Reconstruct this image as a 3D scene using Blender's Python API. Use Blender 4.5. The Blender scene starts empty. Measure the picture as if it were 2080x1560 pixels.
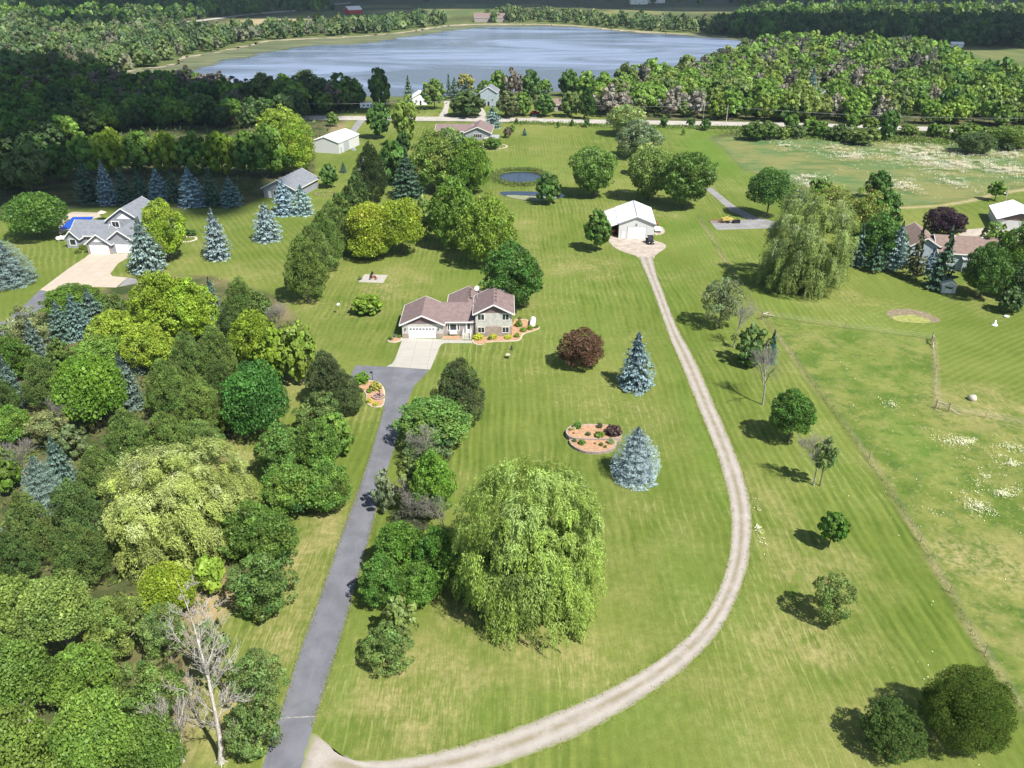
import bpy, math, random
import numpy as np
from mathutils import Vector, Matrix

# ------------------------------------------------------------------ camera, world, sun, exposure
S = bpy.context.scene
R = math.radians
CAM_H, F_PX, PITCH = 64.0, 1640.0, R(27.8)
cam_data = bpy.data.cameras.new("camera")
cam = bpy.data.objects.new("camera", cam_data)
S.collection.objects.link(cam)
cam.location = (0, 0, CAM_H)
cam.rotation_euler = (math.pi / 2 - PITCH, 0, 0)
cam_data.sensor_width = 36.0
cam_data.lens = F_PX / 2080 * 36
cam_data.clip_start = 1.0
cam_data.clip_end = 40000
S.camera = cam

SUN_EL, SUN_AZ = R(53), R(137)          # azimuth clockwise from +Y
sun_dir = Vector((math.sin(SUN_AZ) * math.cos(SUN_EL), math.cos(SUN_AZ) * math.cos(SUN_EL), math.sin(SUN_EL)))
W = bpy.data.worlds.new("World")
S.world = W
W.use_nodes = True
wn = W.node_tree.nodes
bg = wn["Background"]
sky = wn.new("ShaderNodeTexSky")
sky.sky_type = 'NISHITA'
sky.sun_disc = False
sky.sun_elevation = SUN_EL
sky.sun_rotation = SUN_AZ
sky.altitude = 200
sky.air_density = 1.2
sky.dust_density = 0.6
sky.ozone_density = 1.6
W.node_tree.links.new(sky.outputs[0], bg.inputs[0])
bg.inputs[1].default_value = 0.078
sd = bpy.data.lights.new("sun", 'SUN')
sd.energy = 4.6
sd.angle = R(0.53)
sd.color = (1.0, 0.955, 0.88)
sun = bpy.data.objects.new("sun", sd)
S.collection.objects.link(sun)
sun.rotation_euler = (-sun_dir).to_track_quat('-Z', 'Y').to_euler()
S.view_settings.view_transform = 'Standard'
S.view_settings.look = 'None'
S.view_settings.exposure = 0.93
S.view_settings.gamma = 1
cy = S.cycles
cy.max_bounces = 5; cy.diffuse_bounces = 3; cy.glossy_bounces = 2; cy.transmission_bounces = 3; cy.transparent_max_bounces = 8
cy.use_denoising = True
rng = np.random.default_rng(7)
random.seed(7)

# ------------------------------------------------------------------ helpers: places
CP, SP = math.cos(PITCH), math.sin(PITCH)
def at(px, py, z=0.0):
    """point of height z seen at the photograph's pixel (px, py)"""
    v, u = (py - 780) / F_PX, (px - 1040) / F_PX
    down = v * CP + SP
    t = (CAM_H - z) / max(down, 1e-3)
    return Vector((u * t, (CP - v * SP) * t, z))
def pix(x, y, z=0.0):
    dz = CAM_H - z
    depth = y * CP + dz * SP
    return 1040 + F_PX * x / depth, 780 + F_PX * (dz * CP - y * SP) / depth
def scale_at(px, py, z=0.0):
    p = at(px, py, z)
    return F_PX / (p.y * CP + (CAM_H - z) * SP)
def pts(l, z=0.0): return [at(a, b, z) for a, b in l]

# ------------------------------------------------------------------ helpers: objects
def tag(o, label=None, cat=None, group=None, kind=None):
    if label: o['label'] = label
    if cat: o['category'] = cat
    if group: o['group'] = group
    if kind: o['kind'] = kind
    return o
def link(o, parent=None):
    S.collection.objects.link(o)
    if parent is not None: o.parent = parent
    return o
def empty(name, loc=(0, 0, 0), rz=0.0, label=None, cat=None, group=None):
    o = bpy.data.objects.new(name, None)
    o.empty_display_size = 0.5
    o.location = loc
    o.rotation_euler = (0, 0, rz)
    link(o)
    return tag(o, label, cat, group)

class MB:
    """collects boxes, bars, prisms; build() links them as one mesh object"""
    def __init__(s): s.v, s.f, s.uv = [], [], None
    def add(s, vs, fs):
        n = len(s.v)
        s.v += [tuple(p) for p in vs]
        s.f += [tuple(i + n for i in f) for f in fs]
        return s
    def box(s, x0, x1, y0, y1, z0, z1):
        return s.add([(x0, y0, z0), (x1, y0, z0), (x1, y1, z0), (x0, y1, z0), (x0, y0, z1), (x1, y0, z1), (x1, y1, z1), (x0, y1, z1)],
                     [(0, 3, 2, 1), (4, 5, 6, 7), (0, 1, 5, 4), (1, 2, 6, 5), (2, 3, 7, 6), (3, 0, 4, 7)])
    def prism(s, poly, z0, z1):
        n = len(poly)
        vs = [(p[0], p[1], z0) for p in poly] + [(p[0], p[1], z1) for p in poly]
        return s.add(vs, [tuple(range(n))[::-1], tuple(range(n, 2 * n))] + [(i, (i + 1) % n, n + (i + 1) % n, n + i) for i in range(n)])
    def slab(s, a, b, c, d, t):
        """quad abcd given thickness t downwards"""
        q = [Vector(p) for p in (a, b, c, d)]
        w = [p - Vector((0, 0, t)) for p in q]
        return s.add(q + w, [(0, 1, 2, 3), (7, 6, 5, 4), (0, 4, 5, 1), (1, 5, 6, 2), (2, 6, 7, 3), (3, 7, 4, 0)])
    def tube(s, p0, p1, r0, r1=None, n=6):
        r1 = r0 if r1 is None else r1
        p0, p1 = Vector(p0), Vector(p1)
        d = (p1 - p0).normalized()
        a = d.orthogonal().normalized(); b = d.cross(a)
        vs = []
        for p, r in ((p0, r0), (p1, r1)):
            for i in range(n):
                t = 2 * math.pi * i / n
                vs.append(p + a * (math.cos(t) * r) + b * (math.sin(t) * r))
        return s.add(vs, [(i, (i + 1) % n, n + (i + 1) % n, n + i) for i in range(n)] + [tuple(range(n))[::-1], tuple(range(n, 2 * n))])
    def lathe(s, prof, c=(0, 0, 0), n=14, axis=None):
        """prof: (r, h) pairs turned round z at c, or round axis"""
        c = Vector(c)
        rot = Vector((0, 0, 1)).rotation_difference(Vector(axis)) if axis is not None else None
        vs = []
        for r, h in prof:
            for i in range(n):
                t = 2 * math.pi * i / n
                p = Vector((r * math.cos(t), r * math.sin(t), h))
                if rot is not None: p = rot @ p
                vs.append(c + p)
        fs = []
        for k in range(len(prof) - 1):
            for i in range(n):
                j = (i + 1) % n
                fs.append((k * n + i, k * n + j, (k + 1) * n + j, (k + 1) * n + i))
        fs += [tuple(range(n))[::-1], tuple(range((len(prof) - 1) * n, len(prof) * n))]
        return s.add(vs, fs)
    def ball(s, c, r, n=10, m=6, zs=1.0):
        return s.lathe([(max(1e-3, r * math.sin(math.pi * k / m)), -r * zs * math.cos(math.pi * k / m)) for k in range(m + 1)], c, n)
    def build(s, name, mat, parent=None, smooth=False, label=None, bevel=0):
        me = bpy.data.meshes.new(name)
        me.from_pydata(s.v, [], s.f)
        me.materials.append(mat)
        if smooth: me.shade_smooth()
        me.update()
        o = bpy.data.objects.new(name, me)
        link(o, parent)
        if bevel:
            b = o.modifiers.new("bevel", 'BEVEL'); b.width = bevel; b.segments = 2; b.limit_method = 'ANGLE'
        if label: o['label'] = label
        return o

# ------------------------------------------------------------------ helpers: node materials
class NT:
    def __init__(s, name):
        s.m = bpy.data.materials.new(name); s.m.use_nodes = True
        s.t = s.m.node_tree; s.n = s.t.nodes; s.p = s.n["Principled BSDF"]
        s.out = s.n["Material Output"]
    def node(s, typ, **kw):
        x = s.n.new(typ)
        for k, v in kw.items(): setattr(x, k, v)
        return x
    def wire(s, a, b): s.t.links.new(a, b)
    def put(s, sock, v):
        if hasattr(v, 'links') or isinstance(v, bpy.types.NodeSocket): s.wire(v, sock)
        else: sock.default_value = v
    def math(s, op, a, b=0.0, c=None, clamp=False):
        x = s.node("ShaderNodeMath", operation=op, use_clamp=clamp)
        s.put(x.inputs[0], a); s.put(x.inputs[1], b)
        if c is not None: s.put(x.inputs[2], c)
        return x.outputs[0]
    def mix(s, f, a, b, mode='MIX'):
        x = s.node("ShaderNodeMix", data_type='RGBA', blend_type=mode)
        s.put(x.inputs[0], f)
        for k, v in ((6, a), (7, b)):
            if isinstance(v, (tuple, list)): v = (*v[:3], 1)
            s.put(x.inputs[k], v)
        return x.outputs[2]
    def ramp(s, v, lo, hi, a=0.0, b=1.0, smooth=True):
        x = s.node("ShaderNodeMapRange", interpolation_type='SMOOTHSTEP' if smooth else 'LINEAR')
        s.put(x.inputs[0], v); x.inputs[1].default_value = lo; x.inputs[2].default_value = hi
        x.inputs[3].default_value = a; x.inputs[4].default_value = b
        return x.outputs[0]
    def pos(s, which='Object'):
        return s.node("ShaderNodeTexCoord").outputs[which]
    def geo(s): return s.node("ShaderNodeNewGeometry").outputs['Position']
    def mapping(s, vec, scale=(1, 1, 1), rot=0.0, loc=(0, 0, 0)):
        x = s.node("ShaderNodeMapping"); s.wire(vec, x.inputs[0])
        x.inputs[1].default_value = loc; x.inputs[2].default_value = (0, 0, rot); x.inputs[3].default_value = scale
        return x.outputs[0]
    def noise(s, vec, scale, detail=4, rough=0.55, dist=0.0, col=False):
        x = s.node("ShaderNodeTexNoise"); s.wire(vec, x.inputs['Vector'])
        x.inputs['Scale'].default_value = scale; x.inputs['Detail'].default_value = detail
        x.inputs['Roughness'].default_value = rough; x.inputs['Distortion'].default_value = dist
        return x.outputs['Color' if col else 'Fac']
    def attr(s, name, typ='GEOMETRY'):
        x = s.node("ShaderNodeAttribute", attribute_name=name, attribute_type=typ)
        return x
    def sep(s, c):
        x = s.node("ShaderNodeSeparateColor"); s.wire(c, x.inputs[0]); return x.outputs
    def bump(s, h, strength=0.4, dist=0.05):
        x = s.node("ShaderNodeBump"); x.inputs['Strength'].default_value = strength; x.inputs['Distance'].default_value = dist
        s.wire(h, x.inputs['Height']); s.wire(x.outputs[0], s.p.inputs['Normal'])
    def set(s, col=None, rough=0.9, spec=0.3, metal=0.0):
        if col is not None:
            if isinstance(col, (tuple, list)): col = (*col[:3], 1)
            s.put(s.p.inputs['Base Color'], col)
        s.put(s.p.inputs['Roughness'], rough); s.p.inputs['Metallic'].default_value = metal
        s.p.inputs['Specular IOR Level'].default_value = spec
        return s.m

def simple(name, col, rough=0.7, spec=0.3, var=0.12, sc=3.0, metal=0.0, bump=0.0):
    """one colour with worn, uneven tone"""
    m = NT(name)
    p = m.pos()
    n = m.noise(p, sc, 5, 0.6)
    n2 = m.noise(p, sc * 9, 3, 0.6)
    k = m.math('ADD', m.ramp(n, .3, .7, 1 - var, 1 + var, False), m.ramp(n2, .3, .7, -var * .5, var * .5, False))
    x = m.node("ShaderNodeVectorMath", operation='SCALE')
    x.inputs[0].default_value = col[:3]; m.wire(k, x.inputs['Scale'])
    m.set(x.outputs[0], rough, spec, metal)
    if bump: m.bump(n2, bump, .02)
    return m.m

def brick_like(name, c1, c2, mortar, bw, bh, msize=0.02, rough=.9, offset=.5, axis='xz', bump=.3, dirt=.78):
    """siding, shingles, stone courses; pattern in the object's own space"""
    m = NT(name)
    g = m.pos()
    sx = m.node("ShaderNodeSeparateXYZ"); m.wire(g, sx.inputs[0])
    cb = m.node("ShaderNodeCombineXYZ")
    if axis == 'xz':
        m.wire(m.math('ADD', sx.outputs[0], sx.outputs[1]), cb.inputs[0]); m.wire(sx.outputs[2], cb.inputs[1])
    else:
        m.wire(sx.outputs[0], cb.inputs[0]); m.wire(sx.outputs[1], cb.inputs[1])
    b = m.node("ShaderNodeTexBrick", offset=offset)
    m.wire(cb.outputs[0], b.inputs[0])
    b.inputs['Color1'].default_value = (*c1, 1); b.inputs['Color2'].default_value = (*c2, 1); b.inputs['Mortar'].default_value = (*mortar, 1)
    b.inputs['Scale'].default_value = 1; b.inputs['Brick Width'].default_value = bw; b.inputs['Row Height'].default_value = bh
    b.inputs['Mortar Size'].default_value = msize; b.inputs['Mortar Smooth'].default_value = .3
    n = m.noise(g, 1.3, 5, .6)
    col = m.mix(m.ramp(n, .35, .7), b.outputs[0], m.mix(1.0, b.outputs[0], (dirt, dirt, dirt), 'MULTIPLY'))
    m.set(col, rough, .25)
    return m.m

def leaf_mat(name, trans=0.25, spec=0.35, rough=0.55, tcol=(1.25, 1.15, .55)):
    m = NT(name)
    t = m.attr("tint").outputs['Color']
    oi = m.node("ShaderNodeObjectInfo").outputs['Color']
    c = m.mix(1.0, m.mix(1.0, t, oi, 'MULTIPLY'), (1.3, 1.3, 1.3), 'MULTIPLY')
    m.set(c, rough, spec)
    tr = m.node("ShaderNodeBsdfTranslucent")
    m.wire(m.mix(1.0, c, tcol, 'MULTIPLY'), tr.inputs[0])
    ms = m.node("ShaderNodeMixShader"); ms.inputs[0].default_value = trans
    m.wire(m.p.outputs[0], ms.inputs[1]); m.wire(tr.outputs[0], ms.inputs[2]); m.wire(ms.outputs[0], m.out.inputs[0])
    return m.m

def bark_mat(name, c):
    m = NT(name)
    p = m.mapping(m.pos(), (6, 6, 1.2))
    n = m.noise(p, 2.0, 5, .65)
    m.set(m.mix(m.ramp(n, .35, .65), tuple(x * .6 for x in c), tuple(x * 1.25 for x in c)), .9, .1)
    return m.m

# ------------------------------------------------------------------ ground sheet
def axis(parts):
    out = []
    for a, b, st in parts:
        n = max(1, int(round((b - a) / st)))
        out += list(np.linspace(a, b, n, endpoint=False))
    return np.array(out + [parts[-1][1]])
gx = axis([(-9000, -2000, 700), (-2000, -600, 60), (-600, -200, 6), (-200, -120, 2), (-120, 150, .8), (150, 300, 2), (300, 700, 6), (700, 2200, 60), (2200, 9000, 700)])
gy = axis([(-300, 20, 20), (20, 200, .7), (200, 300, 1.3), (300, 480, 2.5), (480, 1000, 10), (1000, 2500, 40), (2500, 20000, 1500)])
XX, YY = np.meshgrid(gx, gy)
nx_, ny_ = len(gx), len(gy)
co = np.stack([XX.ravel(), YY.ravel(), np.zeros(XX.size)], 1)
yc = np.maximum(co[:, 1], 25.0)
dep = yc * CP + CAM_H * SP
PX = 1040 + F_PX * co[:, 0] / dep
PY = 780 + F_PX * (CAM_H * CP - yc * SP) / dep
def sdf(poly, qx, qy):
    """signed distance in metres (positive inside) of world points to a polygon"""
    w = np.array([(p.x, p.y) for p in pts(poly)])
    d = np.full(qx.shape, 1e9); ins = np.zeros(qx.shape, bool)
    for i in range(len(w)):
        ax, ay = w[i]; bx, by = w[(i + 1) % len(w)]
        ex, ey = bx - ax, by - ay
        t = np.clip(((qx - ax) * ex + (qy - ay) * ey) / max(ex * ex + ey * ey, 1e-9), 0, 1)
        d = np.minimum(d, np.hypot(qx - ax - t * ex, qy - ay - t * ey))
        if ay != by:
            c = ((ay > qy) != (by > qy)) & (qx < (bx - ax) * (qy - ay) / (by - ay) + ax)
            ins ^= c
    return np.where(ins, d, -d)
def mask(poly, soft=1.0, shift=0.0):
    return np.clip((sdf(poly, co[:, 0], co[:, 1]) + shift) / soft + .5, 0, 1)
def spot(cx, cy_, rx, ry, k=1.0, ang=0.0):
    """soft patch centred at a photograph pixel, radii in pixels there"""
    c = at(cx, cy_); ex = abs(at(cx + rx, cy_).x - c.x); ey = abs(at(cx, cy_ - ry).y - c.y)
    dx, dy = co[:, 0] - c.x, co[:, 1] - c.y
    ca, sa = math.cos(ang), math.sin(ang)
    u, v = dx * ca + dy * sa, -dx * sa + dy * ca
    return k * np.clip(1.35 - np.sqrt((u / ex) ** 2 + (v / ey) ** 2), 0, 1)

MOWN = [(-500, 2600), (-300, 1560), (380, 1560), (395, 1330), (500, 1180), (560, 1020), (440, 960), (470, 900), (590, 760), (640, 720), (600, 640), (560, 600), (430, 560),
        (280, 560), (180, 600), (60, 640), (-60, 760), (-400, 700), (-400, 470), (0, 450), (120, 425), (300, 420), (480, 425), (640, 350), (640, 300), (700, 262), (700, 246),
        (1240, 250), (1430, 262), (1500, 262), (1440, 280), (1468, 300), (1510, 345), (1570, 362), (1640, 385), (1700, 400), (1830, 418), (1900, 414), (1960, 404), (2010, 391), (2100, 377), (2600, 330),
        (3200, 900), (2600, 1000), (2080, 858), (1905, 828), (1893, 688), (1700, 664), (1550, 640), (1625, 742), (1765, 932), (1835, 1038), (1920, 1188), (2000, 1328), (2100, 1480), (2500, 2100), (2400, 2600)]
PASTURE = [(1550, 640), (1700, 664), (1893, 688), (1905, 828), (2080, 858), (2600, 1000), (3200, 1100), (3000, 2600), (2500, 2100), (2100, 1480), (2000, 1328), (1920, 1188), (1835, 1038), (1765, 932), (1625, 742)]
MEADOW = [(1440, 280), (1500, 276), (1640, 276), (1800, 286), (2080, 296), (2600, 300), (2600, 330), (2100, 377), (2010, 391), (1960, 404), (1900, 414), (1830, 418), (1700, 400), (1640, 385), (1570, 362), (1510, 345), (1468, 300)]
mow = mask(MOWN, 1.6)
# the thin grassy strip between the woods and the lake houses
mow = np.maximum(mow, mask([(640, 241), (760, 212), (900, 206), (1060, 212), (1200, 216), (1240, 246), (1000, 236)], 3))
past = mask(PASTURE, .8)
mead = mask(MEADOW, 2.5)
dry = np.zeros(len(co))
for s_ in [(1175, 540, 85, 24, .75), (810, 572, 55, 36, .6), (760, 640, 90, 60, .18), (2000, 820, 110, 38, .9), (2080, 840, 60, 26, .9), (860, 1400, 190, 130, .75), (1180, 1330, 150, 60, .7), (1050, 1300, 170, 60, .6),
           (640, 1100, 60, 120, .85), (560, 1290, 60, 110, .9), (480, 930, 60, 50, .9), (600, 780, 35, 60, .7), (430, 1230, 60, 60, 1.0), (420, 1420, 120, 120, .8), (1660, 1180, 150, 70, .6), (1640, 1300, 160, 60, .55), (1560, 1020, 50, 130, .3),
           (1780, 1480, 220, 90, .45), (1500, 1420, 180, 110, .4), (650, 560, 30, 60, .5), (590, 630, 60, 20, .5), (690, 620, 120, 90, .2), (2060, 1150, 160, 60, .5), (1950, 1130, 60, 36, .7), (2020, 600, 80, 30, .3), (1740, 610, 60, 20, .35),
           (1050, 470, 80, 60, .25), (1290, 420, 60, 14, .4), (1350, 440, 50, 10, .35), (1240, 760, 160, 160, .12), (200, 700, 40, 300, .3), (500, 560, 80, 30, .35), (750, 700, 60, 50, .2), (1300, 1160, 140, 160, .25), (930, 1260, 60, 60, .5),
           (690, 260, 26, 14, .6), (900, 238, 90, 6, .5), (1100, 238, 90, 6, .5), (760, 236, 40, 4, .5), (1000, 256, 200, 6, .3)]:
    dry = np.maximum(dry, spot(*s_))
lush = np.zeros(len(co))
for s_ in [(1440, 300, 60, 60, .8), (1510, 330, 60, 60, .6), (1400, 470, 60, 60, .5), (1700, 960, 70, 70, .35), (1850, 900, 60, 70, .6), (1760, 750, 120, 60, .3), (1060, 345, 90, 22, .7), (1430, 900, 22, 190, .5),
           (1330, 560, 60, 60, .35), (930, 760, 30, 60, .6), (1000, 500, 100, 70, .35), (1560, 560, 70, 80, .45), (1800, 660, 120, 50, .45), (1490, 1240, 40, 90, .5), (1400, 1180, 60, 100, .4), (700, 1400, 30, 120, .5), (1230, 1440, 180, 50, .45),
           (960, 1440, 120, 60, .3), (1500, 1500, 50, 60, .5), (1660, 860, 50, 60, .3), (1180, 620, 90, 120, .35)]:
    lush = np.maximum(lush, spot(*s_))
field = np.zeros(len(co)); tan = np.zeros(len(co))
for poly in [[(560, 26), (700, 22), (980, 14), (1010, 26), (880, 40), (700, 40), (560, 52)], [(1140, 30), (1290, 16), (1520, 12), (1540, 20), (1420, 28), (1240, 34), (1200, 46)], [(1940, 95), (2080, 98), (2600, 110), (2600, 180), (2080, 168), (2010, 140), (1960, 118)],
             [(380, 62), (520, 34), (700, 30), (700, 44), (560, 50), (470, 56)], [(720, 10), (1100, 8), (1100, 14), (720, 18)], [(0, 28), (110, 26), (110, 32), (0, 34)]]:
    field = np.maximum(field, mask(poly, 12))
for s_ in [(560, 42, 80, 8, 1), (800, 24, 60, 4, .8), (1170, 38, 40, 5, 1), (1420, 20, 90, 4, .5), (2060, 150, 60, 16, .9), (640, 50, 60, 4, .6), (2010, 128, 40, 6, .6), (1240, 38, 60, 5, .5)]:
    tan = np.maximum(tan, spot(*s_))
# tan band of cut grass round the meadow
sm = sdf(MEADOW, co[:, 0], co[:, 1])
tan = np.maximum(tan, np.clip(1 - np.abs(sm + 2.2) / 1.6, 0, 1) * (PX > 1640) * (PY > 360))
# worn line under the pasture fence
def line_mask(line, half):
    w = np.array([(p.x, p.y) for p in pts(line)]); d = np.full(len(co), 1e9)
    for (ax, ay), (bx, by) in zip(w[:-1], w[1:]):
        ex, ey = bx - ax, by - ay
        t = np.clip(((co[:, 0] - ax) * ex + (co[:, 1] - ay) * ey) / (ex * ex + ey * ey), 0, 1)
        d = np.minimum(d, np.hypot(co[:, 0] - ax - t * ex, co[:, 1] - ay - t * ey))
    return np.clip(1.4 - d / half, 0, 1)
FENCE = [(1418, 440), (1445, 482), (1480, 545), (1518, 600), (1548, 645), (1625, 742), (1700, 845), (1765, 932), (1835, 1038), (1920, 1188), (2000, 1328), (2100, 1480)]
tan = np.maximum(tan, line_mask(FENCE, .3) * .5)
tan = np.maximum(tan, line_mask([(1898, 690), (1902, 760), (1906, 830)], .4) * .5)
sB = mask([(1890, 688), (1760, 640), (1800, 600), (2200, 560), (2600, 800), (2600, 1000), (2080, 858), (1905, 828)], 6)
sC = mask([(-400, 700), (-400, 470), (0, 440), (500, 430), (640, 350), (600, 640), (430, 560), (280, 560), (0, 660)], 6)
shore = mask([(199, 160), (199, 120), (404, 98), (520, 74), (768, 64), (903, 44), (1105, 40), (1300, 52), (1555, 74), (1600, 95), (1500, 130), (1300, 175), (1138, 198), (900, 206), (400, 200)], 10) * .8
flow = np.zeros(len(co))
for s_ in [(1600, 300, 22, 8, .7), (1730, 318, 40, 9, 1), (1690, 302, 22, 8, .8), (1870, 318, 60, 12, 1), (1930, 335, 90, 14, 1), (2040, 345, 60, 12, 1), (1850, 305, 80, 8, .7), (2050, 315, 50, 8, .7), (1940, 372, 26, 12, .9), (1830, 378, 34, 12, .9),
           (1640, 362, 36, 6, .7), (1640, 375, 30, 10, .6), (1960, 310, 60, 6, .6), (1970, 900, 60, 14, .6), (2060, 950, 40, 26, .5), (2040, 1000, 40, 22, .35)]:
    flow = np.maximum(flow, spot(*s_))
gm = bpy.data.meshes.new("ground")
ii = (np.arange(ny_ - 1)[:, None] * nx_ + np.arange(nx_ - 1)[None, :]).ravel()
quads = np.stack([ii, ii + 1, ii + nx_ + 1, ii + nx_], 1).astype(np.int32)
# gentle unevenness of the turf, nothing over a few centimetres near the drives
co[:, 2] = 0
def mesh_from_quads(me, v, q):
    me.vertices.add(len(v)); me.vertices.foreach_set("co", v.astype(np.float32).ravel())
    me.loops.add(q.size); me.loops.foreach_set("vertex_index", q.astype(np.int32).ravel())
    me.polygons.add(len(q)); me.polygons.foreach_set("loop_start", np.arange(0, q.size, q.shape[1], dtype=np.int32))
    me.update(calc_edges=True); me.validate()
mesh_from_quads(gm, co, quads)
def add_attr(me, name, r, g, b, a=None):
    at_ = me.attributes.new(name, 'FLOAT_COLOR', 'POINT')
    a = np.ones(len(r)) if a is None else a
    at_.data.foreach_set("color", np.stack([r, g, b, a], 1).astype(np.float32).ravel())
add_attr(gm, "m1", mow, past, mead)
add_attr(gm, "m2", dry, lush, flow)
add_attr(gm, "m3", field, tan, shore)
add_attr(gm, "m4", sB, sC, sB * 0)
def ground_mat():
    m = NT("grassland")
    P = m.geo()
    mow, past, mead = m.sep(m.attr("m1").outputs['Color'])[:3]
    dry, lush, flow = m.sep(m.attr("m2").outputs['Color'])[:3]
    field, tan, shore = m.sep(m.attr("m3").outputs['Color'])[:3]
    sB, sC, _ = m.sep(m.attr("m4").outputs['Color'])[:3]
    big = m.noise(P, .022, 5, .6); mid = m.noise(P, .16, 5, .62); fine = m.noise(P, 1.1, 5, .68); blade = m.noise(P, 7.0, 3, .7)
    # stretched along the mowing direction (away from the camera)
    strk = m.noise(m.mapping(P, (1.6, .12, 1)), 1.0, 4, .65)
    strkf = m.noise(m.mapping(P, (4.5, .5, 1)), 1.0, 3, .6)
    wob = m.node("ShaderNodeVectorMath", operation='SCALE'); m.wire(m.noise(P, .03, 3, .6, col=True), wob.inputs[0]); wob.inputs['Scale'].default_value = 5.0
    wv = m.node("ShaderNodeVectorMath", operation='ADD'); m.wire(P, wv.inputs[0]); m.wire(wob.outputs[0], wv.inputs[1]); PW = wv.outputs[0]
    def stripes(vec, w):
        x = m.node("ShaderNodeTexWave", wave_type='BANDS', bands_direction='X', wave_profile='SIN')
        m.wire(vec, x.inputs[0]); x.inputs['Scale'].default_value = math.pi / (10 * w) ; x.inputs['Distortion'].default_value = .9
        x.inputs['Detail'].default_value = 3; x.inputs['Detail Scale'].default_value = .25
        return x.outputs['Fac']
    wa = stripes(PW, 1.15); wb = stripes(m.mapping(PW, (1, 1, 1), R(58)), 1.3); wc = stripes(m.mapping(PW, (1, 1, 1), R(-28)), 1.5)
    w2 = stripes(m.mapping(PW, (1, 1, 1), R(2)), 2.9)
    st = m.mix(sC, m.mix(sB, wa, wb), wc)
    own = m.math('SUBTRACT', 1.0, m.math('MAXIMUM', sB, sC))
    stv = m.math('ADD', m.math('MULTIPLY', m.ramp(st, .1, .9, -1, 1), .42), m.math('MULTIPLY', m.math('MULTIPLY', m.ramp(w2, .1, .9, -1, 1), .3), own))
    stv = m.math('ADD', stv, m.math('MULTIPLY', m.ramp(strk, .3, .7, -.9, .9, False), own))
    stv = m.math('ADD', stv, m.ramp(mid, .3, .7, -.4, .4, False))
    # the stripes fade in and out
    stv = m.math('MULTIPLY', stv, m.ramp(m.noise(P, .035, 3),   .38, .68, .15, .8))
    stv = m.math('MULTIPLY', stv, m.math('SUBTRACT', 1.0, m.math('MULTIPLY', dry, .7)))
    # lawn colour
    lawn = m.mix(m.ramp(stv, -1, 1), (.060, .100, .011), (.132, .170, .031))
    lawn = m.mix(m.math('MULTIPLY', m.ramp(big, .4, .68), .55), lawn, (.185, .205, .05))
    lawn = m.mix(m.math('MULTIPLY', lush, m.ramp(mid, .3, .6, .4, .85)), lawn, (.09, .165, .02))
    dn = m.math('MULTIPLY', m.ramp(m.math('ADD', m.math('MULTIPLY', mid, .55), m.math('MULTIPLY', strkf, .45)), .38, .62), m.ramp(fine, .3, .65, .45, 1))
    base_dry = m.math('MULTIPLY', m.ramp(m.noise(P, .05, 5, .68), .42, .72), .5)
    dtot = m.math('MINIMUM', m.math('MULTIPLY', m.math('ADD', m.math('MULTIPLY', dry, 1.25), base_dry), dn), 1.0)
    lawn = m.mix(dtot, lawn, (.27, .235, .10))
    pale = m.math('MULTIPLY', m.math('MULTIPLY', m.ramp(st, .74, .98), m.ramp(strkf, .42, .62)), m.ramp(m.noise(P, .05, 3),   .4, .66, .0, .5))
    lawn = m.mix(pale, lawn, (.25, .265, .095))
    # rough pasture
    pa = m.mix(m.ramp(mid, .36, .62), (.078, .124, .018), (.17, .185, .048))
    pa = m.mix(m.math('MULTIPLY', m.ramp(m.noise(P, .45, 6, .72), .48, .62), .8), pa, (.05, .10, .015))
    pa = m.mix(m.math('MULTIPLY', m.ramp(m.noise(P, .9, 6, .75, .6), .52, .68), .55), pa, (.30, .27, .11))
    pa = m.mix(m.math('MULTIPLY', dry, m.ramp(fine, .4, .6)), pa, (.32, .265, .13))
    pa = m.mix(m.math('MULTIPLY', m.ramp(m.noise(P, .09, 6, .7, .5), .5, .68), .7), pa, (.21, .20, .07))
    pa = m.mix(m.math('MULTIPLY', lush, .6), pa, (.075, .165, .018))
    me = m.mix(m.ramp(m.noise(P, .05, 5, .6), .4, .6), (.095, .15, .05), (.17, .175, .062))
    me = m.mix(m.math('MULTIPLY', m.ramp(m.noise(m.mapping(P, (.35, 1, 1)), .16, 6, .7, .5), .48, .62), .7), me, (.045, .105, .03))
    me = m.mix(m.math('MULTIPLY', m.ramp(m.noise(m.mapping(P, (.4, 1, 1)), .3, 6, .75, .5), .52, .66), .5), me, (.20, .18, .09))
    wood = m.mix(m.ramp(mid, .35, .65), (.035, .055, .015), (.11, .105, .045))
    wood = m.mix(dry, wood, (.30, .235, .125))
    fi = m.mix(m.ramp(m.noise(m.mapping(P, (1, .3, 1)), .02, 3), .4, .6), (.085, .115, .04), (.16, .165, .06))
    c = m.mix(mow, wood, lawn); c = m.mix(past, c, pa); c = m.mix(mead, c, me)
    c = m.mix(shore, c, (.10, .13, .04))
    c = m.mix(field, c, fi)
    c = m.mix(m.math('MULTIPLY', tan, m.ramp(fine, .25, .6, .5, 1)), c, (.36, .29, .17))
    fl = m.math('MULTIPLY', m.ramp(m.math('ADD', flow, m.math('MULTIPLY', m.noise(m.mapping(P, (.5, 1, 1)), .35, 6, .8, .4), 2.4)), 1.9, 2.5), .7)
    c = m.mix(fl, c, (.46, .42, .37))
    # blades and specks
    g = m.math('MULTIPLY', m.ramp(blade, .25, .75, .8, 1.2, False), m.ramp(fine, .25, .75, .86, 1.14, False))
    v = m.node("ShaderNodeVectorMath", operation='SCALE'); m.wire(c, v.inputs[0]); m.wire(g, v.inputs['Scale'])
    m.set(v.outputs[0], .95, .15)
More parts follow.
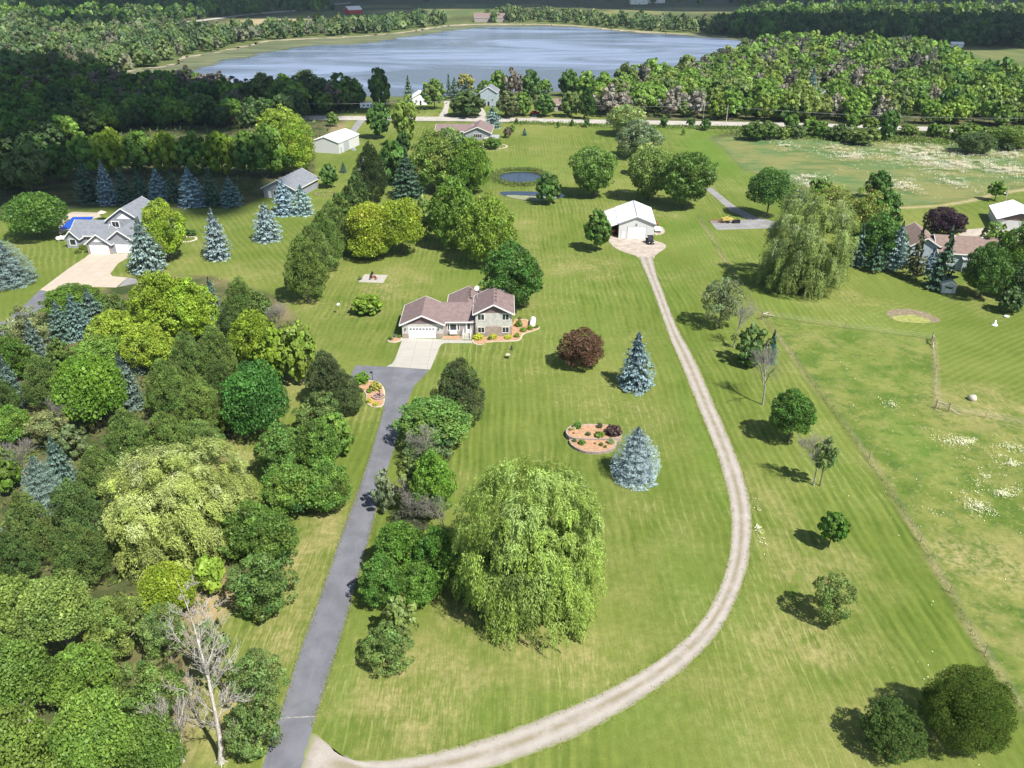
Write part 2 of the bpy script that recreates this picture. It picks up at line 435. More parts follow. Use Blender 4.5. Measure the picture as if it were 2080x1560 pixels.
    m.bump(m.math('ADD', m.math('MULTIPLY', fine, .6), m.math('MULTIPLY', blade, .3)), .55, .12)
    return m.m
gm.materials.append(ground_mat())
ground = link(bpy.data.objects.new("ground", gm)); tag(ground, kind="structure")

# ------------------------------------------------------------------ sheets and ribbons on the ground
def ngon_sheet(name, poly, mat, z, kind="structure", label=None, cat=None, smooth_n=0, rough=0.0):
    p = [Vector((q.x, q.y)) for q in pts(poly)]
    for _ in range(smooth_n):                       # corner cutting for soft outlines
        p = [w for a, b in zip(p, p[1:] + p[:1]) for w in (a * .75 + b * .25, a * .25 + b * .75)]
    if rough:
        q = []
        for a, b in zip(p, p[1:] + p[:1]):
            n = max(1, int((b - a).length / rough / 2)); d = (b - a).normalized(); nn = Vector((-d.y, d.x))
            for i in range(n): q.append(a + (b - a) * i / n + nn * random.uniform(-rough, rough) * .5)
        p = q
    import bmesh
    bm = bmesh.new()
    vs = [bm.verts.new((a.x, a.y, z)) for a in p]
    f = bm.faces.new(vs); f.normal_update()
    if f.normal.z < 0: f.normal_flip()
    bmesh.ops.triangulate(bm, faces=[f])
    me = bpy.data.meshes.new(name); bm.to_mesh(me); bm.free()
    me.materials.append(mat)
    return tag(link(bpy.data.objects.new(name, me)), label, cat, None, kind)
def resample(line, n):
    d = [0]
    for a, b in zip(line[:-1], line[1:]): d.append(d[-1] + (b - a).length)
    out = []; k = 0
    for i in range(n + 1):
        t = d[-1] * i / n
        while k < len(d) - 2 and d[k + 1] < t: k += 1
        f = (t - d[k]) / max(d[k + 1] - d[k], 1e-9)
        out.append(line[k].lerp(line[k + 1], f))
    return out
def smooth_line(l, n=2):
    for _ in range(n):
        q = [l[0]]
        for a, b in zip(l[:-1], l[1:]): q += [a.lerp(b, .25), a.lerp(b, .75)]
        l = q + [l[-1]]
    return l
def ribbon(name, left, right, mat, z, n=60, kind="structure", rough=0.0, sm=2, cols=4):
    L, Rr = resample(smooth_line(pts(left), sm), n), resample(smooth_line(pts(right), sm), n)
    vs, fs, uv = [], [], []
    for i, (a, b) in enumerate(zip(L, Rr)):
        for k in range(cols + 1):
            p = a.lerp(b, k / cols)
            if rough and k in (0, cols): p = p + Vector((random.uniform(-rough, rough), random.uniform(-rough, rough), 0))
            vs.append((p.x, p.y, z)); uv.append((k / cols, i))
    m = cols + 1
    for i in range(n):
        for k in range(cols):
            fs.append((i * m + k, i * m + k + 1, (i + 1) * m + k + 1, (i + 1) * m + k))
    me = bpy.data.meshes.new(name); me.from_pydata(vs, [], fs)
    u = me.uv_layers.new(name="across")
    for lp in me.loops: u.data[lp.index].uv = uv[lp.vertex_index]
    me.materials.append(mat); me.update()
    if me.polygons[0].normal.z < 0: me.flip_normals()
    return tag(link(bpy.data.objects.new(name, me)), kind=kind)

def asphalt_mat(name, c, warm=0.0):
    m = NT(name); P = m.geo()
    n = m.noise(P, .35, 4, .6); f = m.noise(P, 22, 2, .6); s = m.noise(m.mapping(P, (.8, .08, 1)), 1, 4, .6)
    col = m.mix(m.ramp(n, .3, .7), tuple(x * .86 for x in c), tuple(x * 1.15 for x in c))
    col = m.mix(m.math('MULTIPLY', m.ramp(s, .5, .75), .35), col, tuple(x * 1.35 for x in c))
    vo = m.node("ShaderNodeTexVoronoi", feature='DISTANCE_TO_EDGE'); m.wire(m.mapping(P, (1, .7, 1)), vo.inputs[0]); vo.inputs['Scale'].default_value = .22
    col = m.mix(m.math('MULTIPLY', m.ramp(vo.outputs['Distance'], .0, .012, 1, 0), .0 if warm else .25), col, tuple(x * .55 for x in c))
    v = m.node("ShaderNodeVectorMath", operation='SCALE'); m.wire(col, v.inputs[0]); m.wire(m.ramp(f, .2, .8, .85, 1.15, False), v.inputs['Scale'])
    m.set(v.outputs[0], .85, .25); m.bump(f, .3, .01)
    return m.m
def concrete_mat(name, c, joint=3.0):
    m = NT(name); P = m.geo()
    n = m.noise(P, .5, 5, .6)
    b = m.node("ShaderNodeTexBrick", offset=0.0); m.wire(P, b.inputs[0])
    b.inputs['Color1'].default_value = (*c, 1); b.inputs['Color2'].default_value = (*[x * .95 for x in c], 1); b.inputs['Mortar'].default_value = (*[x * .62 for x in c], 1)
    b.inputs['Scale'].default_value = 1; b.inputs['Brick Width'].default_value = joint; b.inputs['Row Height'].default_value = joint; b.inputs['Mortar Size'].default_value = .03
    col = m.mix(m.math('MULTIPLY', m.ramp(n, .45, .7), .4), b.outputs[0], tuple(x * .82 for x in c))
    m.set(col, .85, .3); return m.m
def gravel_mat():
    m = NT("gravel"); P = m.geo()
    u = m.node("ShaderNodeSeparateXYZ"); m.wire(m.node("ShaderNodeUVMap", uv_map="across").outputs[0], u.inputs[0])
    x = m.math('ABSOLUTE', m.math('SUBTRACT', u.outputs[0], .5))
    n = m.noise(P, .55, 5, .65); f = m.noise(P, 9, 3, .7)
    col = m.mix(m.ramp(n, .35, .65), (.27, .24, .205), (.33, .295, .26))
    # the strip between the wheel tracks and the soft edges
    mid = m.math('MULTIPLY', m.ramp(x, .03, .13, 1, 0), m.ramp(m.noise(P, .4, 4, .7),   .36, .56, .2, .9))
    col = m.mix(m.math('MULTIPLY', mid, m.ramp(f, .35, .6, .4, 1)), col, (.20, .175, .10))
    tr = m.math('MULTIPLY', m.ramp(m.math('ABSOLUTE', m.math('SUBTRACT', x, .24)), .03, .12, 1, 0), .4)
    col = m.mix(tr, col, (.39, .365, .335))
    edge = m.math('MULTIPLY', m.ramp(x, .36, .5), m.ramp(m.math('ADD', f, m.math('MULTIPLY', n, .5)), .5, .85))
    col = m.mix(edge, col, (.15, .18, .045))
    v = m.node("ShaderNodeVectorMath", operation='SCALE'); m.wire(col, v.inputs[0]); m.wire(m.ramp(f, .2, .8, .8, 1.2, False), v.inputs['Scale'])
    m.set(v.outputs[0], .95, .1); m.bump(f, .5, .04)
    return m.m
M = {}
M['asphalt'] = asphalt_mat("asphalt", (.135, .137, .155))
M['asphalt_old'] = asphalt_mat("old_asphalt", (.22, .215, .215))
M['road'] = asphalt_mat("road_surface", (.36, .335, .30), 1)
M['concrete'] = concrete_mat("concrete", (.37, .35, .31))
M['concrete_warm'] = concrete_mat("warm_concrete", (.42, .36, .29))
M['gravel'] = gravel_mat()

ngon_sheet("asphalt_driveway", [(460, 1760), (533, 1560), (556, 1479), (578, 1421), (610, 1321), (655, 1198), (701, 1064), (719, 1020), (748, 937), (763, 888), (779, 833), (784, 797), (782, 788), (775, 780), (762, 773), (745, 771), (719, 776),
           (709, 770), (722, 742), (789, 745), (873, 751), (855, 770), (841, 784), (831, 807), (822, 830), (812, 862), (807, 888), (785, 960), (766, 1033), (747, 1102), (720, 1198), (691, 1298), (670, 1364), (647, 1437), (631, 1491), (614, 1560), (560, 1760)], M['asphalt'], .012, rough=.05)
ribbon("crack_seal", [(566, 1459), (590, 1457), (612, 1456), (640, 1455)], [(566, 1460.4), (590, 1458.1), (612, 1457.1), (640, 1456.2)], M['concrete'], .017, n=24, cols=1, rough=.05)
ngon_sheet("concrete_driveway", [(818, 687), (898, 689), (903, 697), (896, 700), (891, 709), (888, 718), (874, 750.6), (785, 744.2), (796, 739), (801, 732), (808, 715)], M['concrete'], .008)
ngon_sheet("walkway", [(898, 690), (959, 692), (959, 697), (903, 697)], M['concrete'], .016)
laneL = [(588, 1640), (606, 1575), (622, 1518), (634, 1482), (646, 1494), (666, 1513), (693, 1537), (751, 1548), (847, 1535), (943, 1514), (1058, 1475), (1174, 1429), (1270, 1383), (1330, 1345), (1385, 1305), (1430, 1255), (1460, 1200), (1476, 1155), (1483, 1110), (1486, 1063), (1480, 1008), (1461, 935), (1442, 887), (1424, 841), (1403, 790), (1380, 732), (1361, 691), (1344, 640), (1322, 580), (1311, 555), (1297, 522)]
laneR = [(600, 1760), (700, 1640), (850, 1600), (1001, 1562), (1097, 1527), (1193, 1488), (1320, 1412), (1400, 1352), (1450, 1300), (1482, 1250), (1512, 1179), (1525, 1120), (1528, 1063), (1524, 1018), (1511, 963), (1495, 924), (1475, 873), (1451, 822), (1426, 760), (1403, 714), (1380, 675), (1365, 640), (1346, 588), (1334, 558), (1326, 522)]
# pair the edges by lengthwise position from bend to bend
ribbon("gravel_lane", laneL, laneR, M['gravel'], .020, n=260, rough=.10, cols=6)
M['gravel_plain'] = simple("gravel_yard", (.36, .31, .26), .95, .1, .25, .6)
ngon_sheet("gravel_yard", [(1231, 480), (1236, 491), (1252, 506), (1276, 515), (1296, 521), (1300, 530), (1325, 530), (1333, 516), (1350, 506), (1354, 500), (1346, 493), (1328, 489), (1326, 480), (1258, 480)], M['gravel_plain'], .016, smooth_n=1, rough=.25)
ngon_sheet("trailer_pad", [(1328, 458), (1345, 460), (1352, 470), (1346, 476), (1328, 478)], M['gravel_plain'], .016, smooth_n=1, rough=.2)
ngon_sheet("asphalt_lane", [(1430, 381), (1447, 382), (1475, 405), (1498, 422), (1533, 439), (1570, 450), (1640, 452), (1640, 468), (1551, 464), (1456, 467), (1441, 448), (1520, 446), (1484, 428)], M['asphalt_old'], .012)
ngon_sheet("neighbour_driveway", [(183, 515), (259, 515), (262, 522), (240, 535), (224, 556), (229, 561), (259, 564), (236, 584), (199, 583), (150, 583), (96, 592), (81, 589), (140, 545), (172, 524)], M['concrete_warm'], .012)
ngon_sheet("neighbour_side_apron", [(259.5, 564), (289, 568), (286, 574), (240, 583)], M['asphalt_old'], .012)
ngon_sheet("neighbour_asphalt_drive", [(80, 589.5), (95, 593), (89, 626), (20, 670), (0, 690), (-200, 900), (-320, 900), (0, 655), (17, 648), (54, 616)], M['asphalt'], .008)
ngon_sheet("pool_patio", [(118, 440), (150, 430), (200, 432), (205, 440), (168, 450), (120, 478)], M['concrete_warm'], .012)
roadc = [(-900, 236), (300, 237.5), (640, 239.5), (800, 240.5), (1000, 242.8), (1200, 247), (1550, 252.5), (1700, 256), (1850, 260.5), (1950, 264), (2080, 269), (2900, 300)]
ribbon("main_road", [(x, y - 4.2) for x, y in roadc], [(x, y + 4.2) for x, y in roadc], M['road'], .03, n=120, cols=2)
ribbon("shed_drive", [(728, 242), (718, 255), (707, 272)], [(743, 242), (733, 255), (720, 273)], M['asphalt_old'], .02, n=8, cols=2)
ribbon("lake_drive_a", [(891, 237), (903, 218), (902, 205)], [(907, 237), (911, 222), (914, 206)], M['road'], .022, n=10, cols=2)
ribbon("lake_drive_b", [(974, 238), (970, 222), (950, 212)], [(986, 238), (988, 228), (972, 212)], M['road'], .022, n=10, cols=2)
ribbon("lake_drive_c", [(1078, 240), (1082, 232)], [(1090, 240), (1092, 232)], M['road'], .022, n=4, cols=2)
ngon_sheet("gravel_court", [(1943, 480), (1957, 467), (1999, 463), (2018, 459), (2090, 462), (2090, 500), (1999, 488)], M['gravel_plain'], .012, smooth_n=1)
hw = [(278, 59.5), (350, 49.5), (421, 40.5), (485, 32), (540, 26), (600, 22)]
ribbon("far_highway", [(x, y - 1.6) for x, y in hw], [(x, y + 1.6) for x, y in hw], M['road'], .3, n=20, cols=1)
hw = [(640, 12), (690, 8), (712, 6)]
ribbon("far_lane", [(x, y - .8) for x, y in hw], [(x, y + .8) for x, y in hw], M['road'], .3, n=8, cols=1)
ngon_sheet("fire_pit_slab", [(741, 557), (788, 559), (778, 575), (728, 573)], M['concrete'], .03)

# ------------------------------------------------------------------ lake, ponds, pool
def water_mat(name, deep, rough, bscale, bstr, spec=.5, sky_mottle=0.0, tile=None):
    m = NT(name); P = m.geo()
    a = m.noise(m.mapping(P, (1, .45, 1)), bscale, 4, .6)
    n = m.noise(m.mapping(P, (.35, 1, 1)), .011, 6, .66, 1.6)
    col = m.mix(m.ramp(n, .4, .62), deep, tuple(x * (1 + sky_mottle) + .004 * sky_mottle for x in deep))  # lighter mottling puts cloud reflections into the water's colour
    m.set(col, m.ramp(n, .35, .65, rough, rough * 1.5), spec); m.p.inputs['IOR'].default_value = 1.33
    m.bump(a, bstr, .3)
    return m.m
M['lake'] = water_mat("lake_water", (.055, .068, .10), .24, .45, .9, sky_mottle=2.4)
M['pond'] = water_mat("pond_water", (.015, .022, .035), .12, 1.2, .3, sky_mottle=.6)
LAKE = [(199, 151), (279, 141), (370, 131), (367, 118), (404, 111), (471, 101), (522, 86), (572, 81), (600, 81), (700, 76.5), (768, 71.5), (836, 64), (903, 52.5), (970, 49.5), (1105, 49.5), (1189, 54), (1240, 60), (1300, 65), (1454, 72.5), (1555, 87),
        (1500, 108), (1440, 127), (1380, 142), (1300, 160), (1200, 178), (1138, 187), (1000, 192), (900, 196), (788, 196), (650, 196), (500, 195), (350, 190), (240, 172)]
ngon_sheet("lake", LAKE, M['lake'], .05, smooth_n=1)
def algae_mat(name, c1, c2, thr):
    m = NT(name); P = m.geo()
    u = m.node("ShaderNodeSeparateXYZ"); m.wire(m.node("ShaderNodeUVMap", uv_map="across").outputs[0], u.inputs[0])
    n = m.noise(m.mapping(P, (.6, 1, 1)), .018, 6, .68, .8); n2 = m.noise(m.mapping(P, (.3, 1.4, 1)), .06, 4, .7)
    m.set(m.mix(m.ramp(n2, .35, .65), c1, c2), .9, .2)
    e = m.math('ADD', m.math('MULTIPLY', n, .75), m.math('MULTIPLY', n2, .25))
    a = m.ramp(m.math('SUBTRACT', e, m.math('MULTIPLY', u.outputs[0], thr)), .10, .16)
    m.wire(a, m.p.inputs['Alpha'])
    return m.m
M['algae'] = algae_mat("algae", (.075, .095, .045), (.15, .16, .085), .50)
M['reeds'] = simple("reed_stubble", (.30, .26, .18), .95, .1, .3, .05)
farL = [(199, 152), (279, 142), (371, 132), (368, 119), (404, 112), (471, 101.5), (522, 87), (572, 81.5), (700, 77), (768, 72), (836, 64.5), (903, 53), (970, 50), (1105, 50), (1189, 54.5), (1240, 60.5), (1300, 65.5), (1454, 73), (1555, 87)]
inner = [(300, 176), (380, 158), (440, 144), (500, 124), (560, 109), (640, 98), (740, 91), (820, 82), (880, 72), (930, 64), (980, 59), (1060, 55), (1160, 55), (1220, 60), (1280, 67), (1340, 71), (1400, 75), (1460, 78), (1550, 90)]
ribbon("algae_mat", farL, inner, M['algae'], .12, n=140, cols=10, kind="stuff")
ribbon("reed_margin", [(x, y - 1.6) for x, y in farL], [(x, y + .6) for x, y in farL], M['reeds'], .2, n=160, cols=1, kind="stuff", rough=4)
ngon_sheet("garden_pond", [(1008, 361), (1018, 353), (1040, 349), (1065, 348), (1090, 351), (1103, 358), (1098, 367), (1080, 372), (1055, 374), (1025, 371)], M['pond'], .03, smooth_n=2)
ngon_sheet("shallow_pond", [(1010, 391), (1030, 388.5), (1080, 389), (1120, 391), (1148, 394), (1144, 402), (1110, 407), (1070, 407.5), (1030, 401)], M['pond'], .026, smooth_n=2)
M['scum'] = simple("pond_scum", (.21, .22, .13), .9, .2, .2, .5)
ngon_sheet("pond_scum", [(1024, 396), (1060, 397), (1100, 399), (1142, 400), (1110, 406.5), (1070, 407), (1035, 401.5)], M['scum'], .034, kind="stuff", smooth_n=1)
M['mud'] = simple("dried_mud", (.20, .165, .11), .95, .1, .45, 1.6)
M['duckweed'] = simple("duckweed", (.24, .26, .075), .9, .2, .35, 1.2)
ngon_sheet("duckweed_pond_bank", [(1797, 631), (1838, 626), (1879, 633), (1908, 648), (1913, 652), (1897, 656), (1860, 656.5), (1822, 653), (1805, 644)], M['mud'], .012, smooth_n=1)
ngon_sheet("duckweed_pond", [(1808, 643), (1838, 639.5), (1862, 640.5), (1886, 649), (1897, 655), (1860, 656.3), (1822, 652.5)], M['duckweed'], .018, smooth_n=1, label="yellow green duckweed covering the small pond in the right yard", cat="pond", kind="stuff")

# ------------------------------------------------------------------ foliage
def unit(a): return a / np.maximum(np.linalg.norm(a, axis=1, keepdims=True), 1e-9)
def leaves(c, n, t, l, w, tint):
    """rhombic leaf clusters at c, facing n, long axis t"""
    n = unit(n); t = unit(t - n * (t * n).sum(1, keepdims=True)); b = np.cross(n, t)
    l = np.asarray(l).reshape(-1, 1); w = np.asarray(w).reshape(-1, 1)
    v = np.stack([c - t * l * .5, c + b * w * .5, c + t * l * .5, c - b * w * .5], 1).reshape(-1, 3)
    return v, np.arange(len(c) * 4).reshape(-1, 4), np.repeat(tint, 4, 0)
def broadleaf(seed, n, nl, lr=(.17, .31), prof=None, low=-.95, keep=1.0, leaf=1.0, flat=.66, tv=.2, needle=False, whiten=0.0, inner=.6, cover=0):
    g = np.random.default_rng(seed)
    k = np.arange(nl) + .5
    z = 1 - (1 - low) * k / nl * 1.0
    ph = k * 2.399963 + g.uniform(-.25, .25, nl)
    rr = np.sqrt(np.maximum(0, 1 - z * z))
    d = np.stack([rr * np.cos(ph), rr * np.sin(ph), z], 1)
    sz = g.uniform(lr[0], lr[1], nl)
    cc = d * (1.03 - sz)[:, None] * np.where(g.random(nl) < .3, g.uniform(.68, .85, nl), g.uniform(.88, 1.06, nl))[:, None]
    lm = unit(g.normal(size=(9, 3))); la = g.uniform(-.16, .15, 9)
    cc *= (1 + np.exp(-(1 - d @ lm.T) / .10) @ la)[:, None]
    if prof is not None:
        p = prof(cc[:, 2]); cc[:, 0] *= p; cc[:, 1] *= p; sz = sz * (.55 + .45 * p)
    kp = g.random(nl) < keep
    cc, sz, d = cc[kp], sz[kp], d[kp]
    m = len(cc)
    ltint = g.normal(1, tv, (m, 1)) * np.ones((1, 3)); ltint[:, 0] += g.normal(0, tv * .35, m)
    wgt = sz ** 2; nn = g.choice(m, int(n * .88), p=wgt / wgt.sum())
    e = unit(g.normal(size=(len(nn), 3)) + d[nn] * .75 + np.array([0, 0, .25]))
    rad = sz[nn, None] * (1 + g.normal(0, .1, (len(nn), 1))) * np.where(g.random((len(nn), 1)) < .2, g.uniform(.4, 1, (len(nn), 1)), 1)
    c = cc[nn] + e * rad * np.array([1, 1, flat])
    sm_ = n < 3000
    nor = e * (1.25 if sm_ else .75) + [0, 0, .25] + g.normal(size=e.shape) * (.5 if sm_ else .75)
    ln = math.sqrt(2 * (cover or (1.75 if n > 7000 else 2.2)) * 4 * math.pi / n) * leaf
    if needle:
        t = e + np.array([0, 0, .5]) + g.normal(size=e.shape) * .35; nor = g.normal(size=e.shape) + np.array([0, 0, .4])
        l, w = ln * g.uniform(1.0, 1.7, len(nn)), ln * g.uniform(.42, .7, len(nn))
    else:
        t = g.normal(size=e.shape); q_ = np.exp(g.normal(-.06, .36, len(nn))); l, w = ln * q_ * g.uniform(.8, 1.3, len(nn)), ln * q_ * g.uniform(.6, 1.0, len(nn))
    tint = ltint[nn] * (1 + g.normal(0, .07 if sm_ else .13, (len(nn), 1)))
    if whiten: 
        q = (g.random(len(nn)) < whiten)[:, None] & (e[:, 2:] > .1)
        tint = np.where(q, tint * np.array([1.9, 1.6, 3.2]), tint)
    A = leaves(c, nor, t, l, w, tint)
    ni = n - len(nn)                                   # leaves deeper inside close the crown
    e = unit(g.normal(size=(ni, 3))); e[:, 2] = np.maximum(e[:, 2], low)
    c = e * (inner * g.random((ni, 1)) ** .6)
    if prof is not None: c[:, :2] *= prof(c[:, 2])[:, None]
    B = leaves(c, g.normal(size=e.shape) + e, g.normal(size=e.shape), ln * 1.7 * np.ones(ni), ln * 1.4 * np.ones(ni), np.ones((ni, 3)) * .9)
    return np.vstack([A[0], B[0]]), np.vstack([A[1], B[1] + len(A[0])]), np.vstack([A[2], B[2]])
def spruce(seed, n, tiers, hr=2.5, conv=.78, loose=0.0, tip=1.22, clump=.26):
    """blue or green spruce: layered boughs, z 0..1, radius 1"""
    g = np.random.default_rng(seed)
    C, N, T, Tn, L_ = [], [], [], [], []
    zs = (np.arange(tiers) + .4) / tiers
    bs = []
    for z in zs:
        r = (1 - z ** conv) ** .92
        nb = max(4, int(round((5 + 15 * r) * g.uniform(.9, 1.1))))
        for j in range(nb):
            if g.random() < loose: continue
            a = 2 * math.pi * (j + g.uniform(-.35, .35)) / nb + z * 37
            bs.append((z + g.uniform(-.4, .4) / tiers, a, max(.05, r * g.uniform(.8, 1.06) + .02)))
    bs = np.array(bs); w = bs[:, 2] ** 1.25 + .03; k = g.choice(len(bs), n, p=w / w.sum())
    z, a, r = bs[k].T
    t = 1 - g.random(n) ** 1.5 * .8                     # most needles near the tips
    side = g.normal(0, 1, n) * clump * (.25 + .8 * r) * (1.15 - .65 * t) * .62
    dirx, diry = np.cos(a), np.sin(a)
    x = dirx * r * t - diry * side; y = diry * r * t + dirx * side
    droop = (.42 * t - .30 * t * t) * r * .42
    zz = z * hr - droop - np.abs(side) * .28 + g.normal(0, .018, n)
    zz = np.maximum(zz, .02)
    c = np.stack([x, y, zz], 1)
    nor = np.stack([dirx * .55, diry * .55, np.ones(n)], 1) + g.normal(size=(n, 3)) * .5
    tt = np.stack([dirx - diry * side * 2, diry + dirx * side * 2, g.normal(0, .25, n)], 1)
    ln = math.sqrt(2 * 2.6 * math.pi * hr * .9 / n)
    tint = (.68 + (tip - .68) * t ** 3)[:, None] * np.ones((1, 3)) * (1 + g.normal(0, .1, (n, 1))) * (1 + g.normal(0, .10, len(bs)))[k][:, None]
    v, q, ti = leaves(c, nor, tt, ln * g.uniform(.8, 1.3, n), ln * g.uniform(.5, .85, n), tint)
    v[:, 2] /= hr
    # inner needles, coloured darker
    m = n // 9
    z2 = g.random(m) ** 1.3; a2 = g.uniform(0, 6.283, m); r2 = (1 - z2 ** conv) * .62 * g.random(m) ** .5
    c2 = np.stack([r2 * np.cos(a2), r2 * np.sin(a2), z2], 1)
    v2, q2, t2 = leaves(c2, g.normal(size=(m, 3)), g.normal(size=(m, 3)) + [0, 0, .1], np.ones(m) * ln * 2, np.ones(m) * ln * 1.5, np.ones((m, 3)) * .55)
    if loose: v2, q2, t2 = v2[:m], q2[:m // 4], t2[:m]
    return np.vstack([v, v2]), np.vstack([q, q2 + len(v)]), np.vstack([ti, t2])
def willow(seed, nc, ns, wind=(.10, -.03), ll=.036, lw=.0105):
    """weeping willow: boughs over a dome, each dropping several tapering locks of narrow leaves; radius 1, z -1..1"""
    g = np.random.default_rng(seed)
    C, N, T, TI, LL, LW = [], [], [], [], [], []
    lumps = unit(g.normal(size=(20, 3)) + [0, 0, .3]); lamp = g.uniform(-.16, .2, 20)
    for i in range(nc):
        zt = 1 - 1.75 * (i + .5) / nc; ph = i * 2.399963 + g.uniform(-.4, .4)
        rr = math.sqrt(max(0, 1 - max(zt, -.1) ** 2 * .98))
        d = np.array([rr * math.cos(ph), rr * math.sin(ph), zt])
        dn = d / np.linalg.norm(d)
        bump = 1 + (lamp * np.exp(-((1 - lumps @ dn) / .07))).sum()
        lay = g.choice([1.02, .9, .76], p=[.6, .18, .22]) * g.uniform(.9, 1.08)
        a0 = d * np.array([.86, .86, .95]) * bump * lay
        size = g.uniform(.7, 1.6)
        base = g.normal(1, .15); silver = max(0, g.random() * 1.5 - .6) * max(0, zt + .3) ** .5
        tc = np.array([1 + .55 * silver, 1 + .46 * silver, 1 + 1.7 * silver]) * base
        for k in range(g.integers(5, 10)):
            m = max(8, int(ns * size * g.uniform(.6, 1.4)))
            az = ph + g.normal(0, 1.0)
            o = np.array([math.cos(az), math.sin(az)]) * g.uniform(.05, .17) * size
            fall = min(g.uniform(.10, .34) * size * (1.15 if zt < .2 else .8), a0[2] + .97)
            fall = max(fall, .05)
            u = g.random(m) ** .8
            wdt = (.020 * (1 - u) ** .6 + .003) * size * 1.25
            root = a0 + g.normal(size=3) * np.array([.03, .03, .015]) * size
            c = np.zeros((m, 3))
            c[:, 0] = root[0] + o[0] * u ** .5 + wind[0] * fall * u + g.normal(size=m) * wdt
            c[:, 1] = root[1] + o[1] * u ** .5 + wind[1] * fall * u + g.normal(size=m) * wdt
            c[:, 2] = root[2] + .03 * size * np.sin(np.minimum(u * 6, math.pi)) - fall * u ** 1.5 + g.normal(size=m) * .008
            t = np.stack([o[0] * (1.3 - u) + wind[0] * fall, o[1] * (1.3 - u) + wind[1] * fall, .02 - fall * u * 1.6], 1)
            t = unit(t) + g.normal(size=(m, 3)) * .18
            nr = np.stack([o[0] * 4 + dn[0] * .4 + 0 * u, o[1] * 4 + dn[1] * .4 + 0 * u, 1.1 - u], 1) + g.normal(size=(m, 3)) * .6
            C.append(c); N.append(nr); T.append(t); LL.append(ll * g.uniform(.6, 1.5, m)); LW.append(lw * g.uniform(.6, 1.4, m))
            TI.append(tc[None, :] * (1 + g.normal(0, .16, (m, 1))) * g.normal(1, .08))
    v, q, ti = leaves(np.vstack(C), np.vstack(N), np.vstack(T), np.concatenate(LL), np.concatenate(LW), np.vstack(TI))
    m = nc * 30
    e = unit(g.normal(size=(m, 3))); c = e * .74 * g.random((m, 1)) ** .25; c[:, 2] = np.abs(c[:, 2]) * 1.3 - .78
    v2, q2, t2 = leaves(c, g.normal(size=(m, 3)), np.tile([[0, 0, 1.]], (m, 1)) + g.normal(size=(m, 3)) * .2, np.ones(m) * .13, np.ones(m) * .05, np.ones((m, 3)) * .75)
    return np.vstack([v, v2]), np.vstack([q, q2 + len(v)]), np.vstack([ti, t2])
def snag(seed, h, r=.3, n=24):
    """tall dead tree: one stem, ascending boughs, fine twigs"""
    g = random.Random(seed); out = []
    P = [Vector((0, 0, 0))]; d = Vector((.03, 0, 1))
    for i in range(12):
        d = (d + Vector((g.uniform(-.07, .06), g.uniform(-.06, .06), 0))).normalized(); P.append(P[-1] + d * h / 12)
    rad = [r * 1.5 if i == 0 else r * (1 - i / 12.4) for i in range(13)]
    for i in range(12): out.append((tuple(P[i]), tuple(P[i + 1]), rad[i], rad[i + 1]))
    for a in (0, 1.7, 3.3, 5): out.append(((0, 0, .35), (math.cos(a) * r * 2.6, math.sin(a) * r * 2.6, 0), r * .4, r * .12))
    def go(p, d, L, r_, k):
        m = 4 if k == 0 else 3; q = p
        for i in range(m):
            d = (d + Vector((g.uniform(-.16, .16), g.uniform(-.16, .16), .10))).normalized(); e = q + d * L / m
            out.append((tuple(q), tuple(e), r_ * (1 - i / m * .7), r_ * (1 - (i + 1) / m * .7))); q = e
            if k < 3:
                for _ in range(2 if k < 2 else 1):
                    a = d.orthogonal().normalized(); a.rotate(Matrix.Rotation(g.uniform(0, 6.28), 3, d))
                    go(q, (d + a * g.uniform(.5, 1.0)).normalized(), L * g.uniform(.32, .5), r_ * .45, k + 1)
    for j in range(n):
        z = .16 + .8 * (j / n); i = int(z * 12); p = P[i].lerp(P[min(i + 1, 12)], z * 12 - i); a = j * 2.4 + g.uniform(-.5, .5)
        L = h * (.07 + .12 * math.sin(math.pi * min(1, z * 1.15)) ** .8) * g.uniform(.6, 1.1)
        if j % 6 == 1: L *= .3
        go(p, Vector((math.cos(a), math.sin(a), g.uniform(.55, 1.2))).normalized(), L, r * .34 * (1 - z * .75), 0)
    return out
def tube_arrays(segs, n=5):
    """segs: list of (p0, p1, r0, r1)"""
    V, Q = [], []
    a = np.arange(n) * 2 * math.pi / n
    for p0, p1, r0, r1 in segs:
        p0, p1 = np.array(p0, float), np.array(p1, float)
        d = p1 - p0; d /= max(np.linalg.norm(d), 1e-9)
        u = np.cross(d, [0, 0, 1.0] if abs(d[2]) < .9 else [1.0, 0, 0]); u /= np.linalg.norm(u); w = np.cross(d, u)
        ring = np.cos(a)[:, None] * u + np.sin(a)[:, None] * w
        b = sum(len(x) for x in V)
        V.append(np.vstack([p0 + ring * r0, p1 + ring * r1]))
        i = np.arange(n); j = (i + 1) % n
        Q.append(np.stack([b + i, b + j, b + n + j, b + n + i], 1))
    return np.vstack(V), np.vstack(Q)
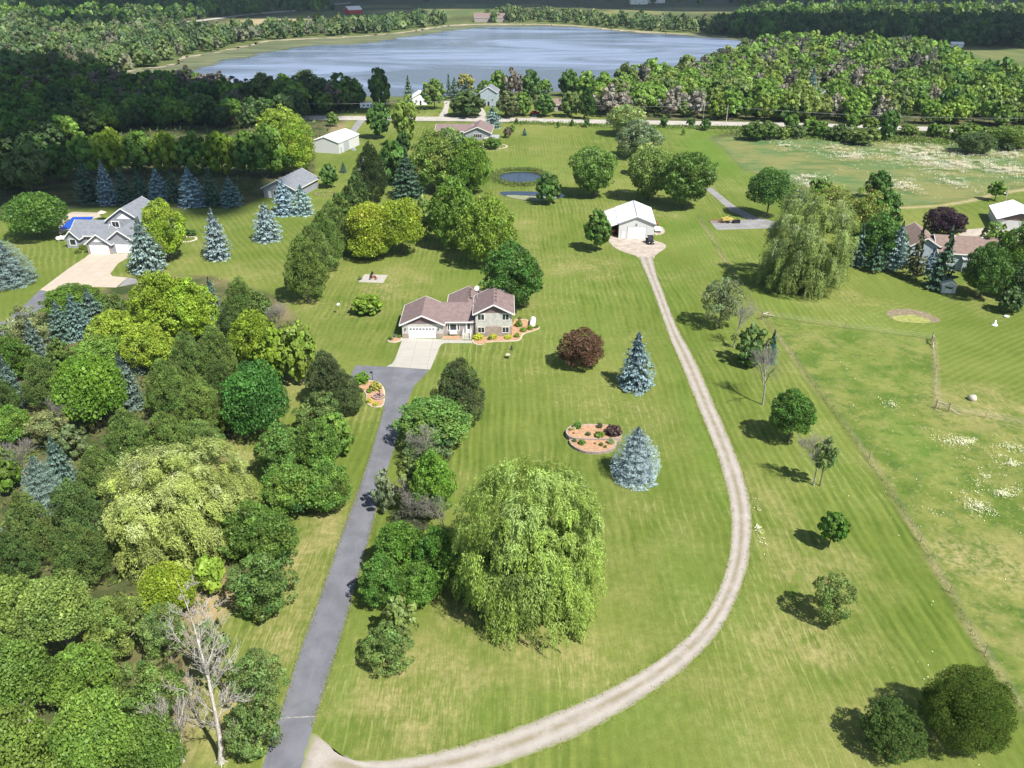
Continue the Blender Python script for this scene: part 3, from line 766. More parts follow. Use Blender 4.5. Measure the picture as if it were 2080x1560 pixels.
def branching(seed, h=1.0, r=.02, gens=5, spread=.55, upb=.35, first=.32, kids=(3, 5), crown=.8, curve=.12):
    """bare tree skeleton: list of tapering segments"""
    g = random.Random(seed); out = []
    def grow(p, d, L, r, k):
        n = 3 if k < 3 else 2
        q = p; dd = d.copy()
        for i in range(n):
            dd = (dd + Vector((g.uniform(-1, 1), g.uniform(-1, 1), g.uniform(-.3, 1) * upb)) * curve).normalized()
            e = q + dd * L / n
            out.append((tuple(q), tuple(e), r * (1 - i / n * .45), r * (1 - (i + 1) / n * .45)))
            q = e
            if k > 0 and k < gens and i < n - 1 or (k == 0 and i > 0 and i < n - 1):
                branch(q, dd, L * .7, r * .5, k + 1)
        if k < gens:
            for _ in range(g.randint(*kids)): branch(q, dd, L * g.uniform(.55, .78), r * .52, k + 1)
    def branch(q, dd, L, r, k):
        a = dd.orthogonal().normalized(); a.rotate(Matrix.Rotation(g.uniform(0, 6.28), 3, dd))
        nd = (dd + a * g.uniform(.4, 1.0) * spread * 1.6 + Vector((0, 0, .12))).normalized()
        grow(q, nd, L, r, k)
    grow(Vector((0, 0, 0)), Vector((0, 0, 1)), first * h, r, 0)
    zt = max(s[1][2] for s in out)
    sc = h / zt
    return [(tuple(c * sc for c in a), tuple(c * sc for c in b), r0, r1) for a, b, r0, r1 in out]
def to_mesh(name, v, q, mat, tint=None, smooth=False):
    me = bpy.data.meshes.new(name)
    mesh_from_quads(me, np.asarray(v), np.asarray(q))
    if tint is not None: add_attr(me, "tint", *np.clip(tint, .02, 6).T)
    me.materials.append(mat)
    if smooth: me.shade_smooth()
    return me

M['leaf'] = leaf_mat("leaves")
M['needle'] = leaf_mat("needles", .14, .08, .7, (1.1, 1.1, .8))
M['needle_blue'] = leaf_mat("blue_needles", .10, .3, .5, (1, 1, 1))
M['willow_leaf'] = leaf_mat("willow_leaves", .25, .4, .5, (1.2, 1.15, .6))
M['bark'] = bark_mat("bark", (.13, .105, .08))
M['bark_pale'] = bark_mat("pale_bark", (.34, .31, .27))
M['bark_dead'] = bark_mat("dead_wood", (.46, .42, .38))
M['twig'] = bark_mat("grey_twigs", (.27, .255, .22))

egg = lambda z: np.clip(1.06 - .32 * (z + .25) ** 2 - .12 * z, .2, 1.1)
vase = lambda z: np.clip(.62 + .45 * (z + 1) / 1.5, .5, 1.08)
column = lambda z: np.clip(1.05 - .25 * np.abs(z) ** 2, .3, 1.1)
conic = lambda z: np.clip(1.15 - .86 * (z + .7) / 1.7, .18, 1.15)
LODN = {'A': (44000, 100), 'B': (15000, 64), 'C': (2000, 30), 'D': (750, 18), 'E': (230, 10)}
_proto = {}
SPEC = {  # crown kinds: (variants, builder)
    'round': (3, lambda s, n, nl: broadleaf(s, n, nl, prof=egg)),
    'maple': (3, lambda s, n, nl: broadleaf(s, n, int(nl * 1.7), lr=(.14, .24), prof=egg, tv=.12, flat=.75)),
    'vase': (3, lambda s, n, nl: broadleaf(s, n, int(nl * 1.5), lr=(.15, .28), prof=vase, tv=.13)),
    'column': (2, lambda s, n, nl: broadleaf(s, n, nl, prof=column)),
    'lobed': (3, lambda s, n, nl: broadleaf(s, n, int(nl * .55), lr=(.30, .46), low=-.75, tv=.14)),
    'loose': (3, lambda s, n, nl: broadleaf(s, int(n * .5), nl, lr=(.13, .26), keep=.72, tv=.2, prof=egg, leaf=.72, inner=.5)),
    'silver': (2, lambda s, n, nl: broadleaf(s, n, int(nl * 1.3), lr=(.16, .3), prof=egg, whiten=.16)),
    'airy': (3, lambda s, n, nl: broadleaf(s, int(n * .9), int(nl * 1.1), lr=(.12, .25), low=-.8, keep=.78, tv=.2, leaf=1.0, flat=.8, inner=.5, cover=.95)),
    'bush': (3, lambda s, n, nl: broadleaf(s, n, int(nl * 1.2), lr=(.16, .28), low=-.85, tv=.12, flat=.85)),
    'pine': (3, lambda s, n, nl: broadleaf(s, int(n * 1.2), int(nl * 2.0), lr=(.10, .22), prof=conic, needle=True, tv=.2, flat=.75, leaf=.9)),
    'juniper': (2, lambda s, n, nl: broadleaf(s, n, int(nl * 2.4), lr=(.10, .2), low=-.7, needle=True, tv=.13, flat=1)),
    'spruce': (3, lambda s, n, nl: spruce(s, int(n * 1.7), max(8, int(nl * .30)), 2.3, 2.3, clump=.19)),
    'spruce_wide': (2, lambda s, n, nl: spruce(s, int(n * 1.7), max(7, int(nl * .21)), 1.7, 3.0, tip=1.3, clump=.22)),
    'spruce_loose': (2, lambda s, n, nl: spruce(s, int(n * .9), max(7, int(nl * .24)), 2.8, 1.1, .3, clump=.2)),
    'willow': (3, lambda s, n, nl: willow(s, 250, 58) if n > 10000 else willow(s, 200, 26, ll=.05, lw=.014)),
}
LEAFMAT = {'pine': 'needle', 'juniper': 'needle', 'spruce': 'needle_blue', 'spruce_wide': 'needle_blue', 'spruce_loose': 'needle', 'willow': 'willow_leaf'}
def arrays(kind, lod, var):
    key = (kind, lod, var)
    if key not in _proto:
        n, nl = LODN[lod]
        _proto[key] = SPEC[kind][1](hash_(kind) + var * 17 + ord(lod), n, nl)
    return _proto[key]
def hash_(s): return sum(ord(c) * (i + 3) for i, c in enumerate(s)) % 9973
_mesh = {}
def crown_mesh(kind, lod, var):
    key = (kind, lod, var)
    if key not in _mesh: _mesh[key] = to_mesh(kind + "_crown", *arrays(*key)[:2], M[LEAFMAT.get(kind, 'leaf')], arrays(*key)[2])
    return _mesh[key]
def trunk_mesh(key, mat):
    """unit trunk: from 0 to the middle of a unit crown (centre z=0, ground z=-1), limbs reaching out"""
    k = ('trunk', key, mat)
    if k in _mesh: return _mesh[k]
    g = random.Random(hash_(key)); segs = []
    top = Vector((g.uniform(-.05, .05), g.uniform(-.05, .05), .15))
    segs.append(((0, 0, -1.0), (0, 0, -.9), .075, .05)); segs.append(((0, 0, -.9), (top.x * .4, top.y * .4, -.35), .05, .042)); segs.append(((top.x * .4, top.y * .4, -.35), tuple(top), .042, .02))
    for i in range(9):
        a = i * 2.4; z0 = -.6 + .05 * i
        p0 = Vector((0, 0, z0)); p1 = Vector((math.cos(a) * .38, math.sin(a) * .38, z0 + .22)); p2 = Vector((math.cos(a + .2) * .62, math.sin(a + .2) * .62, z0 + .42))
        segs += [(p0, p1, .022, .014), (p1, p2, .014, .005)]
    v, q = tube_arrays(segs, 6)
    _mesh[k] = to_mesh("trunk", v, q, M[mat], None, True)
    return _mesh[k]
def spruce_trunk(mat='bark'):
    k = ('strunk', mat)
    if k not in _mesh:
        v, q = tube_arrays([((0, 0, -.06), (0, 0, .12), .05, .04), ((0, 0, .12), (0, 0, .97), .04, .006)], 6)
        _mesh[k] = to_mesh("trunk", v, q, M[mat], None, True)
    return _mesh[k]
def lod_for(px_radius):
    r = px_radius * .49
    return 'A' if r > 42 else 'B' if r > 19 else 'C' if r > 9 else 'D' if r > 4 else 'E'
def fit(box, clear):
    """crown radius a, half height b, centre, from the crown's outline in the photograph"""
    x0, y0, x1, y1 = box
    cx, cyy = (x0 + x1) / 2, (y0 + y1) / 2
    ang = PITCH + math.atan((cyy - 780) / F_PX)
    zc = 3.0
    for _ in range(12):
        s = scale_at(cx, cyy, zc); a = (x1 - x0) / 2 / s
        h = (y1 - y0) / 2 / s / 1.0
        bb = h * h - (a * math.sin(ang)) ** 2
        b = math.sqrt(max(bb, (a * .55) ** 2 * math.cos(ang) ** 2)) / math.cos(ang)
        b = min(b, 1.6 * a + 2)
        zc = b + clear
    return at(cx, cyy, zc), a, b
NAMES = {'pine': 'pine_tree', 'juniper': 'juniper_tree', 'spruce': 'spruce_tree', 'spruce_wide': 'spruce_tree', 'spruce_loose': 'spruce_tree', 'willow': 'willow_tree', 'bush': 'shrub'}
count_tree = {}
def tree(kind, box, col, label, group=None, clear=None, bark='bark', rz=None, name=None, cat=None, single=False, base=None):
    a_px = (box[2] - box[0]) / 2
    nvar = SPEC[kind][0]
    count_tree[kind] = count_tree.get(kind, 0) + 1
    var = count_tree[kind] % nvar
    lod = 'A' if kind == 'willow' else lod_for(a_px)
    name = name or NAMES.get(kind, 'broadleaf_tree'); cat = cat or ('shrub' if kind == 'bush' else name.replace('_', ' ') if 'tree' in name else name.replace('_', ' '))
    rz = random.uniform(0, 6.28) if rz is None else rz
    if kind.startswith('spruce'):
        x0, y0, x1, y1 = box; cx = (x0 + x1) / 2
        z0 = 0.0 if clear is None else clear
        by = y1
        for _ in range(6):
            s = scale_at(cx, by); a = (x1 - x0) / 2 / s
            ang = PITCH + math.atan((by - 780) / F_PX); by = y1 - a * math.sin(ang) * s * .8 + 0
            if clear: by = min(by + 0, y1)
        g = at(cx, by, z0)
        h = 1.0                                        # solve the height from the tip's row
        lo, hi = .5, 30.0
        for _ in range(40):
            h = (lo + hi) / 2
            if pix(g.x, g.y, z0 + h)[1] > y0: lo = h
            else: hi = h
        xt = pix(g.x, g.y, z0 + h * .5)[0]
        g.x += (cx - xt) * .6 / s
        loc = (g.x, g.y, 0); sc = (a * 1.03, a * 1.03, h)
        cz = z0
        tm, tsc, tz = spruce_trunk(bark), (max(a * 1.1, 1.2), max(a * 1.1, 1.2), h + z0), 0
    else:
        clear = .4 if clear is None else clear
        c, a, b = fit(box, clear)
        if kind == 'willow':                           # the skirt reaches the ground: bottom of the outline is its front edge
            x0, y0, x1, y1 = box; cx = (x0 + x1) / 2; by = y1
            for _ in range(8):
                s = scale_at(cx, by, 1.0); a = (x1 - x0) / 2 / s; by = y1 - a * math.sin(PITCH + math.atan((by - 780) / F_PX)) * s * .84
            a *= .90; g_ = at(cx, by); lo, hi = 2.0, 30.0
            for _ in range(40):
                h_ = (lo + hi) / 2
                if pix(g_.x, g_.y + a * .4, h_ * .95)[1] > y0: lo = h_
                else: hi = h_
            b = h_ / 2; c = Vector((at(cx, (y0 + y1) / 2, b).x * .5 + g_.x * .5, g_.y, b))
        if base is not None:                           # the foot of the trunk is seen in the photograph
            f = at(*base); c = Vector((c.x, f.y + (c.y - f.y) * .0, c.z)); c.x = f.x * .35 + c.x * .65
            lo, hi = 1.0, 25.0
            for _ in range(40):
                z = (lo + hi) / 2
                if pix(c.x, c.y, z)[1] > (box[1] + box[3]) / 2: lo = z
                else: hi = z
            s = F_PX / (c.y * CP + (CAM_H - z) * SP); c.z = z; a = (box[2] - box[0]) / 2 / s; b = min(b, z * .92)
            c.x = at((box[0] + box[2]) / 2, (box[1] + box[3]) / 2, z).x
        loc = (c.x, c.y, 0); sc = (a, a, b); cz = c.z
        tm = trunk_mesh(kind + str(var), bark); tsc = (min(a, 5.5) * .95, min(a, 5.5) * .95, cz); tz = cz
    e = empty(name, loc, 0, label, cat, group)
    cr = bpy.data.objects.new("crown", crown_mesh(kind, lod, var)); cr.location = (0, 0, cz); cr.scale = sc; cr.rotation_euler = (0, 0, rz)
    j = random.uniform(.9, 1.1); cr.color = (col[0] * j * random.uniform(.95, 1.05), col[1] * j, col[2] * j * random.uniform(.9, 1.1), 1)
    link(cr, e)
    if kind != 'bush' or (clear or 0) > .6:
        t = bpy.data.objects.new("trunk", tm); t.location = (0, 0, tz); t.scale = tsc; link(t, e)
    return e
def bare_tree(base, top, seed, label, mat='twig', gens=5, r=None, form=None, spread=.55, group=None, name='bare_tree', crown=None, first=.32, lean=0.0, kids=(2, 4)):
    b = at(*base); lo, hi = .5, 30
    for _ in range(40):
        h = (lo + hi) / 2
        if pix(b.x, b.y, h)[1] > top: lo = h
        else: hi = h
    segs = snag(seed, h, r, form) if form else branching(seed, h, r or h * .016, gens, spread, first=first, kids=kids)
    big = [s for s in segs if s[2] > (r or h * .016) * .3]; small = [s for s in segs if s[2] <= (r or h * .016) * .3]
    thin = .013 if form else .011
    e = empty(name, b, 0, label, 'bare tree', group)
    v, q = tube_arrays([(a, c, max(r0, thin), max(r1, thin)) for a, c, r0, r1 in big], 6)
    o = link(bpy.data.objects.new("trunk", to_mesh("trunk", v, q, M[mat], None, True)), e); o.rotation_euler = (0, lean, 0)
    if small:
        v, q = tube_arrays([(a, c, max(r0, thin), max(r1, thin * .8)) for a, c, r0, r1 in small], 3)
        o = link(bpy.data.objects.new("twigs", to_mesh("twigs", v, q, M[mat])), e); o.rotation_euler = (0, lean, 0)
    if crown is not None:
        kind, sc, col, zc = crown
        cr = bpy.data.objects.new("crown", crown_mesh(kind, 'C' if sc < 2.5 else 'B', 0)); cr.location = (0, 0, zc); cr.scale = (sc, sc, sc * 1.1); cr.color = (*col, 1); link(cr, e)
    return e

# ------------------------------------------------------------------ trees one can point at
BR = (.165, .245, .018); BR2 = (.20, .27, .025); MID = (.10, .18, .024); ASH = (.115, .18, .034); DK = (.055, .12, .018); DK2 = (.038, .078, .016); OLV = (.095, .145, .035); OLV2 = (.065, .105, .028)
BLU = (.14, .20, .20); BLU2 = (.18, .27, .29); SGR = (.065, .12, .075); SGR2 = (.10, .15, .115); WIL = (.175, .245, .04); GRY = (.15, .18, .07); PUR = (.026, .011, .02); BUR = (.10, .05, .026); TEAL = (.095, .155, .125)
T = tree
gN = "blue and green spruces in a row behind the grey house"
# left neighbour's yard
T('spruce', (-62, 476, 62, 592), BLU, "tall blue spruce cut by the left edge of the photo")
T('spruce', (257, 446, 332, 560), BLU, "tall blue spruce hiding the right end of the grey house's garage")
T('spruce', (411, 427, 467, 532), (.20, .27, .275), "narrow pale blue spruce alone on the lawn right of the grey house")
T('spruce_wide', (512, 414, 571, 494), (.20, .27, .275), "short wide pale blue spruce on the lawn before the grey outbuilding")
T('spruce', (552, 365, 600, 440), BLU2, "dark blue spruce covering the front of the grey outbuilding")
T('spruce_wide', (590, 377, 637, 440), BLU2, "lower dark blue spruce at the right corner of the grey outbuilding")
T('column', (289, 402, 372, 528), BR, "tall yellow green maple at the right of the grey house")
T('lobed', (10, 386, 128, 484), (.06, .125, .016), "wide round green tree left of the blue pool")
T('column', (650, 328, 685, 380), DK, "small dark egg shaped tree between the outbuilding and the pines", base=(667, 382))
T('spruce', (689, 331, 706, 352), SGR, "tiny dark spruce on the grass below the white shed")
T('spruce', (728, 321, 748, 352), BLU2, "small blue spruce beside the tallest dark pine")
for i, (bx, c, l) in enumerate([((150, 328, 201, 414), SGR, "dark green spruce at the left end of the spruce row"), ((197, 331, 237, 418), BLU2, "narrow blue spruce second from the left in the spruce row"),
        ((232, 342, 271, 416), SGR, "green spruce directly behind the grey house's peak"), ((268, 346, 303, 414), SGR, "small green spruce left of the wide maple's tip in the row"), ((300, 342, 344, 414), BLU2, "blue spruce rising behind the yellow green maple"),
        ((338, 343, 367, 414), SGR, "thin dark spruce squeezed between two blue ones in the row"), ((361, 342, 416, 423), BLU2, "widest blue spruce of the row behind the grey house"), ((411, 343, 448, 420), SGR, "dark spruce right of the widest blue one in the row"),
        ((446, 360, 492, 422), (.13, .2, .2), "short blue spruce closing the row at its right end")]):
    T('spruce', bx, c, l, gN)
gH = "rounded green trees in a hedge like line at the dark wood's edge"
for i, (bx, c, l) in enumerate([((136, 264, 208, 352), MID, "round tree at the left end of the hedge like tree line"), ((190, 258, 262, 350), BR, "bright topped tree second from the left in the hedge like line"), ((246, 262, 318, 350), MID, "round tree of the hedge like line above the thin dark spruce"),
        ((304, 262, 372, 350), BR, "bright round tree of the hedge like line above the widest blue spruce"), ((356, 262, 426, 352), MID, "round tree of the hedge like line right of the spruce row's middle"), ((412, 262, 480, 352), BR, "bright tree of the hedge like line above the row's last spruce"),
        ((466, 260, 534, 352), MID, "round tree of the hedge like line left of the tall bright pair"), ((508, 250, 584, 356), MID, "broad tree standing in front of the tall bright domed tree"), ((556, 246, 634, 352), BR, "tree at the right end of the hedge like line beside the white shed"), ((518, 214, 626, 306), (.17, .25, .03), "tall domed yellow green tree over the end of the hedge like line")]):
    T('maple' if i % 2 else 'round', bx, c, l, gH)
# the pine windbreak
gP = "olive green pines in the slanting windbreak"
for bx, c, l in [((568, 470, 668, 612), OLV, "big olive pine at the near end of the windbreak"), ((590, 448, 682, 572), OLV, "second olive pine from the near end of the windbreak"), ((612, 424, 702, 546), OLV, "third olive pine of the windbreak, left of the bright walnut clump"),
        ((634, 404, 718, 518), OLV, "fourth olive pine of the windbreak"), ((655, 388, 730, 488), OLV, "fifth olive pine of the windbreak"), ((676, 372, 742, 456), OLV2, "sixth windbreak pine, darker, next to the small egg shaped tree"), ((698, 346, 752, 430), OLV2, "small dark pine at the foot of the tallest black green pine"),
        ((712, 286, 792, 408), (.028, .045, .014), "tallest black green pine at the far end of the windbreak")]:
    T('pine', bx, c, l, gP)
T('round', (766, 276, 830, 372), DK, "dark leafy tree behind the tallest black green pine")
T('spruce', (793, 316, 862, 408), (.045, .085, .05), "dark feathery white pine between the pines and the round ash", rz=1)
T('vase', (742, 206, 796, 282), DK, "dark green round tree on the lawn near the road, right of the white shed", base=(768, 282))
T('vase', (794, 196, 848, 290), (.16, .22, .035), "tall thin yellow green tree beside the road", base=(822, 300))
T('column', (803, 262, 833, 322), DK2, "small skinny dark tree below the tall thin yellow green one")
T('round', (832, 262, 930, 384), ASH, "left half of the large ash clump hiding the mauve roof", clear=1)
T('silver', (870, 254, 960, 356), (.13, .2, .05), "pale topped ash in the middle of the large clump by the mauve roof", clear=2)
T('maple', (912, 276, 996, 386), (.11, .19, .02), "right hand tree of the large clump by the mauve roof", clear=1)
T('round', (880, 318, 968, 392), DK, "dark tree in front of the large ash clump", clear=.3)
T('maple', (872, 356, 972, 502), (.10, .18, .02), "tall leafy maple behind the pale edged one above the house", clear=.6)
T('maple', (930, 390, 1047, 536), (.15, .225, .024), "broad maple with bright leaf edges standing above the house", clear=.6)
T('lobed', (704, 402, 800, 522), (.17, .225, .016), "yellow green walnut at the left of the low wide clump", clear=.2)
T('lobed', (764, 396, 862, 516), (.155, .215, .016), "yellow green walnut at the right of the low wide clump", clear=.3)
T('lobed', (706, 466, 790, 528), (.17, .23, .018), "low front bough tree of the yellow green walnut clump", clear=.1)
T('loose', (838, 396, 892, 482), ASH, "thin greyish tree between the walnut clump and the tall maple", clear=.4)
T('round', (974, 486, 1102, 622), (.05, .115, .018), "dense dark green tree at the right rear of the brown roofed house", clear=.8)
T('bush', (714, 596, 777, 639), (.13, .2, .016), "round bright green bush on the lawn left of the house", clear=.1)
T('bush', (1133, 666, 1227, 749), BUR, "round burgundy leaved bush on the middle lawn", clear=.1, name='burgundy_bush')
T('spruce', (1255, 680, 1330, 799), (.165, .24, .25), "tall blue spruce beside the gravel lane above the planting bed")
T('spruce_wide', (1243, 868, 1341, 990), (.23, .30, .315), "wide silvery blue spruce right beside the walled planting bed")
T('round', (1085, 346, 1140, 412), DK, "small dark tree in front of the two ponds", base=(1113, 414))
T('vase', (1155, 294, 1258, 398), (.10, .17, .03), "vase shaped ash right of the garden pond", clear=.4)
T('vase', (1272, 292, 1368, 404), (.13, .2, .04), "left of the two big ashes behind the pole barn", clear=.4)
T('vase', (1336, 302, 1456, 422), (.085, .145, .025), "right of the two big ashes behind the pole barn", clear=.4)
T('silver', (1231, 207, 1312, 272), (.19, .26, .07), "pale round willow like tree by the main road", clear=.5)
T('silver', (1252, 238, 1342, 318), (.13, .19, .09), "grey green tree in front of the pale roadside one", clear=.4)
T('silver', (1288, 290, 1346, 332), (.27, .33, .10), "whitish top of a small tree behind the left big ash", clear=4)
T('round', (1187, 421, 1242, 504), DK, "dark green tree at the left corner of the pole barn", base=(1212, 510))
T('lobed', (1521, 336, 1611, 428), DK, "dark spreading tree with a bare stem beside the old asphalt lane", base=(1548, 442))
T('willow', (1549, 402, 1733, 612), (.16, .225, .055), "huge weeping willow right of the old asphalt lane", clear=0, name='willow_tree')
T('loose', (1606, 378, 1650, 424), (.11, .17, .12), "small bluish shrub like tree behind the right willow", clear=.3)
T('round', (1644, 356, 1692, 408), MID, "dark topped tree behind the two yellowish bushes")
T('loose', (1650, 370, 1738, 462), (.19, .23, .05), "left of two yellowish round trees behind the right willow", clear=.2)
T('loose', (1712, 372, 1802, 474), (.18, .22, .045), "right of two yellowish round trees behind the right willow", clear=.2)
T('round', (1762, 342, 1814, 402), DK, "small dark round tree at the meadow edge")
T('round', (1776, 384, 1834, 462), DK, "dark tree between the yellowish ones and the lawn strip")
T('round', (1742, 428, 1840, 536), DK, "dark bulky tree behind the row of spruces by the brown house")
T('bush', (1880, 419, 1963, 482), PUR, "round dark purple plum tree behind the brown roofed house", clear=.5, name='plum_tree', cat='plum tree')
T('spruce', (1726, 464, 1762, 540), TEAL, "narrow blue spruce nearest the right willow", clear=.6, bark='bark_pale')
T('spruce_loose', (1764, 478, 1798, 548), SGR, "thin dark spruce with a bare stem second in the right row", clear=1.2, bark='bark_pale')
T('spruce', (1800, 454, 1844, 548), (.17, .25, .24), "tall blue spruce at the left end of the brown roofed house", clear=1.2, bark='bark_pale')
T('spruce_loose', (1838, 461, 1886, 560), (.085, .10, .04), "sparse brownish spruce in front of the brown roofed house", clear=1.4, bark='bark_pale')
T('spruce_loose', (1882, 466, 1948, 592), (.07, .12, .07), "largest dark spruce in front of the brown roofed house", clear=.3)
T('spruce', (1876, 505, 1906, 560), (.15, .22, .24), "small blue spruce between the two sparse ones by the brown house")
T('round', (1962, 486, 2052, 600), (.05, .115, .015), "dark green tree at the right end of the brown roofed house", clear=.8)
T('loose', (1990, 442, 2052, 520), (.09, .16, .03), "loose green tree before the white shed at the right edge", clear=2)
T('round', (2036, 440, 2120, 560), MID, "tall green tree cut by the right edge beside the white shed", clear=1)
T('round', (2040, 520, 2130, 606), DK2, "black green tree at the right edge above the round shrub", clear=.2)
T('bush', (2030, 584, 2082, 636), (.055, .10, .025), "dark round shrub on the lawn near the right edge", clear=.1)
T('round', (2010, 366, 2044, 400), (.085, .155, .015), "small leaning tree on the strip below the flowering meadow", base=(2013, 408))
# between lane and fence
gL = "small trees on the strip between gravel lane and fence"
T('loose', (1426, 558, 1512, 655), (.13, .165, .07), "grey green tree with a thin stem highest up the lane strip", gL, base=(1467, 666))
T('loose', (1496, 653, 1568, 742), (.075, .135, .03), "bushy green tree touching the small spruce on the lane strip", gL, base=(1522, 742))
T('round', (1500, 695, 1548, 745), DK, "dark low bush under the bushy tree on the lane strip", gL, clear=.1)
T('spruce', (1554, 676, 1580, 742), (.05, .13, .10), "small teal green spruce beside the bare tree on the lane strip", gL)
T('round', (1565, 784, 1659, 885), (.06, .13, .018), "round dark green tree halfway down the lane strip", gL, base=(1598, 896))
T('round', (1664, 1033, 1723, 1100), (.06, .14, .012), "smallest round green tree, low on the lane strip", gL, base=(1685, 1112))
T('loose', (1645, 1148, 1738, 1272), (.13, .19, .05), "airy light green tree lowest on the lane strip", gL, base=(1690, 1262))
T('juniper', (1752, 1424, 1880, 1543), (.055, .09, .02), "smaller dark juniper with reddish tips at the bottom right", clear=.1)
T('juniper', (1878, 1356, 2052, 1530), (.05, .085, .012), "largest dark round juniper in the bottom right corner", clear=.1)
bare_tree((1549, 822), 704, 11, "bare grey tree on the lane strip beside the teal spruce", gens=4, spread=.5, group=gL)
bare_tree((1490, 706), 612, 5, "thin bare whitish sapling behind the grey green tree", gens=4, spread=.3, group=gL, crown=('loose', .8, (.12, .17, .04), 2.2))
bare_tree((1652, 986), 884, 23, "half dead sapling with leaves on its right side on the lane strip", gens=5, spread=.4, group=gL)
T('loose', (1655, 880, 1704, 960), (.11, .17, .05), "loose leafy top of the half dead sapling on the lane strip", gL, clear=2.4)
# right side of the asphalt drive
T('pine', (872, 720, 992, 866), (.06, .085, .035), "big dark pine at the drive just below the house", clear=.4)
T('round', (804, 793, 958, 906), (0.098, 0.183, 0.033), "broad round ash leaning over the asphalt drive", clear=.5)
T('loose', (808, 862, 926, 946), (.10, .14, .055), "greyish thinning tree between two ashes at the drive", clear=.2)
bare_tree((868, 945), 862, 31, "dead brown topped tree inside the thinning clump by the drive", gens=5, spread=.5)
T('round', (830, 905, 926, 1052), (0.098, 0.189, 0.024), "green ash in the middle of the clumps along the drive", clear=.4)
T('loose', (796, 922, 872, 1030), (.11, .16, .045), "pale loose ash beside the middle green one at the drive", clear=.4)
T('loose', (752, 948, 806, 1040), (.15, .19, .09), "wispy pale green sapling at the edge of the asphalt", clear=.1)
bare_tree((842, 1062), 975, 41, "bare grey leaning tree between the clumps right of the drive", gens=5, spread=.55)
bare_tree((905, 1090), 1010, 43, "bare brush beside the left edge of the central willow", gens=4, spread=.6)
T('loose', (795, 1020, 880, 1080), (.07, .085, .04), "brownish thin bush below the leaning bare tree", clear=.1)
T('round', (758, 1050, 868, 1172), (0.078, 0.165, 0.020), "dark green tree over the drive's right edge left of the central willow", clear=.4)
T('round', (838, 1060, 935, 1196), (0.072, 0.152, 0.022), "dark green tree pressed against the central willow", clear=.4)
T('round', (728, 1120, 820, 1232), (0.078, 0.159, 0.024), "dark low tree overhanging the asphalt left of the central willow", clear=.3)
T('round', (800, 1130, 898, 1230), (0.078, 0.165, 0.020), "dark bushy tree in front of the one against the central willow", clear=.2)
T('loose', (775, 1200, 852, 1300), (0.130, 0.183, 0.044), "upper part tree of the loose pair in front of the dark clump", clear=1.2)
T('loose', (735, 1262, 838, 1362), (0.111, 0.171, 0.039), "loose green tree standing nearest the drive's right side", clear=.2)
T('willow', (916, 922, 1232, 1312), WIL, "great weeping willow in the middle of the front lawn", clear=0)
# left side of the drive
T('pine', (612, 704, 712, 826), (.06, .085, .035), "dark pine left of the drive beside the orange mulch bed", clear=.4)
T('pine', (650, 745, 742, 846), (.055, .08, .03), "lower dark pine reaching the orange mulch bed", clear=.2)
T('loose', (600, 788, 700, 880), (.095, .145, .04), "thin topped ash left of the drive", clear=.5)
T('round', (640, 830, 714, 930), (0.098, 0.177, 0.024), "narrow green ash left of the drive behind the large clump", clear=.3)
T('round', (520, 852, 622, 968), (.085, .16, .03), "upper left ash of the large clump left of the drive", clear=1)
T('round', (596, 842, 690, 960), (.085, .165, .026), "upper right ash of the large clump left of the drive", clear=1)
T('round', (530, 930, 640, 1048), (0.104, 0.183, 0.029), "lower left ash of the large clump left of the drive", clear=.3)
T('round', (610, 925, 713, 1040), (0.104, 0.189, 0.029), "lower right ash of the large clump left of the drive", clear=.3)
T('lobed', (454, 728, 584, 892), (.05, .14, .02), "deep green sugar maple in the middle of the grove's right edge", clear=.3)
T('round', (445, 1010, 560, 1130), (0.072, 0.140, 0.020), "dark tree right of the yellow green willow", clear=.8)
T('round', (500, 1030, 604, 1150), (0.078, 0.140, 0.024), "leafy tree between the large ash clump and the drive", clear=.6)
T('loose', (455, 1110, 600, 1254), (0.091, 0.152, 0.033), "loose dark tree on the dry grass below the yellow green willow", clear=.2)
T('willow', (192, 897, 518, 1180), (.20, .25, .06), "yellow green weeping willow with silvery top at the left", clear=0)
T('lobed', (284, 1140, 392, 1262), (.19, .26, .02), "bright feathery willow sucker below the yellow green willow", clear=.2)
T('lobed', (392, 1120, 458, 1208), (.17, .25, .03), "small bright feathery sucker right of the larger one", clear=.2)
T('maple', (468, 624, 562, 742), (.165, .24, .018), "yellow green maple at the grove's right edge", clear=1.2)
T('maple', (520, 660, 596, 770), (.15, .225, .02), "second yellow green maple of the grove's right edge", clear=.6)
T('maple', (566, 646, 642, 772), (.14, .21, .03), "lighter yellow green maple nearest the house lawn", clear=.8, bark='bark_pale')
bare_tree((565, 682), 612, 51, "bare grey bush between the maples at the grove's corner", gens=5, spread=.45)
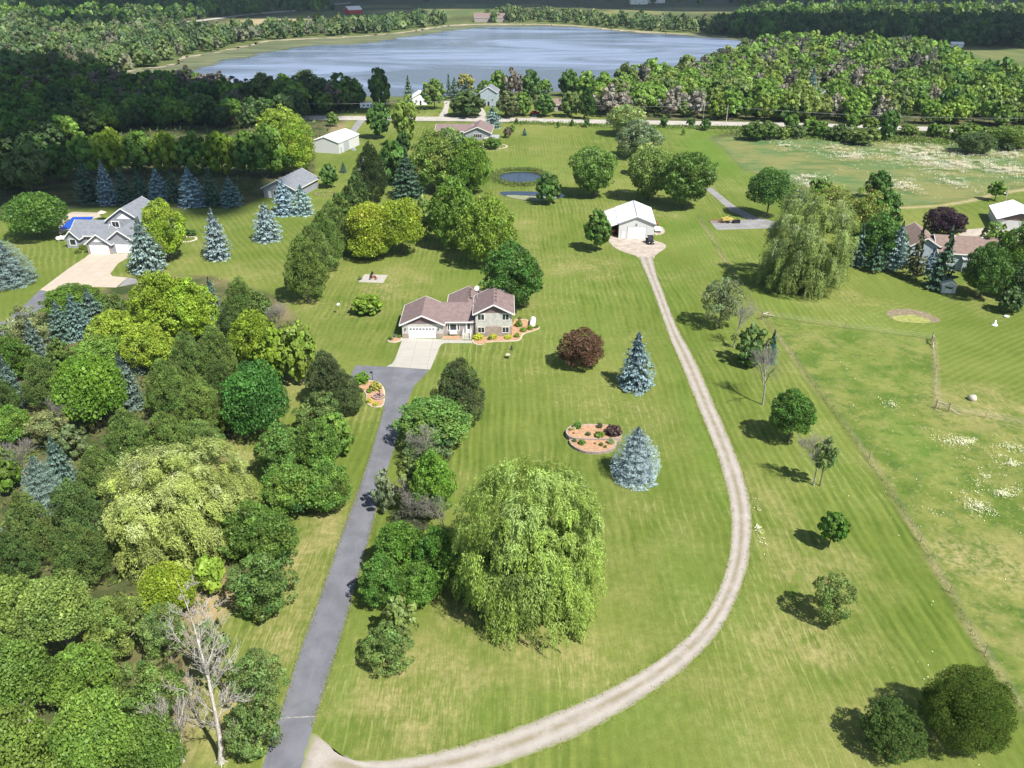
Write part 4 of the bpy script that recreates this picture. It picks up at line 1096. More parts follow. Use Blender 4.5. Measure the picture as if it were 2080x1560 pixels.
# bottom left corner
gB = "large light green trees filling the bottom left corner"
for kd, bx, c, cl, l in [('maple', (-70, 1158, 70, 1300), (.12, .185, .035), 2.5, "light green tree at the left edge of the bottom left corner"), ('lobed', (42, 1160, 186, 1312), (.15, .22, .05), 4.5, "light green tree with the pale crown tip in the bottom left corner"),
                 ('airy', (176, 1200, 300, 1330), (.12, .18, .04), 1.0, "green tree above the dead white tree's left side"), ('lobed', (-50, 1290, 96, 1450), (.10, .165, .03), 3.0, "rounded tree under the left edge's light green one"), ('maple', (96, 1300, 226, 1440), (.11, .185, .03), .6, "darker tree in the middle of the bottom left group"),
                 ('maple', (-60, 1430, 110, 1640), (.12, .19, .035), 1.5, "tree in the very bottom left corner of the photo"), ('lobed', (110, 1400, 262, 1590), (.125, .20, .035), 3.5, "tall bright tree at the bottom of the left group"),
                 ('airy', (226, 1330, 376, 1500), (.11, .18, .035), 1.2, "tree next to the dead white tree at the bottom"), ('lobed', (250, 1440, 372, 1600), (.10, .175, .03), .5, "low rounded tree beside the small dead stem"), ('airy', (286, 1222, 380, 1336), (.13, .19, .05), .8, "thin leaved tree above the dead white tree")]:
    T(kd, bx, c, l, gB, clear=cl, bark='bark_pale')
bare_tree((450, 1548), 1200, 77, "large dead white barked tree at the bottom left by the drive", mat='bark_dead', r=.25, form=22, lean=.07)
bare_tree((372, 1546), 1380, 78, "small pale dead stem left of the large dead tree", mat='bark_dead', gens=4, r=.2, spread=.25)
bare_tree((30, 1440), 1250, 79, "pale forked trunk showing through the leaves at the left edge", mat='bark_dead', r=.24, form=12)
T('loose', (468, 1312, 580, 1430), (.10, .16, .04), "leafy young tree right of the large dead tree", clear=2)
T('loose', (450, 1400, 572, 1540), (.095, .155, .04), "lower leafy tree between the dead tree and the drive", clear=.4)
T('loose', (395, 1240, 470, 1400), (.11, .16, .06), "sparse leafy tree behind the dead white one", clear=1)
# the grove at the left
gG = "mixed trees of the grove at the left"
for k, bx, c, l in [
    ('round', (86, 572, 205, 644), (.075, .145, .016), "round green tree at the grove's top by the neighbour's drive"), ('spruce', (98, 612, 150, 700), TEAL, "blue green spruce left in the grove's upper trio"), ('spruce', (128, 600, 186, 694), TEAL, "middle blue green spruce of the grove's upper trio"),
    ('spruce', (160, 588, 218, 676), TEAL, "right blue green spruce of the grove's upper trio"), ('pine', (204, 592, 268, 662), OLV, "small pine left of the biggest bright maple"), ('maple', (264, 543, 388, 690), BR, "biggest bright maple of the grove near the neighbour's drive"),
    ('maple', (330, 560, 437, 690), BR, "right half neighbour of the biggest bright maple"), ('spruce', (412, 566, 452, 650), TEAL, "single blue green spruce behind the grove's top pine"), ('pine', (446, 556, 530, 660), OLV, "pointed pine at the top right of the grove"),
    ('pine', (494, 585, 562, 668), OLV, "pine at the grove's corner beside the bare bush"), ('pine', (430, 612, 510, 740), OLV2, "shaded pine left of the yellow green maples"), ('loose', (252, 608, 332, 690), (.13, .19, .03), "hazy light green tree below the bright maples"),
    ('maple', (180, 622, 282, 720), BR2, "bright maple left of the hazy tree in the grove"), ('maple', (250, 650, 348, 752), BR2, "bright maple right below the hazy tree"), ('round', (148, 672, 262, 752), MID, "green tree under the bright maples"),
    ('loose', (10, 614, 92, 704), GRY, "grey green bush at the grove's left by the asphalt drive"), ('round', (-20, 676, 62, 772), (.07, .135, .016), "green tree at the left edge beside the grey green bush"), ('spruce', (48, 650, 104, 764), SGR2, "pale blue green spruce near the left edge"),
    ('pine', (88, 684, 150, 752), OLV, "small pine in the middle of the grove's left part"), ('spruce', (0, 724, 48, 836), SGR2, "blue green spruce at the left edge under the green tree"), ('pine', (40, 712, 132, 830), OLV, "olive pine next to the edge spruce"),
    ('lobed', (112, 712, 246, 872), (.10, .19, .016), "large green maple in the middle of the grove"), ('spruce', (226, 722, 288, 838), SGR2, "blue green spruce right of the grove's large maple"), ('spruce', (264, 702, 302, 764), SGR2, "small blue green spruce behind the other by the large maple"),
    ('pine', (338, 664, 424, 790), OLV, "olive pine of the dense middle block, top left"), ('pine', (392, 652, 482, 780), OLV, "olive pine of the dense middle block, top right"), ('pine', (286, 722, 384, 846), OLV, "olive pine of the dense middle block, left side"),
    ('pine', (352, 756, 462, 890), OLV, "olive pine at the centre of the dense middle block"), ('pine', (404, 720, 486, 840), OLV2, "olive pine of the dense middle block beside the sugar maple"), ('pine', (206, 820, 310, 946), OLV, "olive pine below the grove's large maple"),
    ('pine', (280, 826, 392, 950), OLV, "olive pine above the yellow green willow's left top"), ('pine', (350, 842, 460, 940), OLV, "olive pine above the yellow green willow's right top"), ('pine', (150, 896, 250, 1010), OLV, "olive pine at the willow's upper left"),
    ('spruce', (92, 890, 152, 1000), TEAL, "blue green spruce with layered boughs at the lower left"), ('spruce_wide', (46, 926, 128, 1046), (.15, .22, .18), "wide pale blue green spruce at the lower left"), ('pine', (0, 988, 112, 1146), OLV, "large olive pine at the lower left edge"),
    ('pine', (86, 962, 214, 1120), OLV2, "large dark olive pine left of the yellow green willow"), ('pine', (96, 1050, 222, 1190), OLV2, "shaded olive pine below the willow's left side"), ('pine', (-50, 1070, 70, 1200), OLV2, "shaded olive pine in the lower left edge"),
    ('spruce', (-34, 1040, 14, 1130), TEAL, "blue green spruce cut by the left edge"), ('round', (-20, 818, 62, 902), MID, "green bush like tree at the left edge below the pines"), ('loose', (52, 826, 142, 912), GRY, "pale weedy tree in the gap of the grove"),
    ('round', (-30, 900, 40, 1000), MID, "green tree at the left edge above the large pine"), ('loose', (110, 856, 176, 930), (.10, .14, .05), "thin weedy tree left of the pine below the maple"), ('pine', (-40, 760, 40, 850), OLV2, "olive pine at the left edge"), ('round', (420, 838, 470, 880), MID, "small green tree filling the gap beside the sugar maple"), ('loose', (-60, 640, 10, 720), MID, "loose tree at the left edge by the curving drive")]:
    T(k, bx, c, l, gG)
bare_tree((60, 990), 880, 61, "dead grey tree behind the layered spruce at the lower left", gens=5, spread=.45, group=gG)
bare_tree((140, 892), 810, 62, "bare grey twiggy tree below the grove's large maple", gens=5, spread=.5, group=gG)

# lake side of the road
gK = "trees between the road and the lake"
for k, bx, c, l, cl in [
    ('round', (748, 133, 792, 214), (.06, .12, .018), "tall green tree at the right end of the dark shore wood", .5), ('spruce', (818, 158, 842, 214), SGR2, "narrow blue spruce standing alone at the shore", 0), ('round', (857, 157, 906, 214), (.10, .16, .035), "round shade tree left of the curved lake drive", 1.5),
    ('spruce_loose', (903, 153, 920, 190), SGR, "dark tree at the water's edge left of the blue spruces", 0), ('spruce', (911, 161, 936, 202), SGR2, "left of two blue spruces between the lake drives", 0), ('spruce', (935, 163, 960, 200), SGR2, "right of two blue spruces between the lake drives", 0),
    ('loose', (926, 146, 966, 188), (.22, .22, .05), "yellowish tree on the shore behind the blue spruces", 2), ('round', (913, 182, 986, 234), (.06, .10, .022), "wide spreading dark tree between the two lake drives", .4), ('spruce', (969, 172, 996, 212), SGR2, "blue spruce in front of the grey lake house", 0),
    ('spruce_wide', (983, 216, 1019, 262), (.13, .2, .19), "blue spruce across the road beside the mauve roof", 0), ('round', (966, 160, 1010, 200), MID, "green tree behind the grey lake house", 1), ('round', (992, 140, 1034, 196), MID, "green tree left of the grey dead crowns on the shore", 1),
    ('loose', (1020, 134, 1062, 200), (.15, .13, .09), "grey brown dying tree on the shore", 1), ('round', (1008, 182, 1056, 236), (.075, .10, .035), "olive tree right of the grey lake house", .4), ('round', (1056, 138, 1100, 200), (.055, .11, .022), "dark shore tree at the gap in the woods", .6),
    ('round', (1040, 184, 1084, 232), MID, "tree before the little picnic lawn", .4), ('round', (1084, 188, 1128, 234), DK, "dark round tree beside the red car", .4), ('round', (1094, 160, 1122, 190), MID, "small tree at the shore gap", .2),
    ('round', (1136, 138, 1178, 192), DK, "dark tree right of the gap where the lake shows", .6), ('round', (1134, 184, 1180, 234), (.07, .115, .025), "green tree right of the tan lake house", .5), ('pine', (1174, 176, 1214, 240), DK2, "black green pine cluster by the road", .3), ('spruce', (1632, 140, 1660, 214), (.13, .2, .16), "tall pale spruce rising inside the right wood", 0),
    ('round', (1700, 194, 1742, 240), BR, "bright yellow green tree left of the small white camper in the wood", .4), ('round', (1756, 190, 1792, 234), BR, "bright yellow green tree right of the small white camper", .4), ('round', (1574, 200, 1634, 244), (.07, .14, .016), "bright leafy tree at the right wood's edge above the road", .3), ('round', (1436, 186, 1474, 240), (.11, .17, .02), "yellowish tree by the utility poles", .4), ('vase', (1785, 222, 1826, 284), DK, "upright dark tree among the roadside bushes", .2)]:
    T(k, bx, c, l, gK, clear=cl)
gS = "bushes between the main road and the meadow"
for bx, c, l in [((1504, 246, 1560, 284), (.06, .11, .018), "dark wide bush leftmost in the roadside thicket"), ((1540, 246, 1584, 282), (.07, .125, .02), "round green bush second in the roadside thicket"), ((1576, 256, 1606, 282), (.11, .16, .03), "low pale bush third in the roadside thicket"),
                 ((1594, 232, 1622, 262), MID, "upright bush behind the pale one in the thicket"), ((1602, 252, 1638, 280), (.075, .12, .03), "grey green rounded bush in the thicket"), ((1630, 236, 1664, 272), MID, "bright bush beside the grey green rounded one"), ((1650, 246, 1684, 278), MID, "green bush left of the grey brown sapling"),
                 ((1680, 252, 1730, 284), (.07, .115, .03), "wide low bush in the thicket's middle"), ((1724, 262, 1786, 290), (.085, .13, .025), "long low bush left of the upright dark tree"), ((1718, 230, 1748, 262), MID, "bush behind the wide low one"), ((1750, 236, 1786, 264), (.09, .15, .02), "bush behind the long low one"),
                 ((1828, 252, 1866, 274), (.11, .17, .02), "small yellow green bush right of the upright dark tree"), ((1884, 248, 1904, 276), MID, "left of the paired round bushes by the road"), ((1900, 252, 1928, 278), MID, "right of the paired round bushes by the road"), ((1942, 270, 2022, 306), (.06, .10, .03), "grey green wide bush at the meadow's top edge"),
                 ((2020, 256, 2100, 300), (.09, .15, .02), "bush mass at the right edge above the meadow"), ((1936, 256, 2000, 280), (.10, .165, .02), "long bright hedge patch along the road"), ((1990, 262, 2050, 284), (.09, .15, .02), "second bright hedge patch along the road"), ((2038, 290, 2062, 308), (.06, .1, .03), "small dark bush at the meadow's top right"),
                 ((1342, 236, 1356, 258), DK, "small roadside bush right of the pale round tree"), ((1396, 238, 1412, 256), DK, "small roadside bush between the two utility poles"), ((1424, 240, 1444, 264), DK, "round roadside bush at the meadow corner"), ((1384, 262, 1392, 274), MID, "tiny sapling on the mown meadow path"),
                 ((1022, 257, 1040, 279), (.10, .09, .06), "grey brown shrub on the lawn near the road"), ((1034, 252, 1046, 268), MID, "green shrub behind the grey brown one"), ((982, 279, 1020, 302), (.07, .13, .012), "clipped low dark bush bordered with stones by the mauve roof"),
                 ((1045, 240, 1053, 252), DK, "tiny roadside sapling by the lake drives"), ((1158, 242, 1166, 256), DK, "second tiny roadside sapling"), ((1130, 247, 1138, 259), DK, "little leafy roadside sapling"), ((1186, 240, 1198, 258), DK, "roadside sapling left of the pale round tree"), ((664, 226, 686, 256), (.09, .15, .03), "small pale bush at the dark wood's end by the road")]:
    T('bush' if bx[2] - bx[0] > 16 else 'round', bx, c, l, gS, clear=.1)
T('spruce', (1060, 262, 1071, 276), SGR, "tiny dark spruce alone on the lawn below the road")

# ------------------------------------------------------------------ woods
def poly_fill(poly, step, jit=.4):
    w = [(p.x, p.y) for p in pts(poly)]
    xs, ys = [a for a, _ in w], [b for _, b in w]
    X, Y = np.meshgrid(np.arange(min(xs), max(xs), step), np.arange(min(ys), max(ys), step))
    X = X.ravel() + rng.uniform(-jit, jit, X.size) * step; Y = Y.ravel() + rng.uniform(-jit, jit, Y.size) * step
    k = sdf(poly, X, Y) > 0
    return np.stack([X[k], Y[k]], 1)
WOODS = [  # name, polygon of the ground it covers in the photograph, spacing, height range, colours, label
    ('dark', [(-500, 500), (-500, 236), (0, 228), (310, 232), (420, 236), (640, 236), (640, 244), (560, 246), (500, 262), (420, 262), (300, 262), (140, 285), (130, 340), (130, 392), (0, 404)], 8.0, (9, 14), [DK, DK2, MID, (.04, .075, .02), (.06, .10, .025)]),
    ('shore', [(-500, 234), (-500, 190), (200, 180), (350, 196), (500, 202), (760, 206), (740, 222), (650, 233), (420, 232), (300, 232)], 7.0, (9, 15), [DK, DK2, MID, (.05, .08, .02), (.09, .085, .065)]),
    ('right', [(1216, 240), (1216, 214), (1180, 196), (1240, 192), (1300, 178), (1380, 160), (1440, 142), (1500, 126), (1556, 108), (1600, 96), (1760, 96), (1880, 112), (1960, 140), (2030, 168), (2200, 200), (2700, 240), (2700, 282), (2080, 262), (1850, 253), (1550, 245), (1300, 242)], 8.5, (9, 15), [MID, (.075, .14, .02), MID, (.12, .17, .035), (.17, .165, .135), (.08, .12, .03), (.12, .18, .025), MID]),
    ('left_far', [(-600, 170), (-600, 60), (0, 52), (240, 62), (300, 62), (380, 66), (470, 72), (520, 66), (556, 66), (640, 60), (760, 54), (880, 44), (900, 44), (900, 50), (836, 60), (760, 68), (600, 78), (520, 84), (460, 98), (396, 110), (360, 122), (300, 140), (190, 152), (60, 168)], 13, (10, 15), [(.075, .12, .04), (.085, .135, .04), (.06, .10, .035), (.10, .145, .045), (.12, .13, .08), (.055, .10, .035)]),
    ('far_shore', [(960, 44), (990, 36), (1060, 30), (1120, 30), (1200, 40), (1290, 50), (1400, 50), (1560, 60), (1560, 80), (1460, 70), (1300, 62), (1240, 57), (1180, 50), (1100, 46), (1000, 46)], 15, (9, 14), [(.08, .125, .04), (.09, .14, .04), (.065, .105, .035), (.11, .15, .05)]),
    ('right_band', [(1430, 66), (1440, 52), (1560, 42), (1800, 44), (2100, 52), (2900, 70), (2900, 140), (2100, 100), (1900, 92), (1600, 88), (1560, 84)], 14, (11, 16), [DK, DK2, (.045, .08, .02)]),
    ('right_back', [(1480, 40), (1560, 22), (1800, 20), (2100, 22), (2900, 30), (2900, 60), (2100, 46), (1800, 38), (1560, 38)], 22, (11, 15), [MID, (.08, .13, .03), DK]),
    ('left_back', [(-600, 50), (-600, 10), (0, 8), (560, 4), (680, 6), (690, 22), (560, 26), (420, 38), (240, 56), (0, 44)], 22, (11, 16), [DK, DK2, MID, (.07, .11, .03)]),
    ('horizon', [(-900, 4), (-900, -22), (1000, -26), (3000, -22), (3000, 14), (2100, 14), (1560, 14), (1300, 8), (1000, 6), (680, 2), (300, 4)], 60, (14, 20), [DK, MID, DK2]),
    ('field_edge', [(560, 56), (640, 54), (760, 48), (880, 40), (880, 44), (760, 54), (640, 60)], 12, (7, 11), [MID, DK])]
QUIET = [(1664, 196, 18, 16), (1736, 234, 12, 6), (1788, 222, 12, 8), (1848, 248, 30, 10), (405, 235, 60, 8), (978, 44, 14, 6), (712, 26, 20, 6), (1646, 210, 14, 10)]
wood = []
def in_view(x, y):
    px, py = pix(x, y, 6); return -60 < px < 2140 and -40 < py < 1600
lk = sdf(LAKE, np.zeros(1), np.zeros(1))
for name, poly, step, hr_, cols in WOODS:
    P_ = poly_fill(poly, step)
    P_ = P_[sdf(LAKE, P_[:, 0], P_[:, 1]) < -2]
    for x, y in P_:
        if not in_view(x, y): continue
        px, py = pix(x, y)
        if any(abs(px - a) < c_ and abs(py - b) < d_ for a, b, c_, d_ in QUIET): continue
        h = random.uniform(*hr_) * random.choice((1, 1, 1, .8, 1.12)); a = h * random.uniform(.34, .5)
        c = random.choice(cols)
        if name == 'right' and px > 1900: c = random.choice([MID, (.12, .19, .02), (.09, .15, .02), DK])
        c = (c[0] * 1.15, c[1] * 1.12, c[2] * 1.15)
        if name == 'right' and 1240 < px < 1900 and 112 < py < 200 and random.random() < .17: c = random.choice([(.135, .135, .11), (.115, .12, .09), (.125, .12, .10)])
        wood.append((math.hypot(x, y), name, x, y, h, a, c))
wood.sort()
WOOD_LABEL = {'dark': ("tree of the dark wood", "trees of the dark wood at the left"), 'shore': ("tree of the shaded shore wood", "trees of the shaded near shore wood"),
              'right': ("tree of the right hand wood", "trees of the right hand wood")}
N_IND = 190
ind, mass = [], []
nb = 0
for w in wood:
    if w[1] in WOOD_LABEL and nb < N_IND: ind.append(w); nb += 1
    else: mass.append(w)
FK = ['round', 'lobed', 'maple', 'loose', 'column', 'round', 'vase']
def joined(kind, lod, var):
    key = ('joined', kind, lod, var)
    if key not in _mesh:
        v, q, t = arrays(kind, lod, var)
        tv, tq = tube_arrays([((0, 0, -1.9), (0, 0, -.3), .05, .03), ((0, 0, -.3), (.1, .05, .5), .03, .01)], 5)
        me = bpy.data.meshes.new("wood_tree")
        mesh_from_quads(me, np.vstack([v, tv]), np.vstack([q, tq + len(v)]))
        tt = np.vstack([t, np.full((len(tv), 3), 1.0)])
        add_attr(me, "tint", *np.clip(tt, .02, 6).T)
        me.materials.append(M['leaf']); me.materials.append(M['bark'])
        mi = np.zeros(len(q) + len(tq), np.int32); mi[len(q):] = 1
        me.polygons.foreach_set("material_index", mi)
        _mesh[key] = me
    return _mesh[key]
for i, (d, name, x, y, h, a, c) in enumerate(ind):
    grey = c[1] - c[0] < 0.012
    kind = 'loose' if grey else random.choice(FK)
    lod = 'C' if d < 480 else 'D'
    s = F_PX * .49 / d
    if a * s > 15: lod = 'C'
    b = h * .46
    o = bpy.data.objects.new("broadleaf_tree", joined(kind, 'C', i % SPEC[kind][0]))
    o.location = (x, y, h - b); o.scale = (a, a, b); o.rotation_euler = (0, 0, random.uniform(0, 6.28))
    j = random.uniform(.82, 1.18); o.color = (c[0] * j, c[1] * j, c[2] * j, 1)
    link(o)
    hue = "greyish " if grey else "bright green " if c[1] > .15 else "dark green " if c[1] < .125 else "green "
    px = pix(x, y)[0]; py = pix(x, y)[1]
    zone = {'dark': [", behind the grey house", ", above the spruce row", ", near the white shed"], 'shore': [", at its left end", ", in its middle", ", near the white camper"], 'right': [", behind the pale roadside tree", ", near the utility poles", ", towards the right edge"]}[name]
    zi = {'dark': (150, 400), 'shore': (330, 600), 'right': (1400, 1650)}[name]
    z = zone[0] if px < zi[0] else zone[1] if px < zi[1] else zone[2]
    tag(o, hue + WOOD_LABEL[name][0] + z, "tree", hue + WOOD_LABEL[name][1] + z)
def mass_mesh(name, items, label):
    V, Q, Tt = [], [], []; n = 0
    for d, nm, x, y, h, a, c in items:
        grey = c[1] - c[0] < 0.012
        kind = 'loose' if grey else random.choice(FK)
        lod = 'C' if d < 520 else 'D' if d < 800 else 'E'
        v, q, t = arrays(kind, lod, random.randrange(SPEC[kind][0]))
        if d < 520 and lod == 'C': pass
        r = random.uniform(0, 6.28); b = h * .5
        cr, sr = math.cos(r), math.sin(r)
        w = np.empty_like(v); w[:, 0] = (v[:, 0] * cr - v[:, 1] * sr) * a + x; w[:, 1] = (v[:, 0] * sr + v[:, 1] * cr) * a + y; w[:, 2] = v[:, 2] * b + h - b
        j = random.uniform(.9, 1.1)
        V.append(w.astype(np.float32)); Q.append(q + n); Tt.append(t * np.array(c) * j); n += len(v)
    me = to_mesh(name, np.vstack(V), np.vstack(Q), M['leaf'], np.vstack(Tt) )
    o = link(bpy.data.objects.new(name, me)); o.color = (1, 1, 1, 1)
    tag(o, label, "woodland", None, "stuff")
for nm, lab in [('dark', "deeper trees of the dark wood at the left"), ('shore', "deeper trees of the near shore wood"), ('right', "deeper trees of the wood right of the lake"), ('left_far', "woodland beyond the lake's left shore"), ('far_shore', "trees along the far shore of the lake"),
                ('right_band', "dark band of forest behind the right wood"), ('right_back', "far woodland at the top right"), ('left_back', "far woodland at the top left"), ('horizon', "farthest woods along the top of the photo"), ('field_edge', "hedgerow between the far fields and the lake")]:
    it = [w for w in mass if w[1] == nm]
    if it: mass_mesh("woodland", it, lab)
print("individual wood trees", len(ind), "mass", len(mass), "hand placed", sum(count_tree.values()))

# ------------------------------------------------------------------ buildings
M['shingle_mauve'] = brick_like("mauve_shingles", (.225, .165, .158), (.20, .145, .14), (.16, .115, .11), .9, .28, .03, axis='xy')
M['shingle_grey'] = brick_like("grey_shingles", (.21, .225, .25), (.185, .20, .225), (.15, .16, .18), .9, .28, .03, axis='xy')
M['shingle_brown'] = brick_like("brown_shingles", (.24, .175, .15), (.21, .15, .13), (.17, .12, .105), .9, .28, .03, axis='xy')
M['siding_cream'] = brick_like("cream_siding", (.50, .49, .45), (.49, .48, .44), (.38, .37, .34), 30, .13, .012)
M['siding_mauve'] = brick_like("mauve_siding", (.20, .14, .15), (.19, .135, .14), (.14, .10, .10), 30, .13, .012)
M['siding_taupe'] = brick_like("taupe_siding", (.34, .30, .29), (.33, .29, .28), (.27, .24, .23), 30, .13, .012)
M['siding_grey'] = brick_like("grey_siding", (.30, .31, .34), (.29, .30, .33), (.23, .24, .26), 30, .14, .012)
M['siding_blue'] = brick_like("blue_grey_siding", (.36, .42, .46), (.35, .41, .45), (.28, .33, .36), 30, .14, .012)
M['stone'] = brick_like("stone_veneer", (.33, .255, .20), (.40, .33, .27), (.24, .20, .17), .42, .16, .02)
M['trim'] = simple("white_trim", (.78, .77, .74), .5, .4, .04)
M['white_metal'] = brick_like("white_ribbed_metal", (.56, .56, .55), (.55, .55, .54), (.48, .48, .47), .24, 40, .012, .45, 0, dirt=.93)
M['white_roof'] = brick_like("white_metal_roof", (.82, .82, .83), (.81, .81, .82), (.74, .74, .75), .3, 80, .014, .5, 0, axis='xy', dirt=.93)
M['door_white'] = brick_like("panelled_door", (.86, .87, .88), (.85, .86, .87), (.62, .63, .65), 1.2, .52, .02, .5, 0)
M['glass'] = simple("window_glass", (.03, .035, .04), .08, .6, .2)
M['dark'] = simple("dark_paint", (.02, .02, .022), .5, .4)
M['vent'] = simple("roof_vent_metal", (.10, .08, .08), .6, .4)
M['grey_metal'] = simple("grey_metal", (.35, .36, .38), .4, .5, .1)
M['wood'] = simple("weathered_wood", (.26, .21, .16), .9, .1, .3, 2)
M['wood_pale'] = simple("pale_wood", (.45, .40, .33), .85, .2, .2, 2)
M['red'] = simple("red_paint", (.42, .035, .03), .5, .4, .2)
M['mulch'] = simple("orange_mulch", (.37, .225, .135), .95, .1, .28, 2.2, bump=.5)
M['block'] = brick_like("retaining_block", (.42, .33, .29), (.36, .28, .25), (.20, .16, .14), .45, .16, .03)
M['stone_edge'] = simple("edging_stone", (.46, .40, .33), .9, .2, .2, 3)
M['tank'] = simple("white_tank_paint", (.80, .80, .78), .35, .5, .05)

def bar(mb, p0, p1, w, h):
    p0, p1 = Vector(p0), Vector(p1); d = (p1 - p0).normalized()
    sidev = d.cross(Vector((0, 0, 1))).normalized() * w / 2; up = sidev.cross(d).normalized() * h / 2
    vs = [p + a * sidev + b * up for p in (p0, p1) for a, b in ((-1, -1), (1, -1), (1, 1), (-1, 1))]
    return mb.add(vs, [(0, 1, 2, 3), (7, 6, 5, 4), (0, 4, 5, 1), (1, 5, 6, 2), (2, 6, 7, 3), (3, 7, 4, 0)])
def gable(wall, roof, trim, x0, x1, y0, y1, z0, ze, rise, ax='y', ov=.45, t=.16, gab=None, both=True):
    """walls with gable ends, two roof slabs and white rake and eave boards"""
    gab = gab if gab is not None else wall
    gabs = gab if isinstance(gab, list) else [gab, gab]
    wall.box(x0, x1, y0, y1, z0, ze)
    if ax == 'y':
        xm = (x0 + x1) / 2; k = rise / (xm - x0)
        for y in ((y0, y1) if both else (y0,)):
            e = .004 if y == y0 else -.004
            gabs[0 if y == y0 else 1].add([(x0, y + e, ze), (x1, y + e, ze), (xm, y + e, ze + rise), (x0, y + e + (.1 if y == y0 else -.1), ze), (x1, y + e + (.1 if y == y0 else -.1), ze), (xm, y + e + (.1 if y == y0 else -.1), ze + rise)], [(0, 1, 2), (5, 4, 3), (0, 3, 4, 1), (1, 4, 5, 2), (2, 5, 3, 0)])
        a, b = x0 - ov, x1 + ov; za = ze - k * ov; zr = ze + rise; ya, yb = y0 - ov, y1 + ov
        roof.slab((a, ya, za + t), (xm, ya, zr + t), (xm, yb, zr + t), (a, yb, za + t), t)
        roof.slab((xm, ya, zr + t), (b, ya, za + t), (b, yb, za + t), (xm, yb, zr + t), t)
        for y in (ya - .03, yb + .03):
            bar(trim, (a, y, za + t * .35), (xm, y, zr + t * .35), .06, .24); bar(trim, (xm, y, zr + t * .35), (b, y, za + t * .35), .06, .24)
        for x in (a - .03, b + .03): bar(trim, (x, ya, za + t * .3), (x, yb, za + t * .3), .06, .22)
    else:
        ym = (y0 + y1) / 2; k = rise / (ym - y0)
        for x in (x0, x1):
            e = .004 if x == x0 else -.004; f = .1 if x == x0 else -.1
            gabs[0 if x == x0 else 1].add([(x + e, y0, ze), (x + e, y1, ze), (x + e, ym, ze + rise), (x + e + f, y0, ze), (x + e + f, y1, ze), (x + e + f, ym, ze + rise)], [(0, 1, 2), (5, 4, 3), (0, 3, 4, 1), (1, 4, 5, 2), (2, 5, 3, 0)])
        a, b = y0 - ov, y1 + ov; za = ze - k * ov; zr = ze + rise; xa, xb = x0 - ov, x1 + ov
        roof.slab((xa, a, za + t), (xb, a, za + t), (xb, ym, zr + t), (xa, ym, zr + t), t)
        roof.slab((xa, ym, zr + t), (xb, ym, zr + t), (xb, b, za + t), (xa, b, za + t), t)
        for x in (xa - .03, xb + .03):
            bar(trim, (x, a, za + t * .35), (x, ym, zr + t * .35), .06, .24); bar(trim, (x, ym, zr + t * .35), (x, b, za + t * .35), .06, .24)
        for y in (a - .03, b + .03): bar(trim, (xa, y, za + t * .3), (xb, y, za + t * .3), .06, .22)
def window(par, x, y, z, w, h, face='f', mull=1, mat='trim', bw=.09, name='window'):
    """frame with pane as sub-part; x,y,z is the lower corner on the wall's face"""
    def P(u, dd, v):
        return (x + u, y - dd, v + z) if face == 'f' else (x + dd, y + u, v + z) if face == 'r' else (x - dd, y + u, v + z)
    def bx(mb, u0, u1, d0, d1, v0, v1):
        vs = [P(u, d_, v) for v in (v0, v1) for u, d_ in ((u0, d0), (u1, d0), (u1, d1), (u0, d1))]
        mb.add(vs, [(0, 3, 2, 1), (4, 5, 6, 7), (0, 1, 5, 4), (1, 2, 6, 5), (2, 3, 7, 6), (3, 0, 4, 7)])
    f = MB()
    bx(f, -bw, w + bw, 0, .07, -bw, 0); bx(f, -bw, w + bw, 0, .07, h, h + bw); bx(f, -bw, 0, 0, .066, 0, h); bx(f, w, w + bw, 0, .066, 0, h)
    for i in range(1, mull + 1): bx(f, w * i / (mull + 1) - .03, w * i / (mull + 1) + .03, 0, .06, 0, h)
    fo = f.build(name, M[mat], par)
    g = MB(); bx(g, .001, w - .001, -.02, .025, .001, h - .001)
    g.build("pane", M['glass'], fo)
    return fo
def garage_door(par, x, y, w, h, panes=0, mat='door_white', surround='trim'):
    d = MB().box(x, x + w, y - .04, y + .05, .02, h); o = d.build("garage_door", M[mat], par)
    f = MB().box(x - .12, x, y - .08, y, 0, h + .1).box(x + w, x + w + .12, y - .08, y, 0, h + .1).box(x, x + w, y - .08, y, h, h + .1)
    f.build("door_surround", M[surround], o)
    if panes:
        g = MB(); pw = w / panes
        for i in range(panes): g.box(x + pw * i + .1, x + pw * (i + 1) - .1, y - .055, y - .041, h - .38, h - .14)
        g.build("pane", M['glass'], o)
    return o
def vents(par, l, mat='vent'):
    for x, y, z in l: MB().box(x - .17, x + .17, y - .17, y + .17, z - .15, z + .2).build("roof_vent", M[mat], par)

# the brown roofed house in the middle
hp = at(818, 687)
H = empty("split_level_house", hp, R(.5), "cream split level house with mauve brown shingle roof and a white double garage door", "house")
wc, wm, ws, roof, trim, ct, junk = MB(), MB(), MB(), MB(), MB(), MB(), MB()
wmb = MB(); gable(wc, roof, trim, 0, 7.7, 0, 9, 0, 2.95, 1.75, gab=[wm, wmb]); wmb.build("gable_panel", M['siding_mauve'], H)
center = MB()
gable(center, roof, junk, 4.4, 13.7, 1.4, 10.6, 0, 2.9, 1.84, 'x', ov=.40)
bar(trim, (8.15, .96, 2.79), (13.45, .96, 2.79), .06, .22)
gable(wc, roof, junk, 8.4, 16.2, 6.4, 14.4, 0, 3.0, 1.78, gab=MB())
bar(trim, (7.92, 11.0, 2.86), (7.92, 14.85, 2.86), .06, .22); bar(trim, (7.95, 14.88, 2.86), (12.3, 14.88, 4.84), .06, .24)
tall, wm2 = MB(), MB()
gable(tall, roof, trim, 13.9, 20.8, .9, 9.6, 2.0, 4.75, 1.75, gab=[wm2, junk], ov=.5)
